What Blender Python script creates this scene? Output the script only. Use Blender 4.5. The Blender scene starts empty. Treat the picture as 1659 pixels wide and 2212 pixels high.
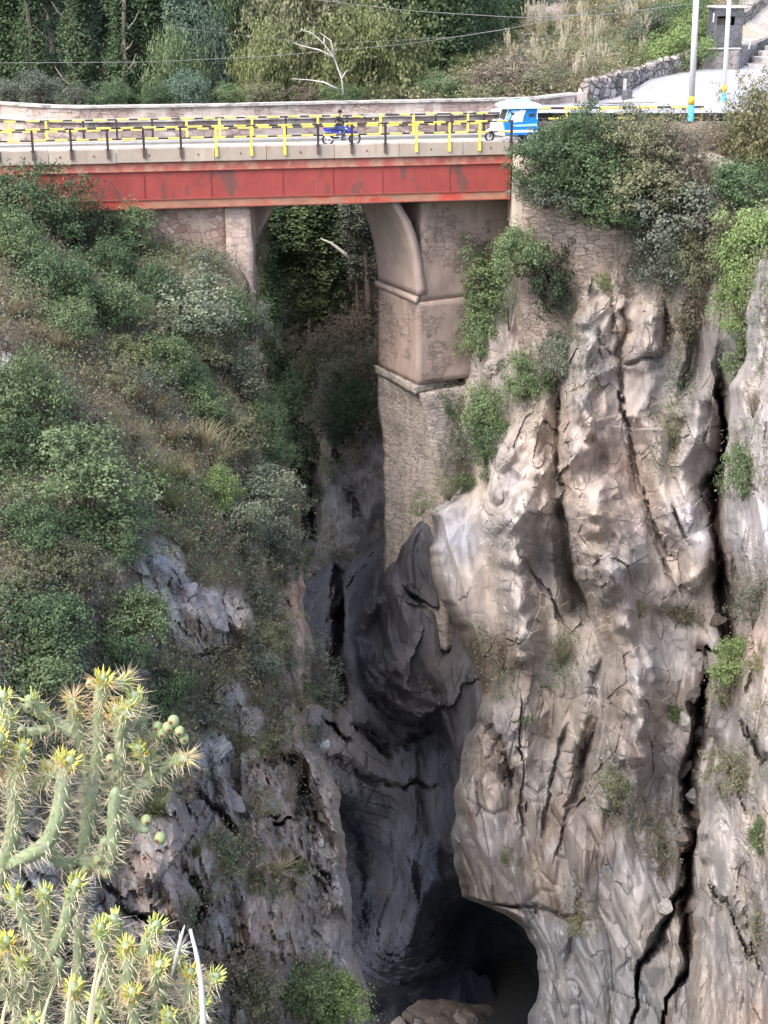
import bpy, bmesh, math, random
import numpy as np
from mathutils import Vector

S = bpy.context.scene
COL = S.collection
# ---------------------------------------------------------------- camera
PITCH = 21.0
FD = 3195.0            # focal length in the 1659x2212 reading of the photograph
CP, SP = math.cos(math.radians(PITCH)), math.sin(math.radians(PITCH))
cam_d = bpy.data.cameras.new("camera"); cam = bpy.data.objects.new("camera", cam_d); COL.objects.link(cam)
cam.location = (0, 0, 0); cam.rotation_euler = (math.radians(90 - PITCH), 0, 0)
cam_d.sensor_fit = 'VERTICAL'; cam_d.sensor_height = 24.0; cam_d.lens = 24.0 * FD / 2212.0
cam_d.clip_start = 0.1; cam_d.clip_end = 3000
S.camera = cam
S.render.resolution_x, S.render.resolution_y = 768, 1024
# ---------------------------------------------------------------- light
w = bpy.data.worlds.new("World"); S.world = w; w.use_nodes = True
nt = w.node_tree; bg = nt.nodes["Background"]
sky = nt.nodes.new("ShaderNodeTexSky"); sky.sky_type = 'NISHITA'; sky.sun_disc = False
SUN_EL, SUN_AZ = 52.0, 224.0      # azimuth clockwise from +Y: behind the camera, to its left
sky.sun_elevation = math.radians(SUN_EL); sky.sun_rotation = math.radians(SUN_AZ)
sky.air_density = 1.0; sky.dust_density = 4.0; sky.ozone_density = 0.6
nt.links.new(sky.outputs[0], bg.inputs[0]); bg.inputs[1].default_value = 0.15
sl = bpy.data.lights.new("sun", 'SUN'); sl.energy = 0.68; sl.angle = math.radians(32); sl.color = (1.0, 0.955, 0.91)
so = bpy.data.objects.new("sun", sl); COL.objects.link(so)
_e, _a = math.radians(SUN_EL), math.radians(SUN_AZ)
sd = Vector((math.sin(_a) * math.cos(_e), math.cos(_a) * math.cos(_e), math.sin(_e)))
so.rotation_euler = sd.to_track_quat('Z', 'Y').to_euler()
S.view_settings.view_transform = 'Standard'; S.view_settings.look = 'None'
S.view_settings.exposure = 1.6; S.view_settings.gamma = 1.0

# ---------------------------------------------------------------- maths helpers
def P(dx, dy, Y):
    """world point seen at (dx,dy) of the photo, Y metres ahead"""
    a = (dx - 829.5) / FD; b = (1106.0 - dy) / FD
    k = Y / (CP + b * SP)
    return np.stack(np.broadcast_arrays(a * k, Y + 0 * k, (-SP + b * CP) * k), -1) if isinstance(k, np.ndarray) else Vector((a * k, Y, (-SP + b * CP) * k))
def mpp(dy, Y):
    b = (1106.0 - dy) / FD
    return (Y / (CP + b * SP)) / FD          # metres per photo pixel
def PZ(dx, dy, Z):
    a = (dx - 829.5) / FD; b = (1106.0 - dy) / FD
    k = Z / (-SP + b * CP)
    return Vector((a * k, (CP + b * SP) * k, Z))

def _h(ix, iy, iz, s):
    n = (ix.astype(np.int64) * 73856093) ^ (iy.astype(np.int64) * 19349663) ^ (iz.astype(np.int64) * 83492791) ^ (s * 2654435)
    n = (n ^ (n >> 13)) * 1274126177 & 0x7fffffff
    n = (n ^ (n >> 15)) * 2246822519 & 0x7fffffff
    return ((n ^ (n >> 11)) & 0xffff) / 65535.0
def noise(p, s=0):
    f = np.floor(p); t = p - f; t = t * t * (3 - 2 * t); i = f.astype(np.int64); r = 0
    for a in (0, 1):
        for b in (0, 1):
            for c in (0, 1):
                wgt = (t[..., 0] if a else 1 - t[..., 0]) * (t[..., 1] if b else 1 - t[..., 1]) * (t[..., 2] if c else 1 - t[..., 2])
                r = r + wgt * _h(i[..., 0] + a, i[..., 1] + b, i[..., 2] + c, s)
    return r * 2 - 1
def fbm(p, o=4, s=0, g=0.5):
    r = 0; a = 1.0; n = 0
    for k in range(o):
        r = r + a * noise(p * (2.03 ** k), s + k * 17); n += a; a *= g
    return r / n
def worley(p, s=0):
    """nearest cell: f1, f2, random id (3 numbers), vector to the cell point"""
    i = np.floor(p).astype(np.int64); f1 = np.full(p.shape[:-1], 9.0); f2 = f1.copy()
    idr = np.zeros(p.shape); vec = np.zeros(p.shape)
    for a in (-1, 0, 1):
        for b in (-1, 0, 1):
            for c in (-1, 0, 1):
                j = i + np.array([a, b, c])
                rx = _h(j[..., 0], j[..., 1], j[..., 2], s); ry = _h(j[..., 0], j[..., 1], j[..., 2], s + 1); rz = _h(j[..., 0], j[..., 1], j[..., 2], s + 2)
                v = p - (j + np.stack([rx, ry, rz], -1)); d = np.sqrt((v * v).sum(-1))
                m = d < f1
                f2 = np.where(m, f1, np.minimum(f2, d)); f1 = np.where(m, d, f1)
                idr = np.where(m[..., None], np.stack([_h(j[..., 0], j[..., 1], j[..., 2], s + 3), _h(j[..., 0], j[..., 1], j[..., 2], s + 4), _h(j[..., 0], j[..., 1], j[..., 2], s + 5)], -1), idr)
                vec = np.where(m[..., None], v, vec)
    return f1, f2, idr, vec
def blocks(p, sc, s=0):
    """angular fractured-rock relief about -1..1, and a per-block random"""
    sc = np.array(sc, float)
    q = p / sc; q = q + 0.28 * np.stack([fbm(q * 1.1, 2, s + 40), fbm(q * 1.1, 2, s + 50), fbm(q * 1.1, 2, s + 60)], -1)
    f1, f2, idr, v = worley(q, s)
    g = (idr - 0.5) * 2
    d = (g[..., 0] * v[..., 0] + g[..., 1] * v[..., 1] + g[..., 2] * v[..., 2]) * 1.1 + g[..., 1] * 0.45
    edge = np.clip((f2 - f1) / 0.10, 0, 1)
    return d, idr[..., 2], edge
_TET = np.array([(1, 1, 1), (1, -1, -1), (-1, 1, -1), (-1, -1, 1), (0, -1.3, 0)]) / 1.732
def facets(p, sc, s=0, k=1.0, sh=(0.0, 0.0), tilt=1.0):
    """upper envelope of randomly cut flat-faced blocks: flat plates meeting in sharp arrises and creases, continuous"""
    q = p.copy(); q[..., 0] = q[..., 0] + sh[0] * p[..., 2] + 0.5 * fbm(p * 0.22, 2, s + 7); q[..., 1] = q[..., 1] + sh[1] * p[..., 2]
    q = q / np.array(sc, float)
    i = np.floor(q).astype(np.int64); best = np.full(q.shape[:-1], -99.0); sec = best.copy(); rid = np.zeros(q.shape[:-1])
    for a in (-1, 0, 1):
        for b in (-1, 0, 1):
            for c in (-1, 0, 1):
                j = i + np.array([a, b, c]); h = [_h(j[..., 0], j[..., 1], j[..., 2], s + m) for m in range(7)]
                v = q - (j + np.stack(h[:3], -1)); mx = np.full(best.shape, -9.0)
                for m in range(5):
                    r0, r1, r2 = h[(m + 3) % 7] - .5, h[(m * 2 + 1) % 7] - .5, h[(m * 3 + 2) % 7] - .5
                    mx = np.maximum(mx, (_TET[m, 0] + r0 * .9 * tilt) * v[..., 0] + (_TET[m, 1] + r1 * .9 * tilt) * v[..., 1] + (_TET[m, 2] + r2 * .9 * tilt) * v[..., 2])
                val = (h[3] - .5) * 0.75 - k * 1.15 * mx
                m_ = val > best; sec = np.where(m_, best, np.maximum(sec, val)); best = np.where(m_, val, best); rid = np.where(m_, h[6], rid)
    return best, rid, np.clip((best - sec) / .08, 0, 1)
class RBF:
    def __init__(s, pts):
        a = np.array(pts, float); s.p = a[:, :2] / 500.0; v = a[:, 2:]
        n = len(a); r = np.sqrt(((s.p[:, None] - s.p[None]) ** 2).sum(-1))
        A = np.zeros((n + 3, n + 3)); A[:n, :n] = r + np.eye(n) * -0.02; A[:n, n] = 1; A[:n, n + 1:] = s.p; A[n:, :n] = A[:n, n:].T
        B = np.zeros((n + 3, v.shape[1])); B[:n] = v
        s.w = np.linalg.solve(A, B); s.n = n
    def __call__(s, x, y):
        x = np.asarray(x, float); y = np.asarray(y, float); sh = x.shape
        q = np.stack([x.ravel(), y.ravel()], -1) / 500.0
        out = np.zeros((len(q), s.w.shape[1]))
        for k in range(0, len(q), 40000):
            qq = q[k:k + 40000]
            r = np.sqrt(((qq[:, None] - s.p[None]) ** 2).sum(-1))
            out[k:k + 40000] = r @ s.w[:s.n] + s.w[s.n] + qq @ s.w[s.n + 1:]
        out = out.reshape(sh + (-1,))
        return out[..., 0] if out.shape[-1] == 1 else out
def idw(pts, x, y, pw=2.5):
    a = np.array(pts, float); o = 0; ws = 0
    for r in a:
        wgt = 1.0 / (((x - r[0]) ** 2 + (y - r[1]) ** 2 + 400.0) ** (pw / 2)); o = o + wgt[..., None] * r[2:]; ws = ws + wgt
    return o / ws[..., None]
def pdist(x, y, pl, wantt=False):
    """distance to a polyline and signed side"""
    best = np.full(x.shape, 1e9); side = np.zeros(x.shape); tt = np.zeros(x.shape); acc = 0.0
    tot = sum(math.hypot(b[0] - a[0], b[1] - a[1]) for a, b in zip(pl[:-1], pl[1:]))
    for (x0, y0), (x1, y1) in zip(pl[:-1], pl[1:]):
        dx, dy = x1 - x0, y1 - y0; L = dx * dx + dy * dy
        t = np.clip(((x - x0) * dx + (y - y0) * dy) / L, 0, 1)
        ex, ey = x - (x0 + t * dx), y - (y0 + t * dy); d = np.sqrt(ex * ex + ey * ey)
        m = d < best; best = np.where(m, d, best); side = np.where(m, np.sign(dx * ey - dy * ex), side)
        if wantt: tt = np.where(m, (acc + t * math.sqrt(L)) / tot, tt); acc += math.sqrt(L)
    return (best, side, tt) if wantt else (best, side)

# ---------------------------------------------------------------- object helpers
def tag(o, label=None, cat=None, group=None, kind=None):
    if label: o["label"] = label
    if cat: o["category"] = cat
    if group: o["group"] = group
    if kind: o["kind"] = kind
    return o
def link(name, me, mats, parent=None, loc=None):
    o = bpy.data.objects.new(name, me); COL.objects.link(o)
    if mats is not None:
        for m in (mats if isinstance(mats, (list, tuple)) else [mats]): me.materials.append(m)
    if parent: o.parent = parent
    if loc is not None: o.location = loc
    return o
def empty(name, loc, label, cat, group=None, rz=0):
    o = bpy.data.objects.new(name, None); COL.objects.link(o); o.location = loc; o.rotation_euler = (0, 0, rz); o.empty_display_size = 0.3
    return tag(o, label, cat, group)
def npmesh(name, V, F, smooth=True, col=None, v=None, matidx=None):
    V = np.asarray(V, np.float32); F = np.asarray(F, np.int32); me = bpy.data.meshes.new(name)
    k = F.shape[1]
    me.vertices.add(len(V)); me.vertices.foreach_set("co", V.ravel())
    me.loops.add(F.size); me.loops.foreach_set("vertex_index", F.ravel())
    me.polygons.add(len(F)); me.polygons.foreach_set("loop_start", np.arange(0, F.size, k, dtype=np.int32)); me.polygons.foreach_set("loop_total", np.full(len(F), k, np.int32))
    me.polygons.foreach_set("use_smooth", np.full(len(F), smooth))
    if matidx is not None: me.polygons.foreach_set("material_index", np.asarray(matidx, np.int32))
    if col is not None:
        a = me.color_attributes.new("Col", 'FLOAT_COLOR', 'POINT')
        c = np.ones((len(V), 4), np.float32); c[:, :3] = np.clip(col, 0, 1); a.data.foreach_set("color", c.ravel())
    if v is not None:
        a = me.attributes.new("v", 'FLOAT', 'POINT'); a.data.foreach_set("value", np.asarray(v, np.float32).ravel())
    me.update(calc_edges=True); me.validate(); return me
class MB:
    """collects boxes, tubes, prisms, lathes into one mesh"""
    def __init__(s): s.v = []; s.f = []; s.m = []; s.mi = 0
    def add(s, vs, fs):
        o = len(s.v); s.v += [tuple(v) for v in vs]; s.f += [tuple(i + o for i in f) for f in fs]; s.m += [s.mi] * len(fs); return s
    def box(s, x0, x1, y0, y1, z0, z1):
        return s.add([(x0, y0, z0), (x1, y0, z0), (x1, y1, z0), (x0, y1, z0), (x0, y0, z1), (x1, y0, z1), (x1, y1, z1), (x0, y1, z1)],
                     [(3, 2, 1, 0), (4, 5, 6, 7), (0, 1, 5, 4), (1, 2, 6, 5), (2, 3, 7, 6), (3, 0, 4, 7)])
    def cbox(s, x0, x1, y0, y1, z0, z1, c=0.02):
        """box with chamfered edges in the profile"""
        X = [x0, x1]; pr = [(y0 + c, z0), (y1 - c, z0), (y1, z0 + c), (y1, z1 - c), (y1 - c, z1), (y0 + c, z1), (y0, z1 - c), (y0, z0 + c)]
        vs = [(x, y, z) for x in X for (y, z) in pr]; n = 8
        fs = [(i, (i + 1) % n, n + (i + 1) % n, n + i) for i in range(n)] + [tuple(range(n))[::-1], tuple(range(n, 2 * n))]
        return s.add(vs, [f[::-1] for f in fs])
    def tube(s, pts, r, n=8, cap=True):
        pts = [Vector(p) for p in pts]; rs = r if isinstance(r, (list, tuple)) else [r] * len(pts); vs = []; ref = None
        for i, p in enumerate(pts):
            t = (pts[min(i + 1, len(pts) - 1)] - pts[max(i - 1, 0)]).normalized()
            if ref is None: ref = Vector((0, 0, 1)) if abs(t.z) < 0.9 else Vector((1, 0, 0))
            a = t.cross(ref).normalized(); b = a.cross(t).normalized(); ref = b
            vs += [p + a * math.cos(6.28318 * k / n) * rs[i] + b * math.sin(6.28318 * k / n) * rs[i] for k in range(n)]
        fs = [(i * n + k, i * n + (k + 1) % n, (i + 1) * n + (k + 1) % n, (i + 1) * n + k) for i in range(len(pts) - 1) for k in range(n)]
        if cap: fs += [tuple(range(n))[::-1], tuple((len(pts) - 1) * n + k for k in range(n))]
        return s.add(vs, fs)
    def prism(s, poly, y0, y1):
        """poly in x,z extruded along y"""
        n = len(poly); vs = [(x, y0, z) for x, z in poly] + [(x, y1, z) for x, z in poly]
        return s.add(vs, [tuple(range(n)), tuple(range(n, 2 * n))[::-1]] + [((i + 1) % n, i, n + i, n + (i + 1) % n) for i in range(n)])
    def ell(s, c, r, n=12, m=8):
        vs = []; fs = []
        for i in range(m + 1):
            th = math.pi * i / m
            for k in range(n):
                ph = 2 * math.pi * k / n; vs.append((c[0] + r[0] * math.sin(th) * math.cos(ph), c[1] + r[1] * math.sin(th) * math.sin(ph), c[2] + r[2] * math.cos(th)))
        fs = [(i * n + k, (i + 1) * n + k, (i + 1) * n + (k + 1) % n, i * n + (k + 1) % n) for i in range(m) for k in range(n)]
        return s.add(vs, fs)
    def torus(s, c, R, r, n=28, m=8, wx=1.0):
        vs = [(c[0] + (R + r * math.cos(b)) * math.cos(a), c[1] + r * wx * math.sin(b), c[2] + (R + r * math.cos(b)) * math.sin(a)) for a in [6.28318 * i / n for i in range(n)] for b in [6.28318 * k / m for k in range(m)]]
        return s.add(vs, [(i * m + k, ((i + 1) % n) * m + k, ((i + 1) % n) * m + (k + 1) % m, i * m + (k + 1) % m) for i in range(n) for k in range(m)])
    def build(s, name, mats, parent=None, smooth=False, loc=None):
        me = bpy.data.meshes.new(name); me.from_pydata(s.v, [], s.f)
        for p, mi in zip(me.polygons, s.m): p.material_index = mi; p.use_smooth = smooth
        me.update(); return link(name, me, mats, parent, loc)

# ---------------------------------------------------------------- materials
def mat(name, base=(0.5, 0.5, 0.5), rough=0.85, attr=False, var=0.15, nscale=3.0, bump=0.3, bscale=8.0, metal=0.0, second=None, sscale=1.0, sth=0.55, stretch=(1, 1, 1), soft=0.08, spec=0.3, bdist=0.05):
    m = bpy.data.materials.new(name); m.use_nodes = True; t = m.node_tree; N = t.nodes; Lk = t.links.new
    b = N["Principled BSDF"]; b.inputs["Roughness"].default_value = rough; b.inputs["Metallic"].default_value = metal; b.inputs["Specular IOR Level"].default_value = spec
    tc = N.new("ShaderNodeTexCoord"); mp = N.new("ShaderNodeMapping"); mp.inputs["Scale"].default_value = stretch; Lk(tc.outputs["Object"], mp.inputs["Vector"])
    if attr:
        at = N.new("ShaderNodeAttribute"); at.attribute_name = "Col"; c = at.outputs["Color"]
    else:
        rg = N.new("ShaderNodeRGB"); rg.outputs[0].default_value = (*base, 1); c = rg.outputs[0]
    if second is not None:
        n2 = N.new("ShaderNodeTexNoise"); n2.inputs["Scale"].default_value = sscale; n2.inputs["Detail"].default_value = 8; n2.inputs["Roughness"].default_value = 0.62; Lk(mp.outputs[0], n2.inputs["Vector"])
        mr = N.new("ShaderNodeMapRange"); mr.inputs["From Min"].default_value = sth - soft; mr.inputs["From Max"].default_value = sth + soft; Lk(n2.outputs["Fac"], mr.inputs["Value"])
        mx = N.new("ShaderNodeMix"); mx.data_type = 'RGBA'; Lk(mr.outputs[0], mx.inputs["Factor"]); Lk(c, mx.inputs["A"]); mx.inputs["B"].default_value = (*second, 1); c = mx.outputs["Result"]
    n1 = N.new("ShaderNodeTexNoise"); n1.inputs["Scale"].default_value = nscale; n1.inputs["Detail"].default_value = 9; n1.inputs["Roughness"].default_value = 0.65; Lk(mp.outputs[0], n1.inputs["Vector"])
    m2 = N.new("ShaderNodeMapRange"); m2.inputs["From Min"].default_value = 0.3; m2.inputs["From Max"].default_value = 0.7; m2.inputs["To Min"].default_value = 1 - var; m2.inputs["To Max"].default_value = 1 + var; Lk(n1.outputs["Fac"], m2.inputs["Value"])
    vm = N.new("ShaderNodeVectorMath"); vm.operation = 'SCALE'; Lk(c, vm.inputs[0]); Lk(m2.outputs[0], vm.inputs["Scale"]); Lk(vm.outputs[0], b.inputs["Base Color"])
    if bump:
        n3 = N.new("ShaderNodeTexNoise"); n3.inputs["Scale"].default_value = bscale; n3.inputs["Detail"].default_value = 10; n3.inputs["Roughness"].default_value = 0.7; Lk(mp.outputs[0], n3.inputs["Vector"])
        bp = N.new("ShaderNodeBump"); bp.inputs["Strength"].default_value = bump; bp.inputs["Distance"].default_value = bdist; Lk(n3.outputs["Fac"], bp.inputs["Height"]); Lk(bp.outputs[0], b.inputs["Normal"])
    return m
def masonry(name, stones, mortar, scale=2.0, squash=1.6, bump=0.8, gap=0.05, patch=None, pth=0.5):
    """irregular stonework: voronoi stones with mortar joints; plaster patches over it"""
    m = bpy.data.materials.new(name); m.use_nodes = True; t = m.node_tree; N = t.nodes; Lk = t.links.new
    b = N["Principled BSDF"]; b.inputs["Roughness"].default_value = 0.9; b.inputs["Specular IOR Level"].default_value = 0.2
    tc = N.new("ShaderNodeTexCoord"); mp = N.new("ShaderNodeMapping"); mp.inputs["Scale"].default_value = (1, 1, squash); Lk(tc.outputs["Object"], mp.inputs["Vector"])
    nz = N.new("ShaderNodeTexNoise"); nz.inputs["Scale"].default_value = 2.2; nz.inputs["Detail"].default_value = 6; Lk(mp.outputs[0], nz.inputs["Vector"])
    ad = N.new("ShaderNodeMix"); ad.data_type = 'VECTOR'; ad.inputs["Factor"].default_value = 0.22; Lk(mp.outputs[0], ad.inputs["A"]); Lk(nz.outputs["Color"], ad.inputs["B"])
    v1 = N.new("ShaderNodeTexVoronoi"); v1.feature = 'F1'; v1.inputs["Scale"].default_value = scale; v2 = N.new("ShaderNodeTexVoronoi"); v2.feature = 'DISTANCE_TO_EDGE'; v2.inputs["Scale"].default_value = scale
    v1.inputs["Randomness"].default_value = 0.85; v2.inputs["Randomness"].default_value = 0.85
    for v in (v1, v2): Lk(ad.outputs["Result"], v.inputs["Vector"])
    cr = N.new("ShaderNodeValToRGB"); cr.color_ramp.elements[0].color = (*stones[0], 1); cr.color_ramp.elements[1].color = (*stones[-1], 1)
    for i, s_ in enumerate(stones[1:-1]): e = cr.color_ramp.elements.new((i + 1) / (len(stones) - 1)); e.color = (*s_, 1)
    sp = N.new("ShaderNodeSeparateColor"); Lk(v1.outputs["Color"], sp.inputs[0]); Lk(sp.outputs[0], cr.inputs[0])
    mr = N.new("ShaderNodeMapRange"); mr.inputs["From Min"].default_value = gap * 0.4; mr.inputs["From Max"].default_value = gap; Lk(v2.outputs["Distance"], mr.inputs["Value"])
    mx = N.new("ShaderNodeMix"); mx.data_type = 'RGBA'; Lk(mr.outputs[0], mx.inputs["Factor"]); mx.inputs["A"].default_value = (*mortar, 1); Lk(cr.outputs[0], mx.inputs["B"]); c = mx.outputs["Result"]
    h = mr.outputs[0]
    if patch is not None:
        n2 = N.new("ShaderNodeTexNoise"); n2.inputs["Scale"].default_value = 0.45; n2.inputs["Detail"].default_value = 9; n2.inputs["Roughness"].default_value = 0.6; Lk(tc.outputs["Object"], n2.inputs["Vector"])
        m3 = N.new("ShaderNodeMapRange"); m3.inputs["From Min"].default_value = pth - 0.02; m3.inputs["From Max"].default_value = pth + 0.02; Lk(n2.outputs["Fac"], m3.inputs["Value"])
        mq = N.new("ShaderNodeMix"); mq.data_type = 'RGBA'; Lk(m3.outputs[0], mq.inputs["Factor"]); Lk(c, mq.inputs["A"]); mq.inputs["B"].default_value = (*patch, 1); c = mq.outputs["Result"]
        mh = N.new("ShaderNodeMath"); mh.operation = 'MAXIMUM'; Lk(h, mh.inputs[0]); Lk(m3.outputs[0], mh.inputs[1]); h = mh.outputs[0]
    n1 = N.new("ShaderNodeTexNoise"); n1.inputs["Scale"].default_value = 1.1; n1.inputs["Detail"].default_value = 10; n1.inputs["Roughness"].default_value = 0.7
    mp2 = N.new("ShaderNodeMapping"); mp2.inputs["Scale"].default_value = (1.6, 1.6, 0.5); Lk(tc.outputs["Object"], mp2.inputs["Vector"]); Lk(mp2.outputs[0], n1.inputs["Vector"])
    m2 = N.new("ShaderNodeMapRange"); m2.inputs["From Min"].default_value = 0.3; m2.inputs["From Max"].default_value = 0.7; m2.inputs["To Min"].default_value = 0.72; m2.inputs["To Max"].default_value = 1.2; Lk(n1.outputs["Fac"], m2.inputs["Value"])
    vm = N.new("ShaderNodeVectorMath"); vm.operation = 'SCALE'; Lk(c, vm.inputs[0]); Lk(m2.outputs[0], vm.inputs["Scale"]); Lk(vm.outputs[0], b.inputs["Base Color"])
    bp = N.new("ShaderNodeBump"); bp.inputs["Strength"].default_value = bump; bp.inputs["Distance"].default_value = 0.06; Lk(h, bp.inputs["Height"]); Lk(bp.outputs[0], b.inputs["Normal"])
    return m
def leafmat(name, c0, c1, trans=0.25, c2=None):
    """two leaf greens mixed leaf by leaf, with a slight change from plant to plant"""
    m = bpy.data.materials.new(name); m.use_nodes = True; t = m.node_tree; N = t.nodes; Lk = t.links.new
    b = N["Principled BSDF"]; b.inputs["Roughness"].default_value = 0.6; b.inputs["Specular IOR Level"].default_value = 0.25
    at = N.new("ShaderNodeAttribute"); at.attribute_name = "v"
    cr = N.new("ShaderNodeValToRGB"); cr.color_ramp.elements[0].color = (*c0, 1); cr.color_ramp.elements[1].color = (*c1, 1)
    if c2: e = cr.color_ramp.elements.new(0.93); cr.color_ramp.elements[-1].color = (*c2, 1); e.color = (*c1, 1)
    Lk(at.outputs["Fac"], cr.inputs[0])
    oi = N.new("ShaderNodeObjectInfo"); mr = N.new("ShaderNodeMapRange"); mr.inputs["To Min"].default_value = 0.8; mr.inputs["To Max"].default_value = 1.2; Lk(oi.outputs["Random"], mr.inputs["Value"])
    vm = N.new("ShaderNodeVectorMath"); vm.operation = 'SCALE'; Lk(cr.outputs[0], vm.inputs[0]); Lk(mr.outputs[0], vm.inputs["Scale"]); Lk(vm.outputs[0], b.inputs["Base Color"])
    tr = N.new("ShaderNodeBsdfTranslucent"); Lk(vm.outputs[0], tr.inputs["Color"]); ms = N.new("ShaderNodeMixShader"); ms.inputs[0].default_value = trans
    Lk(b.outputs[0], ms.inputs[1]); Lk(tr.outputs[0], ms.inputs[2]); Lk(ms.outputs[0], N["Material Output"].inputs["Surface"])
    return m
M = {}
M['rock'] = mat('rock', attr=True, spec=0.08, rough=0.95, var=0.22, nscale=1.6, bump=0.55, bscale=3.0, stretch=(1, 1, 0.4), bdist=0.16)
def add_rock_joints(m):
    """hairline joints and grain on the rock"""
    t = m.node_tree; N = t.nodes; Lk = t.links.new; b = N["Principled BSDF"]; src = b.inputs["Base Color"].links[0].from_socket; nrm = b.inputs["Normal"].links[0].from_node
    tc = N.new("ShaderNodeTexCoord"); mp = N.new("ShaderNodeMapping"); mp.inputs["Scale"].default_value = (1, 1, .36); mp.inputs["Rotation"].default_value = (0, .16, 0); Lk(tc.outputs["Object"], mp.inputs["Vector"])
    nz = N.new("ShaderNodeTexNoise"); nz.inputs["Scale"].default_value = 1.1; nz.inputs["Detail"].default_value = 5; Lk(mp.outputs[0], nz.inputs["Vector"])
    ad = N.new("ShaderNodeMix"); ad.data_type = 'VECTOR'; ad.inputs["Factor"].default_value = 0.35; Lk(mp.outputs[0], ad.inputs["A"]); Lk(nz.outputs["Color"], ad.inputs["B"])
    v = N.new("ShaderNodeTexVoronoi"); v.feature = 'DISTANCE_TO_EDGE'; v.inputs["Scale"].default_value = .9; Lk(ad.outputs["Result"], v.inputs["Vector"])
    mr = N.new("ShaderNodeMapRange"); mr.inputs["From Min"].default_value = 0.0; mr.inputs["From Max"].default_value = 0.022; Lk(v.outputs["Distance"], mr.inputs["Value"])
    n2 = N.new("ShaderNodeTexNoise"); n2.inputs["Scale"].default_value = .35; n2.inputs["Detail"].default_value = 4; Lk(tc.outputs["Object"], n2.inputs["Vector"])
    m2 = N.new("ShaderNodeMapRange"); m2.inputs["From Min"].default_value = .40; m2.inputs["From Max"].default_value = .50; Lk(n2.outputs["Fac"], m2.inputs["Value"])
    mx = N.new("ShaderNodeMath"); mx.operation = 'MAXIMUM'; Lk(mr.outputs[0], mx.inputs[0]); Lk(m2.outputs[0], mx.inputs[1])
    m3 = N.new("ShaderNodeMapRange"); m3.inputs["To Min"].default_value = .72; Lk(mx.outputs[0], m3.inputs["Value"])
    sc = N.new("ShaderNodeVectorMath"); sc.operation = 'SCALE'; Lk(src, sc.inputs[0]); Lk(m3.outputs[0], sc.inputs["Scale"]); Lk(sc.outputs[0], b.inputs["Base Color"])
    bp = N.new("ShaderNodeBump"); bp.inputs["Strength"].default_value = .7; bp.inputs["Distance"].default_value = .12; Lk(mx.outputs[0], bp.inputs["Height"]); Lk(nrm.outputs[0], bp.inputs["Normal"])
    Lk(bp.outputs[0], b.inputs["Normal"])
add_rock_joints(M['rock'])
M['soil'] = mat('soil', attr=True, var=0.25, nscale=2.5, bump=0.6, bscale=4, bdist=0.2)
M['concrete'] = mat('concrete', (0.40, 0.345, 0.29), var=0.12, nscale=2, bump=0.15, second=(0.40, 0.24, 0.15), sscale=0.8, sth=0.66, stretch=(1, 1, 0.5))
M['concrete2'] = mat('concrete_panel', (0.46, 0.40, 0.335), var=0.14, nscale=2.5, bump=0.15, second=(0.36, 0.25, 0.18), sscale=1.2, sth=0.62, stretch=(1, 1, 0.3))
M['roadm'] = mat('road_surface', (0.50, 0.49, 0.50), var=0.1, nscale=1.5, bump=0.1)
M['plaza'] = mat('pale_paving', (0.38, 0.38, 0.40), var=0.08, nscale=0.8, bump=0.1)
M['red'] = mat('red_paint', (0.32, 0.068, 0.060), rough=0.55, var=0.16, nscale=1.2, bump=0.12, bscale=5, second=(0.17, 0.075, 0.065), sscale=0.8, sth=0.60, soft=0.02, stretch=(1, 1, 0.5))
M['redpale'] = mat('faded_red_paint', (0.40, 0.125, 0.10), rough=0.6, var=0.2, nscale=1.5, bump=0.15, second=(0.42, 0.24, 0.17), sscale=1.3, sth=0.52, soft=0.05)
M['rust'] = mat('rusty_paint', (0.36, 0.19, 0.13), rough=0.7, var=0.25, nscale=2, bump=0.15, second=(0.47, 0.08, 0.06), sscale=0.9, sth=0.5, soft=0.05, stretch=(0.6, 1, 1))
M['edge'] = mat('flange_edge', (0.22, 0.07, 0.055), rough=0.7)
M['yellow'] = mat('yellow_paint', (0.78, 0.63, 0.13), rough=0.5, var=0.08, bump=0.05)
M['black'] = mat('black_paint', (0.035, 0.032, 0.04), rough=0.5, var=0.2, bump=0.05)
M['postblack'] = mat('worn_black_paint', (0.055, 0.04, 0.045), rough=0.6, var=0.3, bump=0.1)
M['rustplate'] = mat('rusty_steel', (0.12, 0.08, 0.075), rough=0.8, var=0.3)
M['abut'] = masonry('pink_rubble_stone', [(0.30, 0.20, 0.16), (0.44, 0.32, 0.27), (0.36, 0.26, 0.22), (0.50, 0.40, 0.35)], (0.30, 0.215, 0.18), scale=2.6, squash=1.5, gap=0.035, patch=(0.42, 0.33, 0.28), pth=0.55)
M['quoin'] = masonry('coursed_pale_stone', [(0.40, 0.30, 0.26), (0.52, 0.42, 0.37), (0.46, 0.36, 0.31)], (0.36, 0.275, 0.235), scale=2.3, squash=2.4, bump=0.5, gap=0.04)
M['pier'] = masonry('plastered_stone', [(0.29, 0.225, 0.195), (0.35, 0.28, 0.245), (0.25, 0.20, 0.175)], (0.18, 0.14, 0.12), scale=2.3, squash=2.2, patch=(0.36, 0.285, 0.245), pth=0.47, bump=0.5)
M['plaster'] = mat('pier_plaster', (0.39, 0.315, 0.275), var=0.16, nscale=0.9, bump=0.2, second=(0.50, 0.42, 0.37), sscale=0.9, sth=0.66, stretch=(1.3, 1.3, 0.5), soft=0.03)
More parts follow.
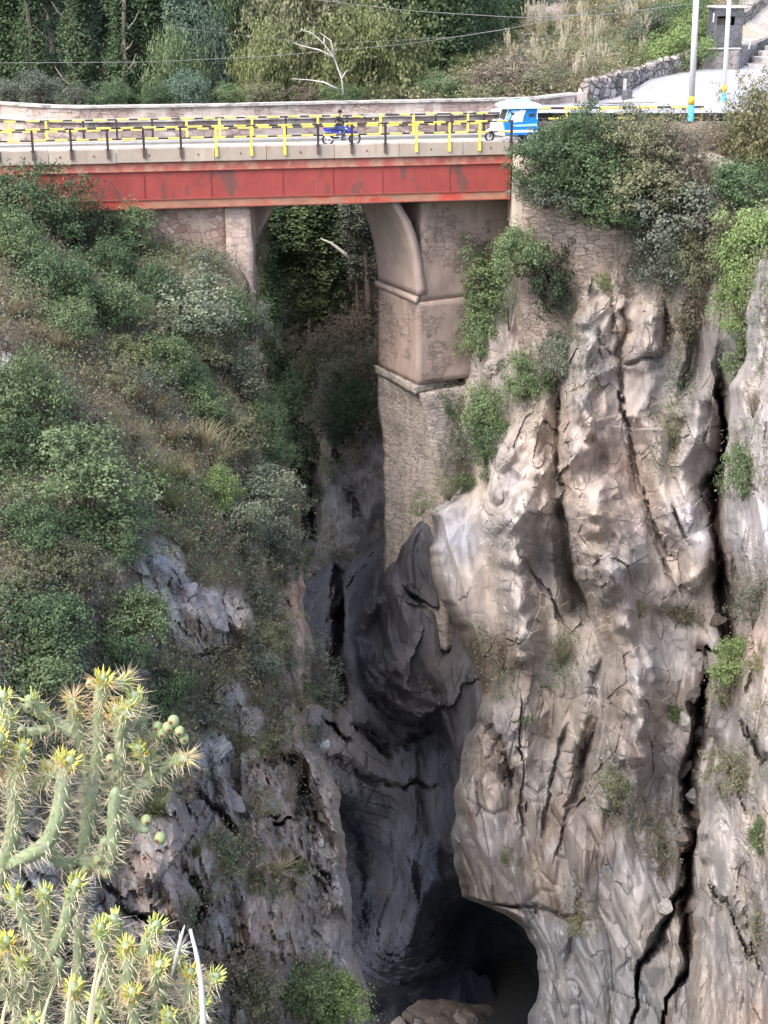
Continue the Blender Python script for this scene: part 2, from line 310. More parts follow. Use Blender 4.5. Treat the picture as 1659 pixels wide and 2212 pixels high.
M['course'] = masonry('thin_coursed_stone', [(0.27, 0.24, 0.215), (0.41, 0.37, 0.335), (0.34, 0.305, 0.275)], (0.19, 0.165, 0.15), scale=2.2, squash=4.2, bump=0.7, gap=0.06)
M['wing'] = masonry('drystone', [(0.33, 0.27, 0.23), (0.46, 0.39, 0.34), (0.27, 0.225, 0.20), (0.40, 0.33, 0.28)], (0.19, 0.155, 0.13), scale=2.5, squash=2.6, bump=0.7, gap=0.045, patch=(0.34, 0.275, 0.225), pth=0.57)
M['farwall'] = masonry('old_wall_stone', [(0.36, 0.28, 0.25), (0.44, 0.36, 0.33), (0.30, 0.22, 0.20)], (0.24, 0.19, 0.17), scale=2.4, squash=1.5, bump=0.4, patch=(0.47, 0.41, 0.375), pth=0.5)
M['drywall'] = masonry('grey_fieldstone', [(0.20, 0.18, 0.165), (0.34, 0.31, 0.29), (0.46, 0.42, 0.39), (0.25, 0.225, 0.21)], (0.11, 0.10, 0.09), scale=2.0, squash=1.3, bump=1.0, gap=0.09)
M['booth'] = masonry('dark_hut_stone', [(0.085, 0.09, 0.10), (0.14, 0.145, 0.16), (0.11, 0.115, 0.125)], (0.07, 0.075, 0.08), scale=2.6, squash=1.2, bump=0.5, gap=0.04)
M['boothwall'] = masonry('grey_step_stone', [(0.22, 0.20, 0.195), (0.29, 0.27, 0.26), (0.18, 0.165, 0.16)], (0.14, 0.13, 0.125), scale=2.4, squash=1.2, bump=0.5, gap=0.04)
M['cop'] = mat('weathered_coping', (0.50, 0.47, 0.44), var=0.2, nscale=2, bump=0.2, second=(0.22, 0.20, 0.19), sscale=1.4, sth=0.58, soft=0.06)
M['grey'] = mat('grey_steel', (0.30, 0.33, 0.33), rough=0.5, var=0.1)
M['white'] = mat('white_paint', (0.80, 0.81, 0.82), rough=0.5, var=0.04, bump=0.05)
M['cyan'] = mat('sky_blue_paint', (0.08, 0.48, 0.72), rough=0.5, var=0.06, bump=0.05)
M['orange'] = mat('amber_paint', (0.80, 0.47, 0.05), rough=0.5, var=0.06, bump=0.05)
M['blue'] = mat('blue_bodywork', (0.02, 0.22, 0.62), rough=0.35, var=0.08, bump=0, spec=0.5)
M['lblue'] = mat('pale_blue_bodywork', (0.35, 0.62, 0.80), rough=0.4, var=0.08, bump=0)
M['tarp'] = mat('white_canvas', (0.78, 0.82, 0.83), rough=0.7, var=0.06, bump=0.15, bscale=3)
M['tyre'] = mat('tyre_rubber', (0.03, 0.03, 0.032), rough=0.8, bump=0.1)
M['chrome'] = mat('brushed_metal', (0.55, 0.56, 0.58), rough=0.35, metal=0.7, bump=0)
M['glass'] = mat('dark_glass', (0.06, 0.06, 0.07), rough=0.15, bump=0, spec=0.6)
M['violet'] = mat('blue_motorcycle_paint', (0.04, 0.05, 0.42), rough=0.35, var=0.08, bump=0, spec=0.5)
M['redlamp'] = mat('red_lamp_plastic', (0.7, 0.12, 0.08), rough=0.3, bump=0)
M['cloth'] = mat('black_jacket', (0.02, 0.022, 0.03), rough=0.85, bump=0.2, bscale=20)
M['jean'] = mat('blue_jeans', (0.05, 0.09, 0.20), rough=0.85, bump=0.2, bscale=20)
M['skin'] = mat('skin', (0.30, 0.17, 0.11), rough=0.6, bump=0)
M['hair'] = mat('black_hair', (0.012, 0.010, 0.010), rough=0.6, bump=0.3, bscale=30)
M['wire'] = mat('cable', (0.20, 0.21, 0.21), rough=0.6, bump=0)
M['bark'] = mat('bark', (0.13, 0.10, 0.08), var=0.3, nscale=3, bump=0.6, stretch=(2, 2, 0.4))
M['bark_pale'] = mat('pale_bark', (0.38, 0.31, 0.26), var=0.25, nscale=2, bump=0.4, stretch=(2, 2, 0.3))
M['deadwood'] = mat('bleached_wood', (0.50, 0.48, 0.45), var=0.25, nscale=3, bump=0.4, stretch=(2, 2, 2))
M['grass'] = leafmat('dry_grass', (0.16, 0.135, 0.085), (0.34, 0.29, 0.18), 0.3)
M['grass_pale'] = leafmat('straw_grass', (0.28, 0.26, 0.15), (0.56, 0.50, 0.34), 0.3)
M['grass_green'] = leafmat('green_grass', (0.10, 0.13, 0.05), (0.24, 0.26, 0.12), 0.3)
M['plume'] = leafmat('grass_plume', (0.50, 0.45, 0.33), (0.70, 0.65, 0.52), 0.3)
L = {}
L['dark'] = leafmat('dark_green_leaves', (0.046, 0.081, 0.044), (0.165, 0.242, 0.122))
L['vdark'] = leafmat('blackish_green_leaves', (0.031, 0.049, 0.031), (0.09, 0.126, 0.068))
L['mid'] = leafmat('green_leaves', (0.068, 0.111, 0.049), (0.239, 0.315, 0.163))
L['bright'] = leafmat('bright_green_leaves', (0.107, 0.162, 0.062), (0.328, 0.436, 0.179))
L['yellow'] = leafmat('yellow_green_leaves', (0.098, 0.119, 0.052), (0.293, 0.327, 0.15))
L['olive'] = leafmat('olive_leaves', (0.096, 0.11, 0.06), (0.284, 0.292, 0.181))
L['flower'] = leafmat('olive_leaves_with_yellow_flowers', (0.1, 0.105, 0.05), (0.274, 0.269, 0.146), c2=(0.75, 0.48, 0.05))
L['pale'] = leafmat('silvery_green_leaves', (0.091, 0.12, 0.078), (0.328, 0.37, 0.261))
L['grey'] = leafmat('grey_green_leaves', (0.079, 0.098, 0.072), (0.25, 0.28, 0.22))
L['dry'] = leafmat('brown_dry_leaves', (0.109, 0.091, 0.072), (0.302, 0.261, 0.203))
L['blue'] = leafmat('blue_green_leaves', (0.064, 0.1, 0.078), (0.22, 0.317, 0.226))
# ================================================================ TERRAIN
class Sheet:
    """a stretch of terrain: a surface over a region bounded by a left and a right outline, folded back at its edges"""
    def __init__(s, left, right, ctrl, y0, y1, step, feats=(), curl=(0, 0), disp=None, back=14.0, wob=6.0, seed=0, hook=None, brk=1.0):
        s.brk = brk
        s.left = np.array(left, float); s.right = np.array(right, float); s.rbf = RBF(ctrl); s.feats = feats; s.disp = disp; s.seed = seed; s.hook = hook
        ys = np.arange(y0, y1 + 1, step, dtype=float)
        lx = np.interp(ys, s.left[:, 1], s.left[:, 0]); rx = np.interp(ys, s.right[:, 1], s.right[:, 0])
        nrg = np.random.default_rng(seed)
        def jag(v, cl, sg):
            if not cl: return v
            q = np.stack([ys / 55, ys * 0 + sg, ys * 0], -1); o = v + wob * 2.6 * fbm(q, 3, seed + 5, 0.5)
            return o
        lx = jag(lx, curl[0], 3.3); rx = jag(rx, curl[1], 9.7)
        nc = int(max(rx - lx) / step) + 1; t = np.linspace(0, 1, nc)
        X = lx[:, None] + (rx - lx)[:, None] * t[None]; Yp = np.repeat(ys[:, None], nc, 1)
        Yd = s.base(X, Yp)
        ed = 34.0
        if curl[0]: d = np.clip(1 - (X - lx[:, None]) / ed, 0, 1); Yd = Yd + curl[0] * (d ** 2.2)
        if curl[1]: d = np.clip(1 - (rx[:, None] - X) / ed, 0, 1); Yd = Yd + curl[1] * (d ** 2.2)
        ex = [0.6, 1.6, 3.2, 6.0, 10.0, back]
        if curl[0]:
            for e in ex:
                X = np.concatenate([X[:, :1] + (3.2 if e < 2 else 6), X], 1); Yp = np.concatenate([Yp[:, :1], Yp], 1); Yd = np.concatenate([Yd[:, :1] * 0 + (Yd[:, 6:7] if 0 else s.base(X[:, :1], Yp[:, :1])) + curl[0] + e, Yd], 1)
        if curl[1]:
            for e in ex:
                X = np.concatenate([X, X[:, -1:] - (3.2 if e < 2 else 6)], 1); Yp = np.concatenate([Yp, Yp[:, :1]], 1); Yd = np.concatenate([Yd, s.base(X[:, -1:], Yp[:, -1:]) + curl[1] + e], 1)
        s.X, s.Yp, s.Yd = X, Yp, Yd
        s.W = P(X, Yp, Yd)
    def base(s, x, y):
        x = np.asarray(x, float); y = np.asarray(y, float)
        Y = s.rbf(x, y); w0 = P(x, y, Y) if x.ndim else np.array(P(x[None], y[None], Y[None]))[0]
        # irregular outlines: the features are looked up at slightly wandering positions
        _, _, bi, _ = worley(w0 / np.array([1.3, 1.3, 1.9]), 77); _, _, bj, _ = worley(w0 / 0.6, 79)
        wx = x + 26 * fbm(w0 * 0.4, 4, 71) + s.brk * (15 * (bi[..., 0] - .5) + 7 * (bj[..., 0] - .5)); wy = y + 34 * fbm(w0 * 0.4, 4, 91) + s.brk * (18 * (bi[..., 1] - .5) + 8 * (bj[..., 1] - .5))
        am = np.clip(1 + 1.5 * s.brk * fbm(w0 * 0.5, 3, 99), 0.25, 1.6); wv = np.clip(1 + 1.7 * fbm(w0 * np.array([.3, .3, .33]), 3, 88), .3, 1.8)
        for (kind, pl, wd, amp) in s.feats:
            d, side, t = pdist(wx, wy, pl, True)
            tp = np.clip(np.minimum(t, 1 - t) * 5 + 0.12, 0, 1)
            big = am; wd = wd * (wv if kind == 'v' else 1)
            if kind == 'g': Y = Y + amp * am * np.exp(-(d / wd) ** 2)                    # groove or (negative) ridge
            elif kind == 'v': Y = Y + amp * tp * big * np.clip(1 - d / (wd * (0.45 + 0.55 * tp)), 0, 1)                # v-shaped cut
            elif kind == 's': Y = Y + amp * big * tp * np.clip(0.5 + side * d / wd, 0, 1) * np.exp(-(d / (wd * 14)) ** 2)   # a step along one side
        if s.hook is not None: Y = Y + s.hook(wx, wy, w0)
        if s.disp is not None: Y = Y + s.disp(w0, x, y)
        return Y
    def depth(s, dx, dy):
        return float(s.base(np.array([dx], float), np.array([dy], float))[0])
    def pt(s, dx, dy, off=0.0): return P(dx, dy, s.depth(dx, dy) + off)
    def build(s, name, colf, m):
        h, wd = s.X.shape; idx = np.arange(h * wd).reshape(h, wd)
        F = np.stack([idx[:-1, :-1], idx[1:, :-1], idx[1:, 1:], idx[:-1, 1:]], -1).reshape(-1, 4)
        c = colf(s.X, s.Yp, s.W)
        me = npmesh(name, s.W.reshape(-1, 3), F, m is not M['rock'], col=c.reshape(-1, 3))
        o = link(name, me, m); tag(o, kind='structure'); return o

def tonevar(c, W, s=0, cell=0.22, bls=0.30):
    """blotches, vertical run-off streaks, and a tone per block"""
    st = fbm(W * np.array([1.3, 1.3, 0.10]), 4, s + 3); bl = fbm(W * 0.5, 4, s + 9)
    _, rnd, edge = blocks(W, (1.1, 1.1, 2.0), s + 21)
    k = 1 + 0.26 * st + bls * bl + cell * (rnd - 0.5)
    c = c * k[..., None]
    warm = fbm(W * 0.35, 3, s + 33)
    return c * np.stack([1 + 0.10 * warm, 1 + 0.01 * warm, 1 - 0.12 * warm], -1)

# ---- the tall pale cliff right of the gorge
RC = [(1980,240,72),(1980,440,63),(1980,640,57),(1060,240,80),(1100,240,78),(1400,240,78),(1659,235,76),(1760,235,75),
 (1100,440,77.5),(1300,440,76),(1500,440,72),(1760,440,66),
 (1060,640,77),(1150,640,76),(1270,640,74.5),(1400,640,70.5),(1550,640,68),(1760,640,62),
 (960,800,78),(1060,850,74.5),(1200,880,72),(1300,900,69.5),(1400,900,68.5),(1500,900,69),(1600,900,67),(1760,900,64),
 (950,1000,76),(1050,1100,72),(1150,1100,70),(1300,1100,67.5),(1450,1100,67.5),(1530,1100,68),(1600,1100,66),(1760,1100,62),
 (930,1110,72.2),(950,1230,71.8),(1100,1300,69.5),(1250,1300,68.5),(1350,1300,66.5),(1480,1300,66),(1600,1300,65),(1760,1300,60),
 (1050,1500,69),(1200,1500,67),(1350,1500,64.5),(1450,1500,64.5),(1600,1500,63),(1760,1500,58),
 (980,1750,67.5),(1150,1750,65),(1350,1750,62.5),(1450,1750,62),(1550,1750,61),(1760,1750,56),
 (1000,1950,66.5),(1200,1950,63.5),(1400,1950,61.5),(1550,1950,60),(1760,1950,54),
 (1170,2330,63),(1350,2330,61),(1550,2330,58),(1760,2330,52)]
LEFT_R = [(1085,235),(1085,430),(1060,480),(1040,560),(1030,700),(990,790),(975,870),(985,960),(1010,1030),(985,1065),(938,1105),(928,1180),(936,1240),(958,1300),(990,1370),(1020,1440),(1036,1500),(1030,1560),(1006,1620),(985,1700),(972,1800),(990,1880),(998,1938),(1040,1955),(1085,1975),(1130,2005),(1158,2050),(1168,2100),(1150,2170),(1140,2330)]
RF = [('g',[(1280,640),(1262,860),(1262,1010),(1300,1120),(1335,1230)],42,-2.2),('g',[(1330,1230),(1385,1420),(1375,1640)],40,-1.8),('g',[(1150,940),(1120,1080),(1110,1240),(1150,1400)],36,-2.0),
 ('g',[(1500,860),(1480,1000),(1500,1120),(1525,1210)],36,-1.8),('g',[(1215,1100),(1235,1220),(1255,1330)],26,1.8),('s',[(1300,1420),(1270,1300),(1240,1180),(1228,1080)],14,-1.6),
('v',[(1338,640),(1347,700),(1338,760),(1345,820),(1343,900),(1352,980),(1375,1060),(1400,1130),(1440,1210),(1484,1290)],11,1.3),
 ('s',[(1484,1290),(1440,1210),(1400,1130),(1375,1060),(1352,980),(1343,900)],10,1.1),
 ('v',[(1568,760),(1560,830),(1556,950),(1548,1050),(1542,1150),(1545,1220),(1558,1300),(1568,1400)],20,2.6),
 ('v',[(1545,1150),(1560,1250),(1580,1330),(1590,1400)],28,2.4),
 ('v',[(1500,1390),(1560,1400),(1600,1400)],8,2),
 ('v',[(1510,1400),(1520,1450),(1505,1600),(1480,1680),(1495,1780),(1478,1860),(1480,1960),(1492,2050)],20,2.6),
 ('v',[(1478,1900),(1450,1985),(1410,2050),(1375,2120),(1362,2240)],10,3.2),
 ('v',[(1490,1980),(1475,2080),(1440,2150),(1425,2300)],10,3),
 ('g',[(1195,830),(1200,950),(1207,1060),(1240,1180),(1270,1300),(1300,1420),(1305,1500),(1290,1600),(1262,1720)],18,1.3),
 ('s',[(1262,1300),(1240,1180),(1228,1080),(1232,980),(1242,850),(1244,690)],9,-1.7),
 ('g',[(1290,660),(1272,900),(1290,1100),(1340,1250),(1370,1450),(1365,1700)],38,-1.5),
 ('g',[(1400,690),(1390,900),(1430,1080),(1490,1250)],30,-1.6),
 ('g',[(1395,680),(1400,720),(1395,745)],34,-1.3),
 ('v',[(1345,795),(1380,788),(1425,755),(1440,700),(1432,640)],9,1.3),
 ('g',[(1375,820),(1410,900)],24,0.9),
 ('v',[(1300,700),(1305,760),(1338,770)],6,0.7),
 ('v',[(1112,1165),(1150,1240),(1190,1290),(1235,1370)],7,.9),
 ('s',[(1235,1370),(1190,1290),(1150,1240),(1112,1165)],8,0.8),
 ('v',[(1205,830),(1200,900),(1206,960),(1213,1040),(1222,1085)],8,1.1),
 ('v',[(1130,1480),(1124,1600),(1119,1700),(1133,1820)],6,0.8),
 ('g',[(1115,980),(1095,1080),(1100,1230),(1140,1450),(1100,1650)],34,-1.1),
 ('g',[(1480,950),(1500,1080),(1520,1180)],30,-0.9),
 ('v',[(1450,1100),(1468,1140),(1480,1180)],5,0.8),
 ('v',[(1490,640),(1500,760),(1460,850)],14,1.3),
 ('g',[(1350,1290),(1420,1330),(1490,1330)],16,0.7),
 ('g',[(1370,1340),(1390,1450),(1400,1560)],14,0.8),
 ('v',[(1045,1560),(1085,1640),(1100,1700)],16,1.6),
 ('v',[(1230,1570),(1190,1700),(1170,1800)],8,0.9),
 ('v',[(1300,1560),(1260,1700),(1200,1860)],8,.8),
 ('v',[(1010,1940),(1150,1960),(1220,1985),(1290,1990)],8,1.0),
 ('v',[(1240,1880),(1245,2000),(1225,2120)],7,0.9),
 ('g',[(1000,1380),(1050,1480)],30,1.5)]
def rdisp(W, x, y):
    rough = np.clip((y - 1400) / 260 + .5 * fbm(W * .3, 2, 17), 0.10, 1.0)
    big, _, e0 = facets(W, (3.2, 3.2, 20.0), 10, .8, (.12, 0)); mid, _, e1 = facets(W, (1.7, 1.7, 5.0), 11, .9, (.16, 0)); sm, _, e2 = facets(W, (.75, .75, 1.9), 12, 1.0, (.2, 0)); arr, _, _e = facets(W + 31.0, (1.7, 1.7, 9.0), 18, .9, (.1, 0))
    d = -3.4 * big + .7 * arr - (.10 + 1.1 * rough) * mid - (.0 + .45 * rough) * sm + 1.4 * fbm(W * np.array([.16, .16, .05]), 2, 15)
    return d + .16 * (1 - e1) * rough + .05 * fbm(W * np.array([1.8, 1.8, 0.6]), 4, 16, 0.6)
Rs = Sheet(LEFT_R, [(1980, 200), (1980, 640), (1760, 720), (1760, 2400)], RC, 262, 2330, 3.0, RF, (2.2, 0), rdisp, seed=3, brk=.6)
TAN = (.50, .40, .335)
RCOL = [(1300,900,*TAN),(1290,1050,.54,.42,.34),(1340,1010,.50,.34,.24),(1330,1100,.50,.37,.28),(1400,720,.42,.345,.29),(1400,800,.34,.28,.24),(1440,980,.50,.455,.43),(1500,1000,.38,.385,.42),(1520,1150,.36,.365,.40),
 (1440,800,.33,.30,.275),(1500,800,.20,.185,.175),(1290,740,.36,.33,.31),(1265,800,.27,.255,.255),(1130,1100,.46,.41,.36),(1090,1050,.43,.37,.33),(1200,1200,.30,.28,.255),(1210,1290,.30,.275,.25),(1160,1400,.43,.38,.335),(1120,1280,.44,.39,.36),(1050,1400,.19,.155,.14),(1075,1450,.20,.165,.15),(1250,1450,.22,.20,.185),(1210,1480,.26,.23,.205),
 (1350,1300,.50,.415,.36),(1380,1230,.30,.27,.25),(1450,1250,.52,.46,.43),(1440,1430,.40,.39,.40),(1380,1520,.38,.33,.295),(1310,1550,.30,.26,.235),(1150,1620,.42,.36,.33),(1240,1640,.27,.25,.24),(1300,1700,.35,.31,.285),(1340,1780,.28,.255,.235),(1050,1820,.30,.29,.31),(1200,1830,.36,.33,.315),(1260,1780,.22,.175,.165),
 (1350,1900,.36,.34,.335),(1420,1850,.40,.385,.38),(1250,2080,.34,.335,.35),(1250,2200,.30,.305,.33),(1450,1700,.33,.325,.33),(1420,2150,.25,.255,.27),(980,1160,.36,.365,.41),(970,1240,.42,.38,.355),(1020,1320,.30,.26,.24),(1010,1560,.18,.175,.18),(1080,1700,.33,.29,.27),(1200,700,.25,.21,.18),(1500,500,.18,.16,.12),(1200,350,.16,.14,.11),(1640,300,.17,.15,.11),(1600,1200,.17,.13,.11)]
def rcol(x, y, W):
    c = idw(RCOL, x, y); g_ = c.mean(-1, keepdims=True); c = tonevar((c * .72 + g_ * .28) * .98, W, 5, .18, .14)
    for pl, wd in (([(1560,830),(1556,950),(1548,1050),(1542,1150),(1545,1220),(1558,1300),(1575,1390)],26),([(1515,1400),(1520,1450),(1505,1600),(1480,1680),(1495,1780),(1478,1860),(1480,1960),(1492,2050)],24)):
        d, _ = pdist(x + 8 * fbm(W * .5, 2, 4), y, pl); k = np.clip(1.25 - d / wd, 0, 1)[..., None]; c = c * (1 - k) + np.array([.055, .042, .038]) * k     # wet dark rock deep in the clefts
    dirt = np.clip((fbm(W * np.array([.7, .7, .35]), 4, 8) - 0.20) * 6, 0, 1) * np.clip((y - 1350) / 300, 0.15, 0.8)
    return c * (1 - dirt[..., None]) + np.array([.20, .165, .145]) * dirt[..., None]
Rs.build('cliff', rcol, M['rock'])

# ---- rock slab right of the dark cleft
SF = [('v',[(1600,1560),(1650,1640),(1700,1700)],9,1.4),('v',[(1600,1000),(1650,1100)],8,.8),('v',[(1560,1640),(1640,1760)],10,1.1),('v',[(1530,1900),(1600,2010),(1640,2100)],9,1.2),('v',[(1620,1380),(1630,1500)],8,.9),('g',[(1600,1720),(1640,1850),(1600,1960)],26,-.9)]
def sdisp(W, x, y):
    big, _, e0 = facets(W, (3.0, 3.0, 8.0), 30, .8, (-.15, 0)); mid, _, e1 = facets(W, (1.5, 1.5, 2.8), 31, .9, (-.1, 0)); sm, _, e2 = facets(W, (.7, .7, 1.2), 32, 1.0)
    return -2.6 * big - 1.2 * mid - .4 * sm + 1.2 * fbm(W * 0.16, 2, 33) + .05 * fbm(W * 1.8, 4, 34, .6)
LEFT_S = [(1640,560),(1606,780),(1578,830),(1572,950),(1566,1100),(1576,1180),(1588,1250),(1600,1330),(1600,1390),(1556,1425),(1540,1480),(1530,1570),(1556,1640),(1524,1700),(1506,1800),(1512,1900),(1500,2000),(1488,2080),(1478,2200),(1470,2330)]
SC_ = [(1980,560,54),(1980,1250,47),(1980,2330,38),(1640,560,60),(1760,560,57),(1600,800,61),(1760,800,56),(1590,1000,60.5),(1760,1000,54),(1600,1250,59.5),(1760,1250,52.5),(1560,1500,58.5),(1760,1500,50.5),(1540,1750,57),(1760,1750,49),(1520,2000,56),(1760,2000,47.5),(1480,2330,55),(1760,2330,45)]
Ss = Sheet(LEFT_S, [(1980, 200), (1980, 2400)], SC_, 560, 2330, 4.0, SF, (2.4, 0), sdisp, seed=8)
SCOL = [(1620,850,.34,.31,.30),(1600,900,.42,.39,.38),(1640,1150,.42,.41,.43),(1600,1120,.44,.43,.45),(1620,1300,.24,.22,.19),(1640,1380,.40,.33,.30),(1640,1520,.42,.39,.375),(1560,1550,.22,.22,.23),(1600,1650,.26,.245,.225),(1600,1800,.52,.485,.47),(1560,1900,.36,.345,.34),(1620,1930,.30,.275,.26),(1540,2050,.34,.325,.325),(1600,2150,.33,.31,.305),(1640,2200,.30,.255,.24)]
Ss.build('rock_slab', lambda x, y, W: tonevar(idw(SCOL, x, y), W, 55), M['rock'])

# ---- the dark inner walls of the gorge under the pier
CC = [(560,1060,99),(750,1080,96),(830,1080,88),(1000,1080,84),(1240,1080,84),
 (600,1300,88),(700,1300,84),(760,1280,80),(830,1262,75.8),(880,1255,75),(950,1250,73.6),(830,1170,80),(900,1075,82),(960,1110,74.0),(905,1130,74.9),(872,1180,75.6),(945,1190,73.3),(838,1250,76.0),(1050,1300,76),(1240,1300,77),
 (640,1500,86),(740,1500,82),(790,1450,76.5),(860,1520,75),(950,1500,74.4),(1050,1500,71.5),(1240,1500,75),
 (680,1620,82),(740,1600,81),(850,1620,79.5),(960,1620,76),(1010,1620,71.5),(1060,1620,71.5),
 (640,1750,82),(760,1720,79),(860,1760,80.5),(950,1780,75),(1040,1760,70.5),(1240,1760,74),
 (700,1900,84),(800,1900,82),(870,1900,79),(930,1880,75.5),(990,1900,74.5),
 (760,2060,83),(830,2060,77),(880,2040,75),(930,2000,75.5),(1000,1990,82),(1060,2010,87),(1120,2060,87),(1170,2100,85),
 (830,2180,85),(900,2180,84),(1000,2200,84),(1100,2230,83),(700,2330,82),(900,2330,78),(1240,2330,80)]
CF = [('s',[(960,1520),(905,1560),(850,1555),(800,1510),(765,1465)],10,-4.0),
 ('v',[(700,1640),(820,1680),(960,1720)],10,1.0),('v',[(700,1560),(770,1610)],12,1.5),
 ('s',[(1000,2085),(900,2112),(862,2130),(822,2112),(800,2060)],9,-4.5),
 ('g',[(745,1350),(740,1420),(750,1500)],26,3),('g',[(765,1180),(740,1260),(735,1330)],16,3.0),
 ('g',[(800,1290),(775,1380),(790,1440)],16,-1.2),
 ('v',[(760,1560),(850,1620),(900,1600),(960,1560)],18,1.5),
 ('g',[(770,1760),(800,1840),(790,1930),(820,2000)],34,1.6),
 ('g',[(880,1870),(905,1960),(870,2050)],20,-1.2),('g',[(940,1840),(935,1920)],20,-1.4),
 ('s',[(1140,2210),(1060,2110),(1000,2080)],10,2.0),
 ('v',[(870,1260),(930,1330),(960,1420)],9,1.5)]
def cdisp(W, x, y):
    big, _, e0 = facets(W, (2.8, 2.8, 8.5), 40, .8, (.15, 0)); mid, _, e1 = facets(W, (1.3, 1.3, 3.6), 41, .9, (.1, 0)); sm, _, e2 = facets(W, (.6, .6, 1.3), 42, 1.0)
    worn = np.clip((y - 1540) / 120, 0, 1) * np.clip((900 - x + .25 * (y - 1600)) / 120, 0, 1)          # water-worn sweeping layers low down
    q = W[..., 2] * .75 + .35 * W[..., 0] + 2.2 * fbm(W * .12, 2, 46); saw = q - np.floor(q)
    return (-2.0 * big - .8 * mid * (1 - .8 * worn) - .12 * sm * (1 - .8 * worn)) + worn * .22 * (saw - .5) + 1.0 * fbm(W * 0.16, 2, 43) + .05 * fbm(W * np.array([1.6, 1.6, .6]), 4, 45, .6)
Cs = Sheet([(560, 1040), (560, 2330)], [(1250, 1040), (1250, 2330)], CC, 1040, 2330, 3.6, CF, (0, 0), cdisp, seed=12, brk=.25)
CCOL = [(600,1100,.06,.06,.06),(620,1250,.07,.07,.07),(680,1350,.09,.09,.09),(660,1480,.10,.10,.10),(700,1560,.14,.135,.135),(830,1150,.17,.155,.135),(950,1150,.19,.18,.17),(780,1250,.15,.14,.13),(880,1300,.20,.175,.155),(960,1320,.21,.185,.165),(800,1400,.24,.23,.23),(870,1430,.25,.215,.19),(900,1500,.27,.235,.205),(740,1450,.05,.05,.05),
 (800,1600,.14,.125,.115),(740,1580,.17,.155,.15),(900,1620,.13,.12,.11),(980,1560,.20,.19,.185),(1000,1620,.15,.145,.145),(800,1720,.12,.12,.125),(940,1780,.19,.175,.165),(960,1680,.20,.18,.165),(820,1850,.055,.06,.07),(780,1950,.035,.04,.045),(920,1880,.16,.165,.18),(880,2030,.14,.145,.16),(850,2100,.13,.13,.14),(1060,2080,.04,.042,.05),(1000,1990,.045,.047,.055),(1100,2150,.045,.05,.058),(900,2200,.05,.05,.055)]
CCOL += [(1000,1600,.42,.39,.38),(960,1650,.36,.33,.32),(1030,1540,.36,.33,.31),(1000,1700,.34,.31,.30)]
CCOL = [(p[0], p[1], *(np.array(p[2:]) * np.array([.54, .585, .70]) * (.9 if p[1] < 1350 else .72 if p[1] < 1600 else .58))) for p in CCOL]  # gorge shade put into the rock colour: darker and bluer, more so lower down
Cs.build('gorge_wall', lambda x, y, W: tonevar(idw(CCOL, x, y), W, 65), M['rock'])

# ---- scrub slope on the far side, seen under the bridge
BC = [(1000,560,99),(1000,1000,86),(1000,1330,94),(480,560,112),(650,560,108),(860,560,100),(500,700,104),(600,660,102),(700,640,98),(860,640,93),(480,800,99),(600,760,96),(700,780,91),(860,760,87),(480,1000,93),(620,1000,90),(720,980,86),(860,1000,82),(480,1180,90),(650,1200,87),(740,1180,84),(860,1200,81),(480,1330,96),(860,1330,92)]
BF = [('g',[(700,640),(640,720),(580,820)],30,-2.0),('v',[(620,780),(640,1000),(690,1200)],40,4.0),('v',[(720,960),(760,1060),(790,1140)],10,1.3)]
def bdisp(W, x, y):
    b1, _, e1 = facets(W, (2.2, 2.2, 3.4), 51); b2, _, e2 = facets(W, (0.9, 0.9, 1.4), 52); k = np.clip((y - 820) / 200, .3, 1)
    return -(1.5 * b1 + 0.6 * b2) * k + 1.2 * fbm(W * 0.25, 4, 53)
Bs = Sheet([(470, 540), (470, 1340)], [(1010, 540), (1010, 1340)], BC, 545, 1330, 5.0, BF, (0, 0), bdisp, seed=14)
BCOL = [(560,1000,.04,.04,.04),(600,1100,.05,.05,.05),(660,1000,.07,.065,.06),(620,1200,.05,.05,.05),(680,1150,.08,.08,.08),(600,600,.06,.06,.04),(700,650,.16,.12,.10),(740,680,.18,.14,.12),(700,780,.13,.11,.085),(620,900,.05,.05,.045),(740,900,.09,.085,.075),(700,960,.17,.14,.12),(780,1040,.20,.195,.205),(750,1120,.20,.195,.20),(760,1080,.12,.11,.11),(640,1100,.06,.06,.055)]  # shade of the gap beside the pier painted in: lower part darkened
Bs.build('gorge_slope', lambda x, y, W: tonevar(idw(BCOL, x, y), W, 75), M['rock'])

# ---- the overgrown slope on the left
LCt = [(-360,440,78),(-360,500,64),(-360,640,56),(-360,1200,40),(-360,1800,31),(-360,2330,26),(-120,440,79),(250,440,80),(570,440,80),(-120,500,66),(100,500,68.5),(350,500,73.5),(570,500,76),
 (-120,620,60),(100,620,63),(350,640,68.5),(560,640,72.6),(-120,800,54),(100,800,57),(300,800,62),(470,800,67),(570,800,71),
 (-120,1000,48.5),(200,1000,53),(400,1000,58.5),(620,1000,67),(-120,1200,44.5),(200,1200,49),(400,1200,54),(560,1200,60),(650,1200,65),
 (-120,1400,41),(200,1400,46),(400,1400,50.5),(600,1400,58),(680,1400,62),(-120,1600,38.5),(200,1600,43.5),(400,1600,47.5),(580,1600,54),(680,1600,60),
 (-120,1800,36.5),(200,1800,41),(400,1800,45),(600,1800,52),(740,1800,56.5),(-120,2000,34.5),(200,2000,39),(400,2000,43),(600,2000,50),(760,2000,54),
 (-120,2330,31),(200,2330,36),(400,2330,40),(600,2330,46.5),(800,2330,51)]
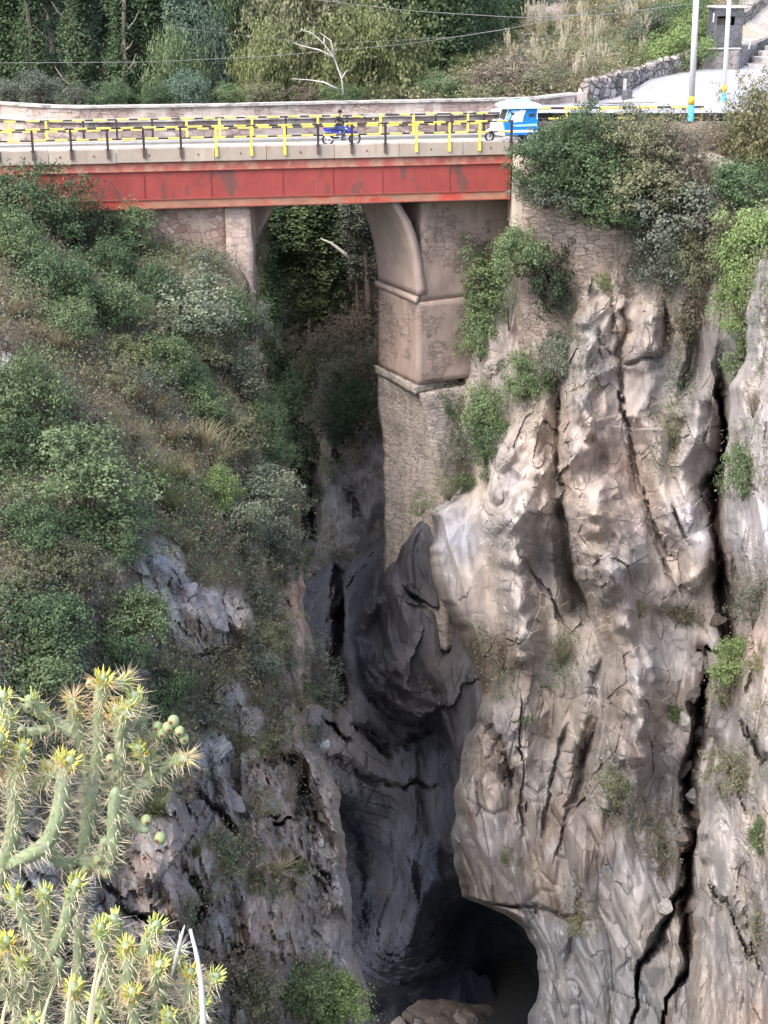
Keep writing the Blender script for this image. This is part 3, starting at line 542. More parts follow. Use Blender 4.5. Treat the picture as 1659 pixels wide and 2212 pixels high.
RIGHT_L = [(580,440),(575,520),(560,640),(545,720),(545,770),(572,830),(592,870),(612,930),(630,1000),(640,1060),(650,1120),(655,1180),(655,1260),(662,1330),(680,1400),(676,1450),(668,1520),(662,1580),(672,1620),(700,1640),(725,1700),(744,1780),(750,1850),(753,1930),(758,1990),(765,2060),(785,2110),(798,2200),(805,2330)]
ROCKS = [(350,1230,55),(400,1300,55),(460,1340,65),(0,780,45),(500,1500,35),(540,1560,30),(455,1640,50),(420,1740,60),(560,1700,70),(600,1780,60),(690,1700,60),(710,1800,80),(725,1900,70),(720,2000,80),(640,1980,80),(560,2000,60),(480,1950,50),(360,1880,95),(260,1950,85),(320,2030,90),(180,2060,80),(60,1880,70),(10,1260,35),(640,1290,28),(650,1400,30),(610,1880,50),(480,2080,60),(100,1990,70),(390,2150,60),(490,2190,40)]
def rockmask(x, y, W):
    k = 0
    n = 0.55 * fbm(W * 0.5, 4, 61)
    for (a, b, r) in ROCKS: k = np.maximum(k, 1.25 - np.sqrt((x - a) ** 2 + ((y - b) / 1.1) ** 2) / r)
    ed = np.interp(y, [p[1] for p in RIGHT_L], [p[0] for p in RIGHT_L])
    k = np.maximum(k, np.clip(1.1 - (ed - x) / 70.0, 0, 1) * np.clip((y - 1180) / 250, 0, 1.0))
    return np.clip((k + n) * 3, 0, 1)
LF = [('g',[(420,1290),(470,1345),(520,1360)],28,-1.4),('g',[(330,1210),(370,1240)],24,-1.2),('v',[(380,1400),(520,1420)],16,1.5),
 ('v',[(520,1640),(590,1650),(640,1640)],10,1.5),('v',[(560,1780),(640,1760),(660,1660)],14,2.0),('g',[(690,1640),(720,1740),(735,1850),(740,1950)],26,-1.6),
 ('v',[(650,1680),(665,1800),(680,1900)],14,1.6),('v',[(560,1870),(660,1870),(720,1960)],11,1.2),('v',[(200,1890),(280,1990),(370,2010)],9,1.3),('g',[(330,1900),(370,1950),(380,1990)],34,-1.4),('v',[(400,1870),(430,1960),(400,2040)],16,2.0),('v',[(420,1700),(460,1720),(520,1800)],14,1.7),('v',[(330,2080),(450,2060),(560,2040)],14,1.8)]
def ldisp(W, x, y):
    rk = rockmask(x, y, W); b1, _, e1 = facets(W, (1.9, 1.9, 2.3), 62, .8, (0, 0), 1.5); b2, _, e2 = blocks(W, (0.8, 0.8, 1.0), 63); b3, _, _e = facets(W, (0.4, 0.4, 0.55), 65)
    return rk * (-1.5 * b1 + 0.34 * b2 - 0.16 * b3 + 0.2 * (1 - e1) - 0.25) + 1.1 * fbm(W * 0.22, 4, 64) + 0.10 * fbm(W * 1.8, 4, 66, .6)
Ls = Sheet([(-360, 440), (-360, 2330)], RIGHT_L, LCt, 442, 2330, 4.0, LF, (0, 3.0), ldisp, seed=21)
LCOL = [(700,1660,.30,.275,.25),(740,1800,.29,.27,.25),(100,800,.10,.095,.055),(350,1230,.31,.295,.285),(460,1340,.36,.335,.32),(400,1000,.26,.22,.15),(300,850,.19,.16,.11),(150,750,.15,.13,.09),(540,1560,.30,.27,.26),(650,1300,.36,.28,.24),(450,1640,.20,.195,.20),(420,1740,.16,.155,.16),(590,1700,.32,.265,.24),(640,1680,.36,.285,.255),(700,1740,.24,.23,.225),(725,1900,.24,.235,.24),(640,1980,.34,.285,.265),(600,1990,.33,.28,.26),(520,1920,.25,.235,.23),(360,1890,.33,.28,.265),(370,1990,.36,.30,.275),(420,1980,.17,.16,.16),(250,1980,.22,.19,.175),(300,2060,.26,.225,.205),(60,1880,.22,.22,.22),(150,2080,.17,.15,.135),(400,2180,.19,.165,.15),(500,2180,.18,.17,.17),(620,1880,.25,.20,.17),(720,2040,.22,.215,.22),(0,780,.42,.41,.41)]
def lcol(x, y, W):
    k = rockmask(x, y, W)[..., None]; r = tonevar(idw(LCOL, x, y), W, 85, .35)
    li = np.clip((fbm(W * 1.9, 4, 87) - 0.22) * 9, 0, 1)[..., None] * 0.7; r = r * (1 - li) + np.array([.40, .42, .40]) * li     # lichen
    so_ = np.array([.165, .14, .10]) * (1 + .5 * fbm(W * .8, 4, 88))[..., None]
    return r * k + so_ * (1 - k)
LCOL = [(p[0], p[1], p[2] * 1.26, p[3] * 1.23, p[4] * 1.17) for p in LCOL]
Ls.build('hillside', lcol, M['rock'])

# ---- the wooded slope behind the bridge, and the hills beyond
HC = [(-200,700,108),(1300,700,104),(-200,400,122),(1300,400,115),(-200,225,132),(600,225,132),(1300,225,118),(-200,0,152),(1300,0,145),(-200,-260,185),(1300,-260,185)]
Hs = Sheet([(-700, -260), (-700, 700)], [(1400, -260), (1400, 700)], HC, -260, 700, 22, (), (0, 0), lambda W, x, y: 3 * fbm(W * 0.08, 3, 5), seed=31)
Hs.build('forest_floor', lambda x, y, W: tonevar(np.ones(W.shape) * np.array([.045, .045, .03]), W, 95), M['soil'])
# dry grass hill at the top right
TC = [(2080,60,121),(2080,-100,150),(2080,180,106),(860,250,95),(1000,215,97),(1000,150,104),(1130,60,116),(1270,190,96),(1280,100,108),(1400,130,104),(1300,0,124),(1520,100,108),(1520,0,122),(1659,60,121),(1820,60,121),(1150,-60,136),(1400,-100,150),(1820,-100,150),(900,190,100),(1820,180,108)]
Ts = Sheet([(1250,-120),(1160,-20),(1120,60),(1060,105),(1000,150),(930,195),(850,220),(850,260)], [(2080,-120),(2080,260)], TC, -110, 235, 5, [('g',[(1150,0),(1145,60)],18,-2.5)], (2.5, 0), lambda W, x, y: 1.2 * fbm(W * .25, 4, 6) + np.clip(1 - np.sqrt((x - 1160) ** 2 + (y - 30) ** 2) / 60, 0, 1) * 1.5 * blocks(W, (1.4, 1.4, 1.6), 7)[0], seed=33, wob=10, hook=lambda x, y, W: 9.0 * np.clip((x - np.interp(y, [130, 150, 172, 208, 222, 232], [1530, 1500, 1405, 1345, 1285, 1130])) / 25, 0, 1) * np.clip((y - 128) / 14, 0, 1))
TCOL = [(1000,190,.11,.10,.06),(1150,30,.42,.37,.33),(1175,10,.42,.37,.33),(1140,70,.40,.35,.31),(1250,90,.24,.22,.14),(1400,110,.24,.21,.13),(1300,20,.30,.26,.17),(1500,40,.20,.19,.11),(1560,20,.32,.29,.2),(1630,90,.44,.39,.34),(1640,40,.48,.42,.37),(1590,80,.38,.35,.25),(1200,180,.15,.135,.09)]
Ts.build('hill', lambda x, y, W: tonevar(idw(TCOL, x, y), W, 97), M['soil'])
# pale paved square beyond the bridge end
PC = [(2080,140,104),(2080,240,80),(1000,245,81),(1100,232,85),(1270,222,88),(1335,208,91.5),(1395,172,96.5),(1487,152,101.5),(1519,140,103.5),(1659,140,104),(1820,140,104),(1820,240,82),(1659,240,81),(1400,238,82),(1200,240,82)]
Ps = Sheet([(1520,130),(1500,150),(1410,168),(1345,205),(1280,220),(1120,228),(1060,234),(1060,250)], [(2080,130),(2080,250)], PC, 136, 246, 4, (), (0, 0), lambda W, x, y: 0.03 * fbm(W * .5, 3, 2), seed=34)
Ps.build('paved_square', lambda x, y, W: np.ones(W.shape) * .6, M['plaza'])
# ground round the camera's own rim, below the frame, unseen and added to block light entering the gorge from behind; then the gorge floor
def slab_grid(name, x0, x1, y0, y1, n, zf, colr, m):
    xs = np.linspace(x0, x1, n); ys = np.linspace(y0, y1, n); X, Y = np.meshgrid(xs, ys); Z = zf(X, Y); W = np.stack([X, Y, Z], -1)
    W[..., 2] += 0.25 * fbm(W * 0.5, 4, 3); idx = np.arange(n * n).reshape(n, n)
    F = np.stack([idx[:-1, :-1], idx[:-1, 1:], idx[1:, 1:], idx[1:, :-1]], -1).reshape(-1, 4)
    o = link(name, npmesh(name, W.reshape(-1, 3), F, True, col=(np.ones((n * n, 3)) * colr)), m); return tag(o, kind='structure')
slab_grid('viewpoint_ground', -22, 22, -40, 4.2, 90, lambda X, Y: -2.6 - 0.9 * np.clip(Y + 1, 0, 99) - 28 * np.clip((Y - 3.3), 0, 9) + 0.12 * np.clip(-Y - 4, 0, 99), np.array([.2, .17, .13]), M['soil'])
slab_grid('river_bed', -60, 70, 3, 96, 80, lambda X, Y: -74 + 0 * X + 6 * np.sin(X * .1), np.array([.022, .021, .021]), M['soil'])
# ================================================================ VEGETATION
def quads(C, T, B, l, wd, fold=0.0):
    """leaf quads: centre C, long axis T, side axis B"""
    l = l[:, None]; wd = wd[:, None]
    V = np.stack([C - T * l, C + B * wd, C + T * l, C - B * wd], 1).reshape(-1, 3)
    return V, np.arange(len(V)).reshape(-1, 4)
def unit(a): return a / (np.linalg.norm(a, axis=-1, keepdims=True) + 1e-9)
def leafset(r, C, out, size, asp=0.55, droop=0.3):
    n = len(C); N_ = unit(out + r.normal(0, .55, (n, 3))); T = unit(np.cross(N_, r.normal(0, 1, (n, 3)))); T[:, 2] -= droop * r.random(n); T = unit(T); B = unit(np.cross(N_, T))
    l = size * (0.6 + 0.8 * r.random(n)); return quads(C, T, B, l, l * asp)
def lobes(r, n, flat=1.0): return unit(r.normal(0, 1, (n, 3)) * np.array([1, 1, flat]))
def crown_mesh(name, seed, nc, nl, size, kind='round', lump=0.45, sig=0.085, asp=0.55, droop=0.3):
    """foliage in a unit crown (radius about 1, base near z=0): clumps of leaves on an uneven, hollow-edged mass"""
    r = np.random.default_rng(seed); D = unit(r.normal(0, 1, (nc, 3)))
    q = D * 1.6 + seed * 3.7; R = 1 + lump * 1.6 * fbm(q, 3, seed)
    rad = R * (0.35 + 0.65 * r.random(nc) ** 0.45)
    c = D * rad[:, None]
    nb = {'tree': 130, 'spire': 120}.get(kind, 105); bi = r.integers(0, nb, nc); bR = (0.19 if kind in ('tree', 'spire') else 0.27) * (0.6 + .8 * r.random(nb)); sub_ = unit(r.normal(0, 1, (nc, 3)))
    if kind not in ('spire',) and lump < .78: c = c[bi] + sub_ * (bR[bi] * (0.45 + .55 * r.random(nc)))[:, None]; D = unit(D[bi] * .7 + sub_)
    if kind == 'round': c[:, 2] = c[:, 2] * 0.8 + 0.55
    elif kind == 'tall': c[:, :2] *= 0.62; c[:, 2] = c[:, 2] * 1.35 + 1.2
    elif kind == 'hang': c[:, :2] *= (0.75 + 0.25 * np.clip(c[:, 2:3] + .5, 0, 1)); c[:, 2] = c[:, 2] * 1.0 - 0.1
    elif kind == 'spire':
        z = r.random(nc) ** 0.9; a = r.random(nc) * 6.283; rr = (1 - z) ** 0.75 * (0.35 + 0.65 * r.random(nc) ** .5) * (0.75 + .5 * np.sin(z * 26 + np.floor(a * 1.2))); c = np.stack([rr * np.cos(a) * .62, rr * np.sin(a) * .62, z * 3.0], 1); D = unit(np.stack([np.cos(a), np.sin(a), .3 + 0 * a], 1))
    elif kind == 'tree': c[:, :2] *= (0.62 * (1.1 - .25 * np.abs(c[:, 2:3]))); c[:, 2] = c[:, 2] * 4.4 + 4.5
    if kind == 'spire': c[:, 2] *= 3.0
    keep = c[:, 2] > (-2 if kind == 'hang' else -0.05); c = c[keep]; D = D[keep]; n = len(c)
    ids = np.repeat(np.arange(n), nl); cs = 0.6 + 0.9 * r.random(n)
    Lc = c[ids] + r.normal(0, 1, (len(ids), 3)) * sig * cs[ids][:, None] * np.array([1, 1, .8])
    out = unit(D[ids] + unit(Lc - c[ids]) * 0.9 + np.array([0, 0, .45]))
    V, F = leafset(r, Lc, out, size, asp, droop)
    v = np.repeat(np.clip(0.5 * r.random(n)[ids] + 0.5 * r.random(len(ids)), 0, 1), 4)
    return npmesh(name, V, F, False, v=v)
def blades(r, base, n, h, spread, wdt, curve=0.5, seg=3):
    """grass blades of 3 segments from points around base"""
    a = r.random(n) * 6.283; sp = spread * r.random(n) ** .6; H = h * (0.55 + 0.6 * r.random(n)); dirn = np.stack([np.cos(a), np.sin(a), 0 * a], 1); side = np.stack([-np.sin(a), np.cos(a), 0 * a], 1)
    V = []; b0 = base + dirn * (sp * .25)[:, None]
    lean = 0.25 + 0.9 * r.random(n)
    for k in range(seg + 1):
        t = k / seg; z = H * (t - 0.38 * curve * lean * t * t); x = H * lean * curve * t ** 1.8
        p = b0 + dirn * x[:, None] + np.array([0, 0, 1]) * z[:, None]; wk = wdt * (1 - t * .9)
        V += [p - side * wk, p + side * wk]
    V = np.stack(V, 1); m = 2 * (seg + 1); F = []
    for k in range(seg): F.append(np.stack([np.arange(n) * m + 2 * k + o for o in (0, 1, 3, 2)], 1))
    return V.reshape(-1, 3), np.concatenate(F), np.repeat(r.random(n), m)
def stems_mesh(name, seed, kind='round'):
    r = random.Random(seed); mb = MB()
    if kind == 'tree_trunk': return mb
    for i in range(9):
        a = r.random() * 6.28; rr = .25 + .5 * r.random(); zt = {'round': .7, 'tall': 1.7, 'hang': .3, 'spire': 1.2}[kind] * (0.7 + .5 * r.random()); z0 = -0.7 if kind == 'hang' else -0.25
        p0 = (0.06 * math.cos(a), 0.06 * math.sin(a), z0); p1 = (rr * .4 * math.cos(a + .2), rr * .4 * math.sin(a + .2), z0 + (zt - z0) * .5); p2 = (rr * math.cos(a), rr * math.sin(a), zt)
        mb.tube([p0, p1, p2], [.035, .024, .008], 5)
    me = bpy.data.meshes.new(name); me.from_pydata(mb.v, [], mb.f); me.update(); return me
PR = {}
for k_, (kind, nc, nl, sz, lump, sig, asp, var) in {
    'round': ('round', 600, 16, 0.035, .5, .085, .6, 4), 'fine': ('round', 850, 16, 0.028, .45, .065, .6, 3), 'airy': ('round', 230, 12, 0.038, .75, .07, .5, 3),
    'tall': ('tall', 480, 15, 0.035, .55, .085, .55, 3), 'hang': ('hang', 460, 14, 0.036, .5, .075, .6, 3), 'sparse': ('tall', 200, 12, 0.035, .8, .07, .4, 2)}.items():
    PR[k_] = [(crown_mesh(k_ + '_foliage', 100 + 7 * i + len(PR) * 31, nc, nl, sz, kind, lump, sig, asp), stems_mesh(k_ + '_stems', i + 5, kind)) for i in range(var)]
RND = random.Random(11)
def prep(me, m):
    if not me.materials: me.materials.append(m)
def plant(name, kind, colr, loc, rx, rz, label, cat='bush', group=None, rot=None, ry=None):
    me, st = RND.choice(PR[kind]); prep(me, L['mid']); prep(st, M['bark'])
    e = empty(name, loc, label, cat, group); e.rotation_euler = (0, 0, RND.random() * 6.28 if rot is None else rot)
    for nm, mm, mt in (('foliage', me, L[colr]), ('stems', st, M['bark'])):
        o = bpy.data.objects.new(nm, mm); COL.objects.link(o); o.parent = e; o.scale = (rx, ry or rx, rz)
        o.material_slots[0].link = 'OBJECT'; o.material_slots[0].material = mt
    return e
def sbush(sheet, dx, dy, r, rz, kind, colr, label, group, off=0.3, name='bush', cat='bush'):
    """a bush whose visible middle is at (dx,dy), half-width r and half-height rz in photo pixels, rooted on the sheet"""
    base_y = dy + rz * (0.75 if kind != 'hang' else 0)
    Y = sheet.depth(dx, min(base_y, 2320)) if sheet is not None else off
    if sheet is Rs and dy < 470 and 1090 < dx < 1520: Y = float(np.interp(dx, [1100, 1520], [73.9, 70.2])) - (0.6 if dx < 1250 else 0)
    if sheet is Rs and (dx, dy) in ((1190, 600), (1120, 545), (1100, 650), (1305, 610)): Y = 72.6
    k = mpp(dy, Y); R_ = r * k * (1.15 if sheet is Ls else 1.08)
    if sheet is None: off_ = 0
    else: off_ = 0.15 * R_
    loc = P(dx, base_y, Y)
    hz = {'round': 1.45, 'fine': 1.45, 'airy': 1.5, 'tall': 2.7, 'sparse': 2.7, 'hang': 2.0}[kind]
    wx = {'tall': .68, 'sparse': .68}.get(kind, 1.0)
    return plant(name, kind, colr, loc, R_ / wx, 2 * rz * k / hz * 0.97, label, cat, group)
GL = 'shrubs on the left slope of the gorge'
left_bushes = [
 (70,445,100,78,'fine','dark','dark green bush hiding the left end of the red girder'),
 (20,520,70,60,'round','mid','mid green bush at the left frame edge below the red girder'),
 (120,600,78,66,'round','dark','rounded dark green bush directly below the one hiding the girder'),
 (195,500,62,60,'fine','vdark','very dark bush tucked under the red girder, left of the stone abutment'),
 (240,560,50,50,'round','dark','dark green bush between the girder shade and the silvery bush'),
 (292,505,46,62,'tall','mid','leafy green bush climbing beside the pink stone abutment'),
 (262,480,30,30,'airy','mid','small light bush just under the girder beside the abutment'),
 (448,560,46,34,'airy','grey','thin grey-green bush against the pink abutment stones'),
 (408,662,92,58,'round','pale','broad silvery green bush in front of the left abutment'),
 (495,676,52,54,'round','mid','green bush in front of the abutment corner'),
 (237,655,68,58,'round','mid','mid green bush below the bridge, left of the silvery bush'),
 (325,700,58,50,'airy','olive','loose olive bush under the broad silvery bush'),
 (60,640,55,45,'airy','olive','thin olive bush near the left frame edge, above the dry grass'),
 (362,775,60,58,'fine','mid','compact green bush halfway down, below the silvery bush'),
 (425,830,42,40,'round','dark','small dark green bush right of the compact one'),
 (270,752,52,42,'airy','yellow','yellow-green bush beside brown dry grass'),
 (535,822,44,74,'tall','pale','tall pale grey-green bush at the slope edge beneath the abutment'),
 (500,780,36,36,'airy','grey','small grey bush at the foot of the abutment'),
 (575,905,44,50,'fine','dark','dark bush on the gorge edge below the tall pale one'),
 (505,935,60,54,'round','olive','olive bush just left of the gorge edge'),
 (445,880,44,42,'round','mid','green bush above the pale dry grass'),
 (52,855,80,82,'round','mid','large green bush at the left frame edge, level with the pier ledge'),
 (128,845,46,52,'airy','grey','grey-green thin bush right of the large frame-edge bush'),
 (185,895,60,45,'airy','dry','brownish half-dry bush above the big round bush'),
 (253,815,54,48,'airy','olive','airy olive bush mixed with dry grass'),
 (25,945,62,52,'round','dark','dark green bush below the large frame-edge bush'),
 (184,1040,138,98,'fine','mid','biggest round green bush in the middle of the left slope'),
 (235,1140,92,52,'fine','dark','dark lower skirt bush beneath the biggest round bush'),
 (70,1140,62,55,'round','dark','dark green bush left of the biggest bush foot'),
 (25,1080,48,44,'airy','olive','olive bush by the left frame edge beside the biggest bush'),
 (474,1056,40,46,'round','bright','bright leafy green bush on the gorge rim'),
 (560,1050,72,42,'round','pale','bright silvery bush leaning over the gorge rim'),
 (622,1085,40,26,'airy','pale','pale outermost branches overhanging the dark gorge'),
 (512,1120,56,52,'round','pale','silvery bush under the bright leafy one'),
 (590,1150,50,58,'round','grey','grey-green bush under the overhanging pale branches'),
 (347,1134,28,24,'airy','bright','small bright bush right of the biggest bush'),
 (590,975,44,40,'fine','dark','dark small bush on the gorge edge beside the pale grass'),
 (610,1215,38,52,'airy','grey','grey-green bush hanging on the rim below the silvery bushes'),
 (540,1215,46,40,'airy','olive','olive bush above the bare tan rock rib'),
 (520,1160,45,40,'airy','grey','dusty bush below the silvery rim bushes'),
 (90,1330,108,74,'fine','dark','big dark bush above the large cactus, at the left'),
 (70,1430,90,55,'round','mid','green bush directly behind the top of the large cactus'),
 (40,1240,58,44,'airy','olive','olive bush at the left frame edge above the big dark one'),
 (290,1325,66,54,'round','mid','mid green bush left of the lichen-covered boulder'),
 (190,1230,55,45,'airy','olive','olive scrubby bush left of the grey outcrop'),
 (345,1420,70,52,'airy','olive','olive bush below the lichen boulder'),
 (260,1400,52,50,'round','dark','dark bush right of the large cactus top'),
 (455,1450,70,52,'airy','olive','scrubby olive bush right of the lichen boulder'),
 (440,1535,66,44,'airy','grey','dull grey-green bush between pale rocks'),
 (560,1290,52,50,'airy','grey','grey-green bush left of the tan rock rib'),
 (600,1350,40,44,'airy','olive','olive bush at the foot of the tan rock rib'),
 (550,1430,44,34,'round','grey','small dusty bush on the rubble shelf'),
 (705,1490,36,44,'tall','grey','feathery grey-green bush hanging inside the gorge mouth'),
 (590,1575,58,40,'airy','olive','yellowish olive bush above the flat tan rock band'),
 (520,1600,48,36,'airy','olive','olive bush left of the tan rock band'),
 (680,1580,22,24,'airy','dark','small dark bush at the lip of the dark gorge'),
 (595,1905,56,34,'airy','olive','olive tuft bush on the ledge above the striped rock'),
 (400,1690,40,44,'airy','dry','dry brown bush beside the dark square blocks'),
 (560,1740,40,36,'airy','olive','small olive bush beneath the tan rock band'),
 (500,2060,72,60,'airy','dry','brown dry bush below the striped rock'),
 (545,2120,62,56,'airy','olive','olive bush at the bottom beside the bright green one'),
 (640,2120,66,52,'round','mid','mid green bush at the bottom edge of the photograph'),
 (712,2145,72,62,'round','bright','bright green bush at the bottom, on the lip of the gorge'),
 (290,2100,45,40,'airy','dry','brown tangled bush behind the lower cactus'),
 (150,690,60,46,'round','mid','mid green bush left of the airy yellow-green one'),
 (15,740,44,36,'airy','dry','brownish bush above the pale boulder at the frame edge'),
 (330,620,46,44,'round','dark','dark bush between the silvery bush and the green one left of it'),
 (340,580,44,36,'airy','olive','olive bush at the foot of the abutment rubble'),
 (450,745,56,44,'round','olive','olive bush under the right half of the silvery bush'),
 (310,820,48,40,'airy','grey','grey bush above the brown dry tufts'),
 (545,690,34,44,'round','grey','grey-green climber on the right edge of the abutment'),
 (120,950,60,44,'round','mid','mid green bush above the left shoulder of the biggest bush'),
 (290,1180,50,40,'airy','grey','grey bush at the right foot of the biggest bush'),
 (420,1240,46,34,'airy','olive','olive scrub above the lichen boulder'),
 (120,1210,56,40,'round','olive','olive bush below the dark skirt of the biggest bush'),
 (180,1300,50,40,'airy','grey','dull bush right of the big dark one at the frame edge'),
 (350,1490,56,40,'round','dark','dark low bush right of the cactus crown'),
 (480,1410,44,32,'airy','dry','dry bush at the right foot of the lichen boulder'),
 (620,1420,34,36,'airy','grey','grey bush on the rim under the tan rock rib'),
 (600,1510,46,34,'airy','dry','reddish dry bush on the gorge lip'),
 (650,1500,30,36,'airy','mid','green bush on the gorge lip beside the reddish one'),
 (560,1370,44,34,'round','olive','olive bush between the lichen boulder and the tan rib'),
 (450,1900,44,30,'airy','olive','low olive bush over the dark lower rocks'),
 (640,1210,30,40,'airy','mid','green bush hanging from the rim beneath the pale branches'),
 (380,1590,40,40,'airy','olive','olive bush beside the arm of the large cactus'),
 (690,1420,34,60,'sparse','grey','wispy grey bush in the shade of the gorge wall'),
 (470,1170,36,26,'airy','dry','dry scrub beneath the bright leafy rim bush'),
 (430,2080,60,44,'airy','dry','brown scrub right of the dead stalk'),
]
for b in left_bushes: sbush(Ls, *b[:6], b[6], GL)
GR = 'shrubs on the right bank and cliff'
right_bushes = [
 (1182,350,80,72,'fine','dark','dark bush covering the right end of the red girder'),
 (1255,300,80,58,'fine','dark','dark green bush just right of the girder end, below the roadside rail'),
 (1290,375,105,75,'fine','dark','broadest dark bush above the stone retaining wall'),
 (1390,315,90,66,'fine','olive','olive-green bush below the striped rail, left of the near pole'),
 (1400,400,95,60,'round','olive','olive bush on top of the retaining wall'),
 (1475,360,62,66,'airy','dry','half-dry brown bush at the foot of the near pole'),
 (1180,410,60,38,'round','grey','dusty bush hanging over the plastered corner'),
 (1625,215,62,60,'airy','flower','olive bush with yellow blooms beside the far pole'),
 (1640,300,76,90,'round','flower','yellow-flowered olive bush at the right frame edge'),
 (1560,300,56,48,'airy','dry','brown dry bush between the two poles'),
 (1600,400,74,56,'round','dark','dark bush under the yellow-flowered ones'),
 (1478,450,105,72,'round','grey','large grey-green bush on the top of the cliff'),
 (1440,560,72,66,'round','grey','grey bush drooping over the cliff head'),
 (1530,560,60,62,'round','olive','olive bush between the grey one and the bright one'),
 (1510,650,44,62,'tall','dry','thin grey-brown bush hanging beside the cliff head'),
 (1620,520,68,76,'round','bright','bright green bush at the right frame edge'),
 (1612,640,72,82,'fine','bright','bright green bush below the first bright one'),
 (1605,765,52,70,'hang','mid','green bush hanging at the top of the dark cleft'),
 (1190,600,60,86,'hang','vdark','blackish green bush hanging in front of the retaining wall'),
 (1120,545,52,50,'round','mid','green bush at the top left of the retaining wall'),
 (1035,530,40,44,'sparse','grey','thin grey-green bush in the shade of the bridge end'),
 (1045,620,52,80,'tall','mid','tall green bush growing on the pier side'),
 (1040,715,46,60,'round','mid','green bush below the tall one on the pier side'),
 (1100,650,22,70,'sparse','pale','thin silvery climber beside the hanging dark bush'),
 (1212,765,48,50,'round','grey','grey-green round bush on the rock shoulder'),
 (1140,820,52,52,'round','mid','green bush left of the rock shoulder'),
 (1052,880,52,60,'round','mid','green bush in the rocky notch beside the pier'),
 (1065,960,50,66,'hang','dark','dark green bush hanging over the pale buttress'),
 (962,890,44,76,'hang','dark','ivy-like bush clinging to the pier base'),
 (925,870,22,26,'airy','bright','small bright bush on the pier ledge'),
 (1003,1040,20,22,'round','mid','small bush at the foot of the pier masonry'),
 (905,1090,36,24,'airy','olive','low olive bush growing from the coursed pier base'),
 (1305,610,30,24,'airy','bright','bright green spiky plant at the cliff head'),
 (1350,625,34,22,'airy','dry','rusty brown scrub on the cliff head'),
 (1480,700,30,52,'sparse','olive','thin olive bush down the cliff face near the cleft'),
 (1445,930,24,48,'sparse','olive','wispy olive bush in the crack of the pale cliff'),
 (1380,1312,24,22,'airy','olive','small bush on the ledge, left of its twin'),
 (1468,1322,40,26,'airy','olive','wider small bush on the ledge beside the dark cleft'),
 (1085,1400,30,50,'sparse','dry','reddish brown dry scrub on the left face of the cliff'),
 (1215,1405,22,42,'sparse','olive','wispy bush in the middle of the cliff'),
 (1135,1553,16,12,'airy','mid','tiny dark green tuft bush on the pale rock'),
 (1340,1690,38,52,'airy','olive','olive bush in the lower middle of the cliff'),
 (1415,1810,34,56,'airy','grey','grey-green bush left of the lower dark cleft'),
 (1093,1848,14,28,'sparse','mid','narrow green bush in a vertical crack low on the cliff'),
 (1255,1985,42,22,'airy','olive','flat bush on the block above the cave'),
 (1455,1540,20,16,'round','mid','small green bush by the black rocks'),
 (1330,440,90,50,'round','dark','dark bush drooping over the retaining wall top'),
 (1240,430,60,44,'airy','grey','grey-green bush hanging on the wall under the broadest one'),
 (1450,300,60,46,'airy','dry','dry brown bush at the road edge left of the near pole'),
 (1520,420,54,50,'round','olive','olive bush behind the large grey-green one'),
 (1560,480,50,60,'airy','dry','dark brown bush between the grey and bright bushes'),
 (1330,270,60,28,'airy','olive','low olive bush touching the roadside rail'),
 (1250,272,46,24,'airy','mid','low green bush touching the rail beside the mototaxi'),
 (990,965,40,50,'airy','grey','grey-green scrub on the broken right edge of the pier base'),
 (970,1050,30,30,'airy','olive','olive scrub where the pier base meets the rock'),
]
for b in right_bushes: sbush(Rs, *b[:6], b[6], GR)
slab_bushes = [
 (1608,1010,46,66,'round','mid','green bush right of the dark cleft, halfway up'),
 (1630,1290,48,66,'airy','grey','grey-green bush right of the cleft foot'),
 (1590,1430,56,54,'round','bright','bright green bush growing under the cleft foot'),
 (1560,1490,30,36,'airy','flower','yellowish bush left of the bright one'),
 (1640,1420,26,40,'airy','yellow','yellow-green bush at the right frame edge'),
 (1600,1660,66,46,'airy','olive','olive bush on the lower right slab'),
 (1560,1700,30,26,'airy','grey','grey bush left of the pale triangular slab'),
 (1645,1795,26,50,'round','mid','dark green bush at the right frame edge, low down'),
 (1640,2000,26,50,'sparse','olive','thin olive bush low at the right frame edge'),
 (1628,870,22,34,'sparse','dry','dry brown bush at the right frame edge'),
]
for b in slab_bushes: sbush(Ss, *b[:6], b[6], GR)
GB = 'bushes on the far slope under the bridge'
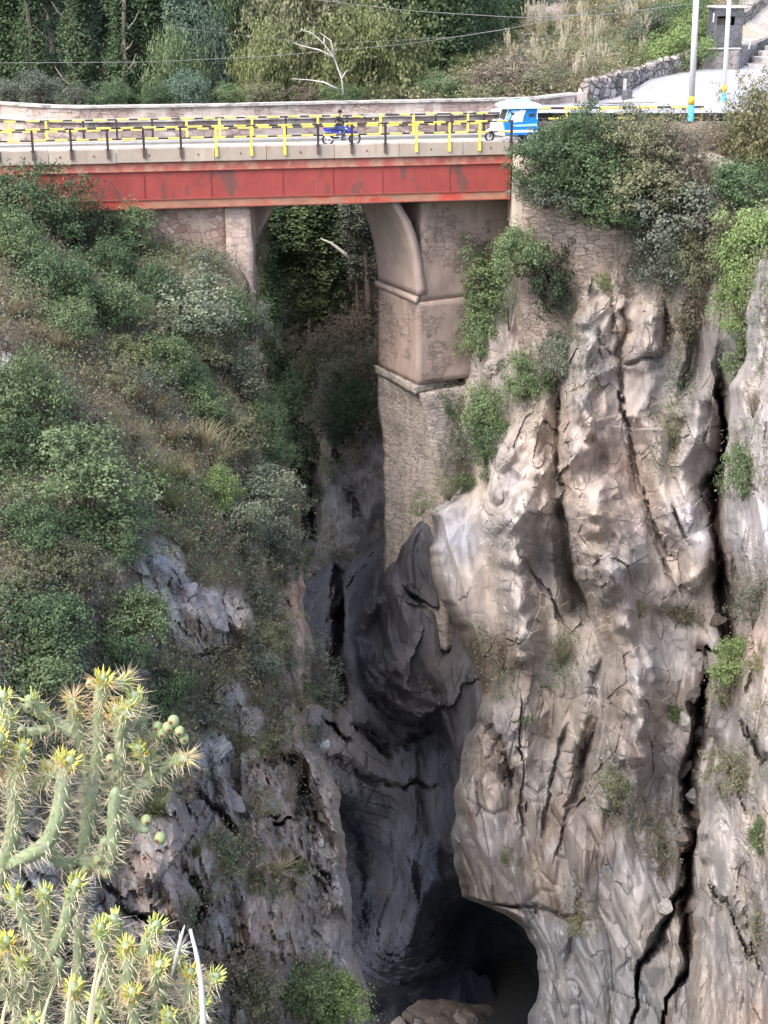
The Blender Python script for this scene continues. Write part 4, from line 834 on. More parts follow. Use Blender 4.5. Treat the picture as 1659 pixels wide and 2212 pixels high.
back_bushes = [
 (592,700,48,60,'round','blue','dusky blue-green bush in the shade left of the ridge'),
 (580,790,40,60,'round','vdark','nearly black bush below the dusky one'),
 (703,640,42,34,'airy','yellow','yellow-green bush crowning the far ridge'),
 (655,640,36,34,'airy','dry','brownish bush left of the yellow-green one'),
 (640,850,46,48,'round','dark','dark bush in the shaded hollow'),
 (700,730,46,34,'airy','dry','dry brown bush on the far ridge'),
 (760,710,44,40,'airy','dry','brown scrub bush near the pier, on the ridge'),
 (665,780,38,40,'airy','olive','olive bush on the ridge flank'),
 (740,800,50,40,'airy','olive','olive bush left of the pier below the ridge'),
 (790,780,30,40,'airy','dry','small grey-brown bush touching the pier'),
 (770,870,44,46,'round','dark','dark bush beside the lower pier'),
 (700,880,40,44,'airy','olive','olive-brown bush in the middle of the far slope'),
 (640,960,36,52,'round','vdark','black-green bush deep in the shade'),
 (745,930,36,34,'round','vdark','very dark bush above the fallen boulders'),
 (790,660,30,46,'airy','dry','brown bush against the pier cornice'),
 (620,1010,30,40,'airy','vdark','shadowed bush at the gorge edge'),
 (800,790,22,34,'airy','olive','thin pale bush beside the pier shaft'),
 (690,950,44,40,'round','vdark','very dark bush in the lower middle of the far slope'),
 (600,900,40,60,'round','dark','dark tall bush in the shade at the left of the far slope'),
 (655,1060,40,40,'airy','vdark','black-green scrub above the wedged boulders'),
 (720,1010,36,34,'airy','olive','olive scrub above the tilted slab boulder'),
 (770,980,30,30,'airy','dry','brown scrub left of the pier base'),
 (820,900,24,40,'airy','grey','dull bush touching the pier base'),
]
for b in back_bushes: sbush(Bs, *b[:6], b[6], GB)

# ---- ground cover nobody could count
def cover(name, sheet, n, seed, dens, cats, size, label, per=9, sig=.22, grassy=0.25):
    r = np.random.default_rng(seed); h, wd = sheet.X.shape; i = r.integers(0, h - 1, n); j = r.integers(0, wd - 1, n)
    x = sheet.X[i, j]; y = sheet.Yp[i, j]; W = sheet.W[i, j]
    a = sheet.W[np.minimum(i + 1, h - 1), j] - W; b = sheet.W[i, np.minimum(j + 1, wd - 1)] - W; N_ = unit(np.cross(b, a) * -1); N_ = np.where((N_ * -W).sum(-1, keepdims=True) < 0, -N_, N_)
    keep = r.random(n) < dens(x, y, W); x, y, W, N_ = x[keep], y[keep], W[keep], N_[keep]; n = len(x)
    g = 0.5 + 1.1 * fbm(W * 0.28, 4, seed) + r.normal(0, .12, n); ci = np.clip((g * len(cats)).astype(int), 0, len(cats) - 1)
    ids = np.repeat(np.arange(n), per); up = np.array([0, 0, 1.0])
    hgt = (0.1 + 0.35 * r.random(n) * np.clip(1 + fbm(W * .9, 2, seed + 2), .3, 2))
    C = W[ids] + N_[ids] * (r.random(len(ids)) * hgt[ids] * .8)[:, None] + up * (r.random(len(ids)) * hgt[ids])[:, None] + r.normal(0, sig, (len(ids), 3))
    V, F = leafset(r, C, unit(N_[ids] + up * .6), size, .5); v = np.repeat(np.clip(.45 * r.random(n)[ids] + .55 * r.random(len(ids)), 0, 1), 4); mi = ci[ids]
    gi = np.where(r.random(n) < grassy)[0]
    if len(gi):
        nb = 9; ids = np.repeat(gi, nb); V2, F2, v2 = blades(r, W[ids] + r.normal(0, .06, (len(ids), 3)), len(ids), .55, .1, .012, .7); F = np.concatenate([F, F2 + len(V)]); V = np.concatenate([V, V2]); v = np.concatenate([v, v2]); mi = np.concatenate([mi, np.full(len(F2), len(cats))])
    me = npmesh(name, V, F, False, v=v, matidx=mi); o = link(name, me, [L[c] if c in L else M[c] for c in cats] + [M['grass']])
    tag(o, label, 'undergrowth', kind='stuff'); return o
def inside_l(x, y): return np.clip((y - 450) / 60, 0, 1)
cover('undergrowth', Ls, 30000, 5, lambda x, y, W: np.clip(1.05 - 1.25 * rockmask(x, y, W), 0.03, 1) * inside_l(x, y), ['dry', 'olive', 'grey', 'olive', 'dry', 'mid', 'mid'], .062, 'low scrub and dry weeds covering the left slope')
def rdens(x, y, W):
    k = np.clip((640 - y) / 60, 0, 1) * np.clip((x - 1050) / 40, 0, 1) * (y > 285)
    for (a, b, rx, ry) in [(1010,620,50,160),(1040,900,50,120),(1440,640,60,60),(1470,800,40,160),(1440,960,30,80),(1230,720,50,50),(1270,840,20,60),(1060,1400,36,70),(1210,1420,40,60),(1330,1700,50,90),(1420,1800,50,100),(1100,1860,30,50),(1480,1330,60,30),(1150,880,50,60),(1250,1960,60,30),(1090,1450,30,60)]:
        k = np.maximum(k, np.clip(1.3 - np.sqrt(((x - a) / rx) ** 2 + ((y - b) / ry) ** 2) + .9 * fbm(W * .5, 3, 9), 0, 1) * .8)
    return k
cover('cliff_scrub', Rs, 42000, 6, rdens, ['dry', 'dry', 'olive', 'grey', 'dark'], .055, 'sparse scrub clinging to the ledges of the cliff', grassy=.1)
def sdens(x, y, W):
    k = 0 * x
    for (a, b, rx, ry) in [(1640,600,60,260),(1620,1000,50,90),(1630,1280,50,90),(1580,1440,60,60),(1590,1680,90,60),(1650,1800,30,60),(1640,2010,40,80),(1560,1500,30,60),(1640,1550,30,50)]:
        k = np.maximum(k, np.clip(1.2 - np.sqrt(((x - a) / rx) ** 2 + ((y - b) / ry) ** 2) + .9 * fbm(W * .5, 3, 9), 0, 1) * .8)
    return k
cover('dry_meadow', Ls, 9000, 15, lambda x, y, W: np.clip(1.25 - pdist(x, y, [(60, 700), (200, 790), (330, 890), (430, 985), (400, 1080)])[0] / 85 + .9 * fbm(W * .4, 3, 8), 0, 1), ['grass', 'dry', 'grass_pale', 'grass'], .05, 'tan dry grass in a band across the middle of the left slope', per=4, sig=.2, grassy=1.0)
cover('hill_grass', Ts, 16000, 12, lambda x, y, W: np.clip(1.3 - (x > np.interp(y, [0, 60, 110], [1600, 1560, 1560])) * 2 - (np.hypot(x - 1160, (y - 25) * .8) < 58) * 1.2, 0, 1) * (1 - np.clip((x - np.interp(y, [130, 150, 172, 208, 222, 232], [1530, 1500, 1405, 1345, 1285, 1130])) / 5, 0, 1) * (y > 128)), ['dry', 'olive', 'grass_pale', 'olive', 'mid'], .10, 'mixed dry and green grass covering the hill at the top right', sig=.3, grassy=.55)
cover('slab_scrub', Ss, 14000, 7, sdens, ['dry', 'olive', 'grey', 'mid'], .055, 'sparse scrub on the slab right of the cleft', grassy=.15)
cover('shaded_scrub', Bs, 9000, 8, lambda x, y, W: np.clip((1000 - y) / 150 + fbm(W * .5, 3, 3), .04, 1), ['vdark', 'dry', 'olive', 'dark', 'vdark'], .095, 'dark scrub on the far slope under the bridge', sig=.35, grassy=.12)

# ---- grass tufts one could count: dry ones on the left slope, plumed ones on the hill
def tuft_mesh(name, seed, n, plumes=0):
    r = np.random.default_rng(seed); V, F, v = blades(r, np.zeros((n, 3)) + r.normal(0, .05, (n, 3)) * np.array([1, 1, 0]), n, 1.0, .3, .010, .75, 4)
    me = npmesh(name, V, F, False, v=v); pm = None
    if plumes:
        a = r.random(plumes) * 6.28; top = np.stack([.35 * np.cos(a) * r.random(plumes), .35 * np.sin(a) * r.random(plumes), 1.0 + .45 * r.random(plumes)], 1); VV = []; FF = []; o = 0
        n2 = 46; ids = np.repeat(np.arange(plumes), n2); t = r.random(len(ids)); C = top[ids] * (0.72 + .38 * t)[:, None] + r.normal(0, .02, (len(ids), 3)) * (1.4 - t)[:, None]
        T = unit(top[ids] + r.normal(0, .25, (len(ids), 3))); B = unit(np.cross(T, r.normal(0, 1, (len(ids), 3)))); l = .045 * (.6 + .8 * r.random(len(ids))); V2, F2 = quads(C, T, B, l, l * .25)
        stV, stF = [], []
        pm = npmesh(name + '_plumes', V2, F2, False, v=np.repeat(r.random(len(ids)), 4))
    return me, pm
TF = [tuft_mesh('grass_tuft', 40 + i, 170) for i in range(4)]; TP = [tuft_mesh('plume_tuft', 60 + i, 130, 9) for i in range(4)]
def tuft(dx, dy, sheet, hpx, mt, label, group, plumed=False, wide=1.0, cat='grass tuft'):
    me, pm = RND.choice(TP if plumed else TF); Y = sheet.depth(dx, dy); loc = P(dx, dy, Y); h = hpx * mpp(dy, Y)
    e = empty('plumed_grass' if plumed else 'grass_tuft', loc, label, cat, group, RND.random() * 6.28)
    for nm, m2, mm in (('blades', me, mt), ('plumes', pm, M['plume'])):
        if m2 is None: continue
        prep(m2, mm); o = bpy.data.objects.new(nm, m2); COL.objects.link(o); o.parent = e; o.scale = (h * wide, h * wide, h); o.material_slots[0].link = 'OBJECT'; o.material_slots[0].material = mm
GT = 'grass tufts on the left slope'
for (dx, dy, hp, mt, wd_, lab) in [(294,880,62,'grass',1.3,'brown dry tuft below the compact green bush'),(330,900,55,'grass',1.3,'brown dry tuft left of the olive rim bush'),(421,965,70,'grass',1.3,'beige dry tuft above the pale long grass'),(370,960,60,'grass',1.3,'dull brown tuft left of the beige one'),
 (470,1010,80,'grass_pale',1.4,'pale straw tuft above the bright leafy rim bush'),(440,975,70,'grass_pale',1.4,'pale straw tuft at the head of the long grass band'),(335,1060,85,'grass_green',1.4,'grey-green arching tuft right of the biggest bush'),(365,1110,80,'grass_green',1.3,'grey-green tuft below the arching one'),(385,1040,60,'grass',1.3,'brown tuft in the middle of the dry patch'),
 (120,760,60,'grass',1.3,'brown tuft above the grey-green thin bush'),(160,770,55,'grass',1.3,'brown tuft left of the yellow-green bush'),(33,690,55,'grass',1.3,'reddish brown tuft at the left frame edge'),(80,740,50,'grass',1.3,'brown tuft above the pale boulder'),(290,960,55,'grass',1.3,'faded tuft above the biggest bush'),
 (320,1010,60,'grass_pale',1.2,'straw tuft at the right shoulder of the biggest bush'),(445,1275,48,'grass_pale',1.2,'straw tuft above the lichen boulder'),(400,1190,50,'grass',1.3,'brown tuft above the grey outcrop'),(450,1170,52,'grass',1.2,'brown tuft beneath the bright rim bush'),
 (560,1640,40,'grass_green',1.2,'green tuft on the rubble shelf'),(600,1890,50,'grass_pale',1.6,'yellowish tuft on the ledge above the striped rock'),(560,1900,46,'grass',1.5,'brown tuft left of the yellowish ledge tuft'),(650,1890,40,'grass_green',1.4,'greenish tuft at the end of the ledge'),(610,1860,40,'grass',1.3,'brown tuft above the ledge'),
 (570,1480,48,'grass_pale',1.3,'straw tuft below the tan rock rib'),(620,1520,46,'grass',1.3,'brown tuft at the gorge lip'),(600,1440,46,'grass',1.3,'reddish dry tuft on the rubble'),(340,1760,60,'grass_green',1.3,'long green tuft beside the grey blocks'),(420,1850,46,'grass_green',1.3,'green tuft above the pinkish knob of rock'),(240,1190,56,'grass_pale',1.2,'straw tuft under the biggest bush'),
 (155,1290,60,'grass_pale',1.2,'straw tuft between the dark bushes'),(560,1180,36,'grass_pale',1.2,'straw tuft below the silvery rim bush'),(250,1500,70,'grass_green',1.3,'long green tuft behind the large cactus crown')]:
    tuft(dx, dy, Ls, hp, M[mt], lab, GT, wide=wd_)
rr_ = random.Random(5); GP = 'plumed grass clumps on the hill'
spots = []
for k in range(150):
    dx = rr_.uniform(880, 1500); dy = rr_.uniform(10, 205)
    lim = np.interp(dy, [0, 60, 105, 150, 195], [1180, 1150, 1080, 1010, 950]); top = np.interp(dx, [1270, 1395, 1519], [190, 150, 112])
    if dx < lim or (dx > 1270 and dy > top) or (dx > 1400 and dy < 120): continue
    if any(abs(dx - a) < 16 and abs(dy - b) < 9 for a, b in spots): continue
    spots.append((dx, dy))
for (dx, dy) in spots:
    pl = dx > 1080 and rr_.random() < .72; tuft(dx, dy, Ts, rr_.uniform(34, 52), M['grass_pale' if pl else 'grass_green'], 'clump of tall plumed grass on the sunny hill' if pl else 'clump of tall green grass without plumes on the hill', GP if pl else 'green grass clumps on the hill', plumed=pl)
for i, (dx, dy, r1, r2, kind, c, lab) in enumerate([(1450,50,58,48,'round','dark','dark bush high on the hill left of the near pole'),(1490,70,52,46,'round','bright','bright green bush behind the near pole'),(1465,110,60,42,'round','bright','lower bright green bush left of the near pole'),(1500,12,40,24,'round','bright','yellowish green bush at the top frame edge'),(1400,70,40,36,'round','grey','grey-green bush among the plumed grass'),
    (1000,175,50,28,'airy','olive','olive bush above the parapet, right of the forest'),(1100,170,70,40,'round','dry','brown bush mass above the mototaxi'),(1180,180,60,36,'airy','olive','olive bush left of the roadside stone wall'),(1230,160,55,34,'airy','dry','brownish bush behind the end of the stone wall'),(950,190,46,26,'round','mid','green bush where the forest meets the grassy hill'),(1060,205,50,22,'round','olive','low olive bush behind the coping'),(1320,30,40,26,'airy','olive','olive bush high amid the plumed grass'),(1555,60,26,40,'airy','dry','dry brush left of the dark booth')]):
    sbush(Ts, dx, dy, r1, r2, kind, c, lab, 'bushes on the grassy hill')
tl = plant('bush', 'airy', 'dry', PZ(1385, 236, -9.4), .75, 1.0, 'small leafless shrub sticking up beside the striped roadside rail', 'bush')

# ---- trees of the forest behind the bridge
TR = [crown_mesh('tree_crown', 200 + i, 1700, 13, .050, 'tree', .7, .10, .6, .1) for i in range(3)] + [crown_mesh('conifer_crown', 230 + i, 1500, 13, .048, 'spire', .5, .10, .55, .15) for i in range(2)]
def trunk_mesh(seed):
    r = random.Random(seed); mb = MB(); p = [(0, 0, -.05)]; a = 0; b = 0
    for k in range(7): a += r.uniform(-.02, .02); b += r.uniform(-.02, .02); p.append((a, b, .16 + k * .14))
    mb.tube(p, [.0125, .0105, .0095, .0085, .007, .006, .004, .002], 7)
    for k in range(8):
        z = .3 + .07 * k; t = r.random() * 6.28; q = p[min(7, int(z / .14) + 1)]; l = r.uniform(.03, .07); mb.tube([(q[0], q[1], z), (q[0] + l * .6 * math.cos(t), q[1] + l * .6 * math.sin(t), z + l * .5), (q[0] + l * math.cos(t), q[1] + l * math.sin(t), z + l * 1.1)], [.0035, .0025, .001], 5)
    me = bpy.data.meshes.new('trunk'); me.from_pydata(mb.v, [], mb.f); me.update(); return me
TK = [trunk_mesh(i) for i in range(4)]
def tree(dx, Y, wpx, z0, z1, kind, colr, label, group='trees of the forest behind the bridge', low=.25, bark='bark', name='tree'):
    X = (dx - 829.5) / FD * Y * 1.0 / (CP + .3 * SP); H = z1 - z0; R = wpx * mpp(100, Y) * 1.2
    e = empty(name, (X, Y, z0), label, 'tree', group, RND.random() * 6.28); e.rotation_euler[2] = RND.random() * 6.28
    if kind == 'r':
        me = RND.choice(PR['fine'])[0]; o = bpy.data.objects.new('crown', me); COL.objects.link(o); o.parent = e; zb = H * low; o.location = (0, 0, zb); o.scale = (R * 1.1, R * 1.1, (H - zb) / 1.35); o.material_slots[0].link = 'OBJECT'; o.material_slots[0].material = L[colr]
        t = RND.choice(TK); prep(t, M['bark']); o = bpy.data.objects.new('trunk', t); COL.objects.link(o); o.parent = e; o.scale = (H, H, H * .8); o.material_slots[0].link = 'OBJECT'; o.material_slots[0].material = M[bark]; return
    me = TR[RND.choice([0, 1, 2]) if kind == 'b' else RND.choice([3, 4])]; prep(me, L['dark']); t = RND.choice(TK); prep(t, M['bark'])
    o = bpy.data.objects.new('crown', me); COL.objects.link(o); o.parent = e; hz = 8.9 if kind == 'b' else 9.0; wz = .66 if kind == 'b' else .62
    low *= .55; o.location = (0, 0, H * low); o.scale = (R / wz, R / wz, H * (1 - low) / hz); o.material_slots[0].link = 'OBJECT'; o.material_slots[0].material = L[colr]
    o = bpy.data.objects.new('trunk', t); COL.objects.link(o); o.parent = e; o.scale = (H * .9, H * .9, H * .93); o.material_slots[0].link = 'OBJECT'; o.material_slots[0].material = M[bark]
for (dx, Y, w_, z0, z1, kd, c, low, bk, lab) in [
 (20,118,44,-19,6,'b','dark',.3,'bark','dark leafy tree at the left frame edge above the parapet'),
 (75,112,34,-18,8,'s','dark',.25,'bark','dark narrow tree second from the left, above the parapet'),
 (128,114,30,-18,10,'b','blue',.45,'bark_pale','blue-green tree with a thin pale trunk'),
 (170,110,36,-18,6,'s','dark',.4,'bark_pale','dark tree with bare lower trunk'),
 (215,113,38,-18,9,'b','blue',.4,'bark','tall blue-green tree right of the bare-trunked ones'),
 (262,110,34,-18,5,'s','dark',.45,'bark_pale','dark slender tree with a reddish bare trunk'),
 (310,112,40,-18,9,'b','dark',.3,'bark','dark tree left of the lighter green pointed one'),
 (375,104,50,-15,-5.0,'r','mid',.2,'bark','lighter green rounded tree standing in front of the dark forest'),
 (420,110,40,-18,7,'b','blue',.3,'bark','blue-green tree behind the lighter rounded one'),
 (458,106,46,-15,-3.4,'r','blue',.2,'bark','blue-green rounded tree right of the lighter one'),
 (510,110,56,-12,3,'r','dark',.2,'bark','dark tree left of the large leafy one'),
 (575,101,60,-14,-4.4,'r','yellow',.2,'bark_pale','yellow-green spreading tree left of the white bare branch'),
 (640,104,84,-12,.5,'r','olive',.25,'bark_pale','large olive-green rounded tree reaching the top frame edge'),
 (705,106,80,-11,1.5,'r','olive',.3,'bark_pale','broad yellowish tree behind the motorcyclist, with the white bare branch'),
 (800,100,88,-13,-3.0,'r','yellow',.2,'bark','rounded light green tree right of the white bare branch'),
 (770,110,78,-9,3,'r','mid',.3,'bark','mid green tree at the top centre of the forest'),
 (860,112,44,-18,7,'b','dark',.3,'bark','dark tree behind the rounded light green one'),
 (915,110,50,-12,1,'r','blue',.2,'bark','blue-green rounded tree at the middle right of the forest'),
 (965,107,46,-18,8,'b','dark',.4,'bark','dark drooping tree with a broad brown trunk'),
 (1020,112,52,-12,-1,'r','dark',.2,'bark','dark rounded tree beside the grassy hill'),
 (1075,116,46,-16,9,'s','dark',.25,'bark','darkest tree beside the pale rock of the hill'),
 (1120,125,50,-14,9,'b','dark',.25,'bark','dark tree at the top beside the pale rock'),
 (600,96,50,-24,-13,'b','dark',.25,'bark_pale','dark leafy tree seen under the bridge, near the left abutment'),
 (655,94,46,-24,-13.2,'b','mid',.25,'bark_pale','mid green tree seen under the bridge centre'),
 (720,95,46,-24,-12.5,'b','dark',.3,'bark','dark tree seen under the bridge, left of the broad trunk'),
 (775,92,34,-23.5,-10,'b','grey',.5,'bark','tree with a thick dark trunk seen left of the pier'),
 (560,93,36,-24,-13,'b','dark',.2,'bark','dark small tree beside the left abutment'),
 (825,97,40,-22,-10,'b','dark',.25,'bark','dark tree partly behind the pier'),
]: tree(dx, Y, w_, z0, z1, kd, c, lab, low=low, bark=bk)
k_ = 0
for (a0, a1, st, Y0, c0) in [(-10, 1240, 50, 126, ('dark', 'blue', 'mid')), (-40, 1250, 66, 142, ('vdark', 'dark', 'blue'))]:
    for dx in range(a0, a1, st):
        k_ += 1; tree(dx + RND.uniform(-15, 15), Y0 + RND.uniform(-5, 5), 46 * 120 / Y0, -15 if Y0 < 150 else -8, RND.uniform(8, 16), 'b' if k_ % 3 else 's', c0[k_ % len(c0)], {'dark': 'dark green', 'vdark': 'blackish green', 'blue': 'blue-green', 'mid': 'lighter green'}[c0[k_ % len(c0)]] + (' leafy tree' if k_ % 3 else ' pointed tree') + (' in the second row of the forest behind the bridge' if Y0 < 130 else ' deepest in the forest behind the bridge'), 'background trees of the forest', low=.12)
for (dx, dy, Y, r1, r2, kd, c, lab) in [(80,190,100,60,30,'round','grey','grey-green low bush just above the parapet at the left'),(160,200,99,50,22,'airy','grey','thin grey bush above the parapet, second from the left'),(20,200,100,36,22,'round','grey','grey bush above the parapet at the left frame edge'),(410,195,99,50,34,'round','blue','white-flecked bush above the parapet below the rounded trees'),(495,205,99,36,20,'round','mid','low green bush above the parapet, centre left'),
    (345,205,99,40,20,'round','dark','dark low bush above the parapet'),(560,200,98,44,24,'round','olive','olive bush above the parapet below the yellow-green tree'),(250,200,99,42,26,'round','dark','dark green bush above the parapet, third from the left'),(660,205,97,40,20,'airy','dry','brownish bush above the parapet left of the rider'),(740,205,97,44,22,'round','mid','green bush above the parapet right of the rider'),(840,205,98,46,20,'round','olive','olive low bush above the parapet, centre right'),(905,195,100,40,24,'round','mid','light green bush above the parapet near the hill'),
    (580,600,98,44,40,'airy','grey','reedy grey-green bush seen under the bridge by the left abutment'),(640,590,98,50,30,'airy','mid','green bush in front of the trees under the bridge'),(560,680,96,30,40,'airy','blue','bluish bush right of the abutment edge')]:
    k = mpp(dy, Y); plant('bush', kd, c, P(dx, dy + r2 * .8, Y), r1 * k, 2 * r2 * k / 1.45, lab, 'bush', 'bushes behind the bridge')
# bare branches and the fallen pale trunks
def branch(name, pts, Y, r0, label, cat, m='deadwood'):
    mb = MB()
    for pl in pts:
        n = len(pl); mb.tube([P(x, y, Y + i * .15) for i, (x, y) in enumerate(pl)], [r0 * (1 - .8 * i / (n - 1)) for i in range(n)], 7)
    return tag(mb.build(name, M[m], smooth=True), label, cat)
branch('bare_branch', [[(742,205),(738,170),(722,125),(700,95),(675,72),(650,63)],[(722,125),(690,108),(655,100),(632,92)],[(738,170),(750,150)],[(722,125),(715,88),(690,70)],[(700,95),(700,80)]], 95.2, .07, 'bleached bare branch arching out of the yellowish tree behind the rider', 'branch')
branch('bare_branch', [[(728,192),(700,178),(670,173),(630,170)]], 95.0, .08, 'thin pale branch lower down behind the rider', 'branch')
branch('fallen_log', [[(775,570),(745,548),(715,525),(692,515)]], 92.0, .17, 'pale fallen trunk leaning left of the thick dark trunk under the bridge', 'trunk')
branch('fallen_log', [[(565,490),(600,490),(628,497)]], 93.0, .12, 'short pale trunk lying across beside the left abutment', 'log')
branch('snag', [[(648,550),(648,500),(647,460)]], 95.0, .14, 'reddish bare upright stem seen under the bridge', 'trunk', 'bark_pale')
branch('dead_tree', [[(800,720),(796,640),(790,560),(782,500),(778,440),(770,380)]], 91.5, .24, 'thick dark trunk standing left of the pier', 'trunk', 'bark')
# ================================================================ BRIDGE
A0 = Vector((-18.05, 71.0)); EU = Vector((23.9, 4.0)).normalized(); BRZ = math.atan2(4.0, 23.9)
def ux(dx, dy=320, v=0.0):
    """bridge length coordinate whose point at offset v shows at photo column dx"""
    k = ((dx - 829.5) / FD) / (CP + (1106 - dy) / FD * SP); ax = A0.x - EU.y * v; ay = A0.y + EU.x * v
    return (k * ay - ax) / (EU.x - k * EU.y)
bridge = empty('bridge', (A0.x, A0.y, 0), 'narrow road bridge on red steel girders with a concrete edge', 'bridge', rz=BRZ)
ZK, ZR, ZG0, ZG1 = -9.10, -9.34, -9.80, -11.98
U0, U1 = -14.0, ux(1104, 400)
mb = MB(); mb.box(U0, U1 + .3, .32, 3.45, ZR - .34, ZR); mb.build('deck', M['roadm'], bridge)
# edge blocks along the near side, each its own precast unit
cuts = [U0, ux(-120), ux(0), ux(103), ux(153), ux(250), ux(392), ux(463), ux(575), ux(722), ux(862), ux(1000), U1 + .3]
cuts = sorted(cuts); rr = random.Random(3)
for i, (a, b) in enumerate(zip(cuts[:-1], cuts[1:])):
    if b - a < .3: continue
    mb = MB(); dz = rr.uniform(-.012, .012); mb.cbox(a + .012, b - .012, -.02 + rr.uniform(-.012, .012), .30, ZG0 + .02 + dz, ZK + dz, .03)
    for q in range(max(1, int((b - a) / 2.2))):                       # drain holes
        u = a + (q + .5) * (b - a) / max(1, int((b - a) / 2.2)); mb.mi = 1; mb.tube([(u, -.045, -9.42), (u, .02, -9.42)], .045, 10); mb.mi = 0
    mb.build('kerb_block', [M['concrete' if i % 3 else 'concrete2'], M['edge']], bridge)
for v0, nm in ((0.03, 'near'), (3.5, 'far')):
    g = MB(); g.box(U0, U1, v0 + .16, v0 + .19, ZG0 - 2.1, ZG0)          # web
    gd = g.build('girder', M['red'], bridge)
    t = MB(); t.box(U0, U1, v0 + .10, v0 + .157, ZG0 - .36, ZG0 - .01); t.build('upper_band', M['redpale'], gd)
    t = MB(); t.box(U0, U1, v0 + .09, v0 + .157, ZG1 + .03, ZG1 + .40); t.build('lower_band', M['rust'], gd)
    for (z, h, y, mm) in ((ZG0 - .40, .045, .05, 'redpale'), (ZG1 + .40, .05, .04, 'edge'), (ZG1, .035, -.02, 'edge')):
        t = MB(); t.box(U0, U1, v0 + y, v0 + .28, z, z + h); t.build('flange', M[mm], gd)
    if nm == 'near':
        for dx in (-150, 0, 152, 311, 456, 611, 720, 827, 972, 1097):
            u = ux(dx, 400); t = MB(); t.box(u - .014, u + .014, v0 + .115, v0 + .159, ZG1 + .45, ZG0 - .365)
            t.build('stiffener', M['red'], gd)
for u in np.arange(-12, U1, 2.4):
    mb = MB(); mb.box(u, u + .12, .22, 3.62, -10.9, -10.75); mb.box(u - .04, u + .16, .22, 3.62, -9.95, -9.84); mb.build('cross_beam', M['rust'], bridge)
mb = MB(); mb.cbox(U0, U1 + .3, 3.46, 3.78, ZG0 + .02, ZK - .02, .03); mb.build('kerb_block', M['concrete2'], bridge)

def striped_rail(name, u0, u1, v, z, r, parent, ph=0.0, yel=.62, blk=.45, zf=None, per=None):
    """a pipe painted in yellow and black lengths"""
    mb = MB(); u = u0 - (ph % (yel + blk)); on = True; q = random.Random(int(u0 * 7 + z * 31))
    while u < u1:
        Ln = (yel if on else blk) * q.uniform(.9, 1.12); a, b = max(u, u0), min(u + Ln, u1)
        if b > a: mb.mi = 0 if on else 1; f = zf or (lambda s: z); mb.tube([(a, v, f(a)), (b, v, f(b))], r * (1.12 if on else .92), 8)
        u += Ln; on = not on
    return mb.build(name, [M['yellow'], M['black']], parent, smooth=False)
near = empty('railing', (A0.x, A0.y, 0), 'yellow and black striped railing bolted to the near edge of the bridge', 'railing', 'striped railings of the road', BRZ)
def post(u, v, z0, z1, colr, parent, foot=True):
    mb = MB(); mb.cbox(u - .055, u + .055, v - .045, v + .045, z0, z1, .012); p = mb.build('post', M['yellow' if colr == 'y' else 'postblack'], parent)
    if foot: t = MB(); t.box(u - .075, u + .075, v - .052, v - .046 + .02, z0 - .02, z0 + .34); t.box(u - .13, u - .04, v - .03, v + .01, z0 + .40, z0 + .43); t.build('bracket', M['yellow' if colr == 'y' else 'rustplate'], p)
for dx, c in [(-160,'d'),(-85,'d'),(-6,'d'),(71,'d'),(154,'d'),(233,'d'),(311,'d'),(391,'d'),(467,'y'),(543,'y'),(615,'y'),(687,'d'),(760,'d'),(832,'d'),(899,'y'),(970,'y'),(1035,'y'),(1103,'d')]:
    post(ux(dx, 320), -.075, ZK - .42, ZK + .95, c, near)
striped_rail('rail', -13.5, U1, -.075, ZK + .97, .043, near, .3); striped_rail('rail', -13.5, U1, -.075, ZK + .46, .040, near, .1)
far = empty('railing', (A0.x, A0.y, 0), 'striped railing on the far side of the bridge, bent down behind the rider', 'railing', 'striped railings of the road', BRZ)
VF = 3.62
for dx, c in [(-60,'y'),(22,'y'),(101,'y'),(181,'d'),(253,'d'),(330,'d'),(404,'y'),(475,'y'),(545,'y'),(618,'d'),(687,'y'),(750,'d'),(822,'y'),(893,'y'),(941,'d'),(975,'d'),(1010,'y'),(1045,'d')]:
    post(ux(dx, 290, VF), VF, ZK - .03, ZK + .97, c, far, False)
ub = ux(770, 270, VF)
striped_rail('rail', -13.5, ub + .9, VF, ZK + .97, .040, far, .5, zf=lambda s: ZK + .97 - .30 * max(0, (s - ub + .3)) ** 1.3 * .55)
striped_rail('rail', ub + 1.15, U1 + .2, VF, ZK + .97, .040, far, .2, .55, .75); striped_rail('rail', -13.5, U1 + .2, VF, ZK + .46, .037, far, .7)
mb = MB(); mb.tube([(-13.5, 3.30, ZR + .12), (U1 + .3, 3.30, ZR + .12)], .055, 8); p_ = mb.build('pipe', M['grey'], None, True, (A0.x, A0.y, 0)); p_.rotation_euler = (0, 0, BRZ)
tag(p_, 'thin grey pipe lying along the foot of the far railing', 'pipe')
# the rail goes on beside the road to the right
rr3 = empty('railing', (0, 0, 0), 'yellow and black striped railing beside the road, right of the mototaxi', 'railing', 'striped railings of the road')
pa, pb = PZ(1150, 234, -8.15), PZ(1520, 231, -8.15); dv = (pb - pa); ln = dv.length
rr3.location = (pa.x, pa.y, 0); rr3.rotation_euler = (0, 0, math.atan2(dv.y, dv.x)); zr = -8.15
for t, c in [(.02,'d'),(.20,'y'),(.41,'y'),(.63,'d'),(.88,'d'),(.99,'y')]: post(t * ln, 0, zr - 1.15, zr, c, rr3, False)
striped_rail('rail', 0, ln, 0, zr, .06, rr3, .2, 1.1, .8); striped_rail('rail', 0, ln, 0, zr - .55, .05, rr3, .9, 1.0, .8)
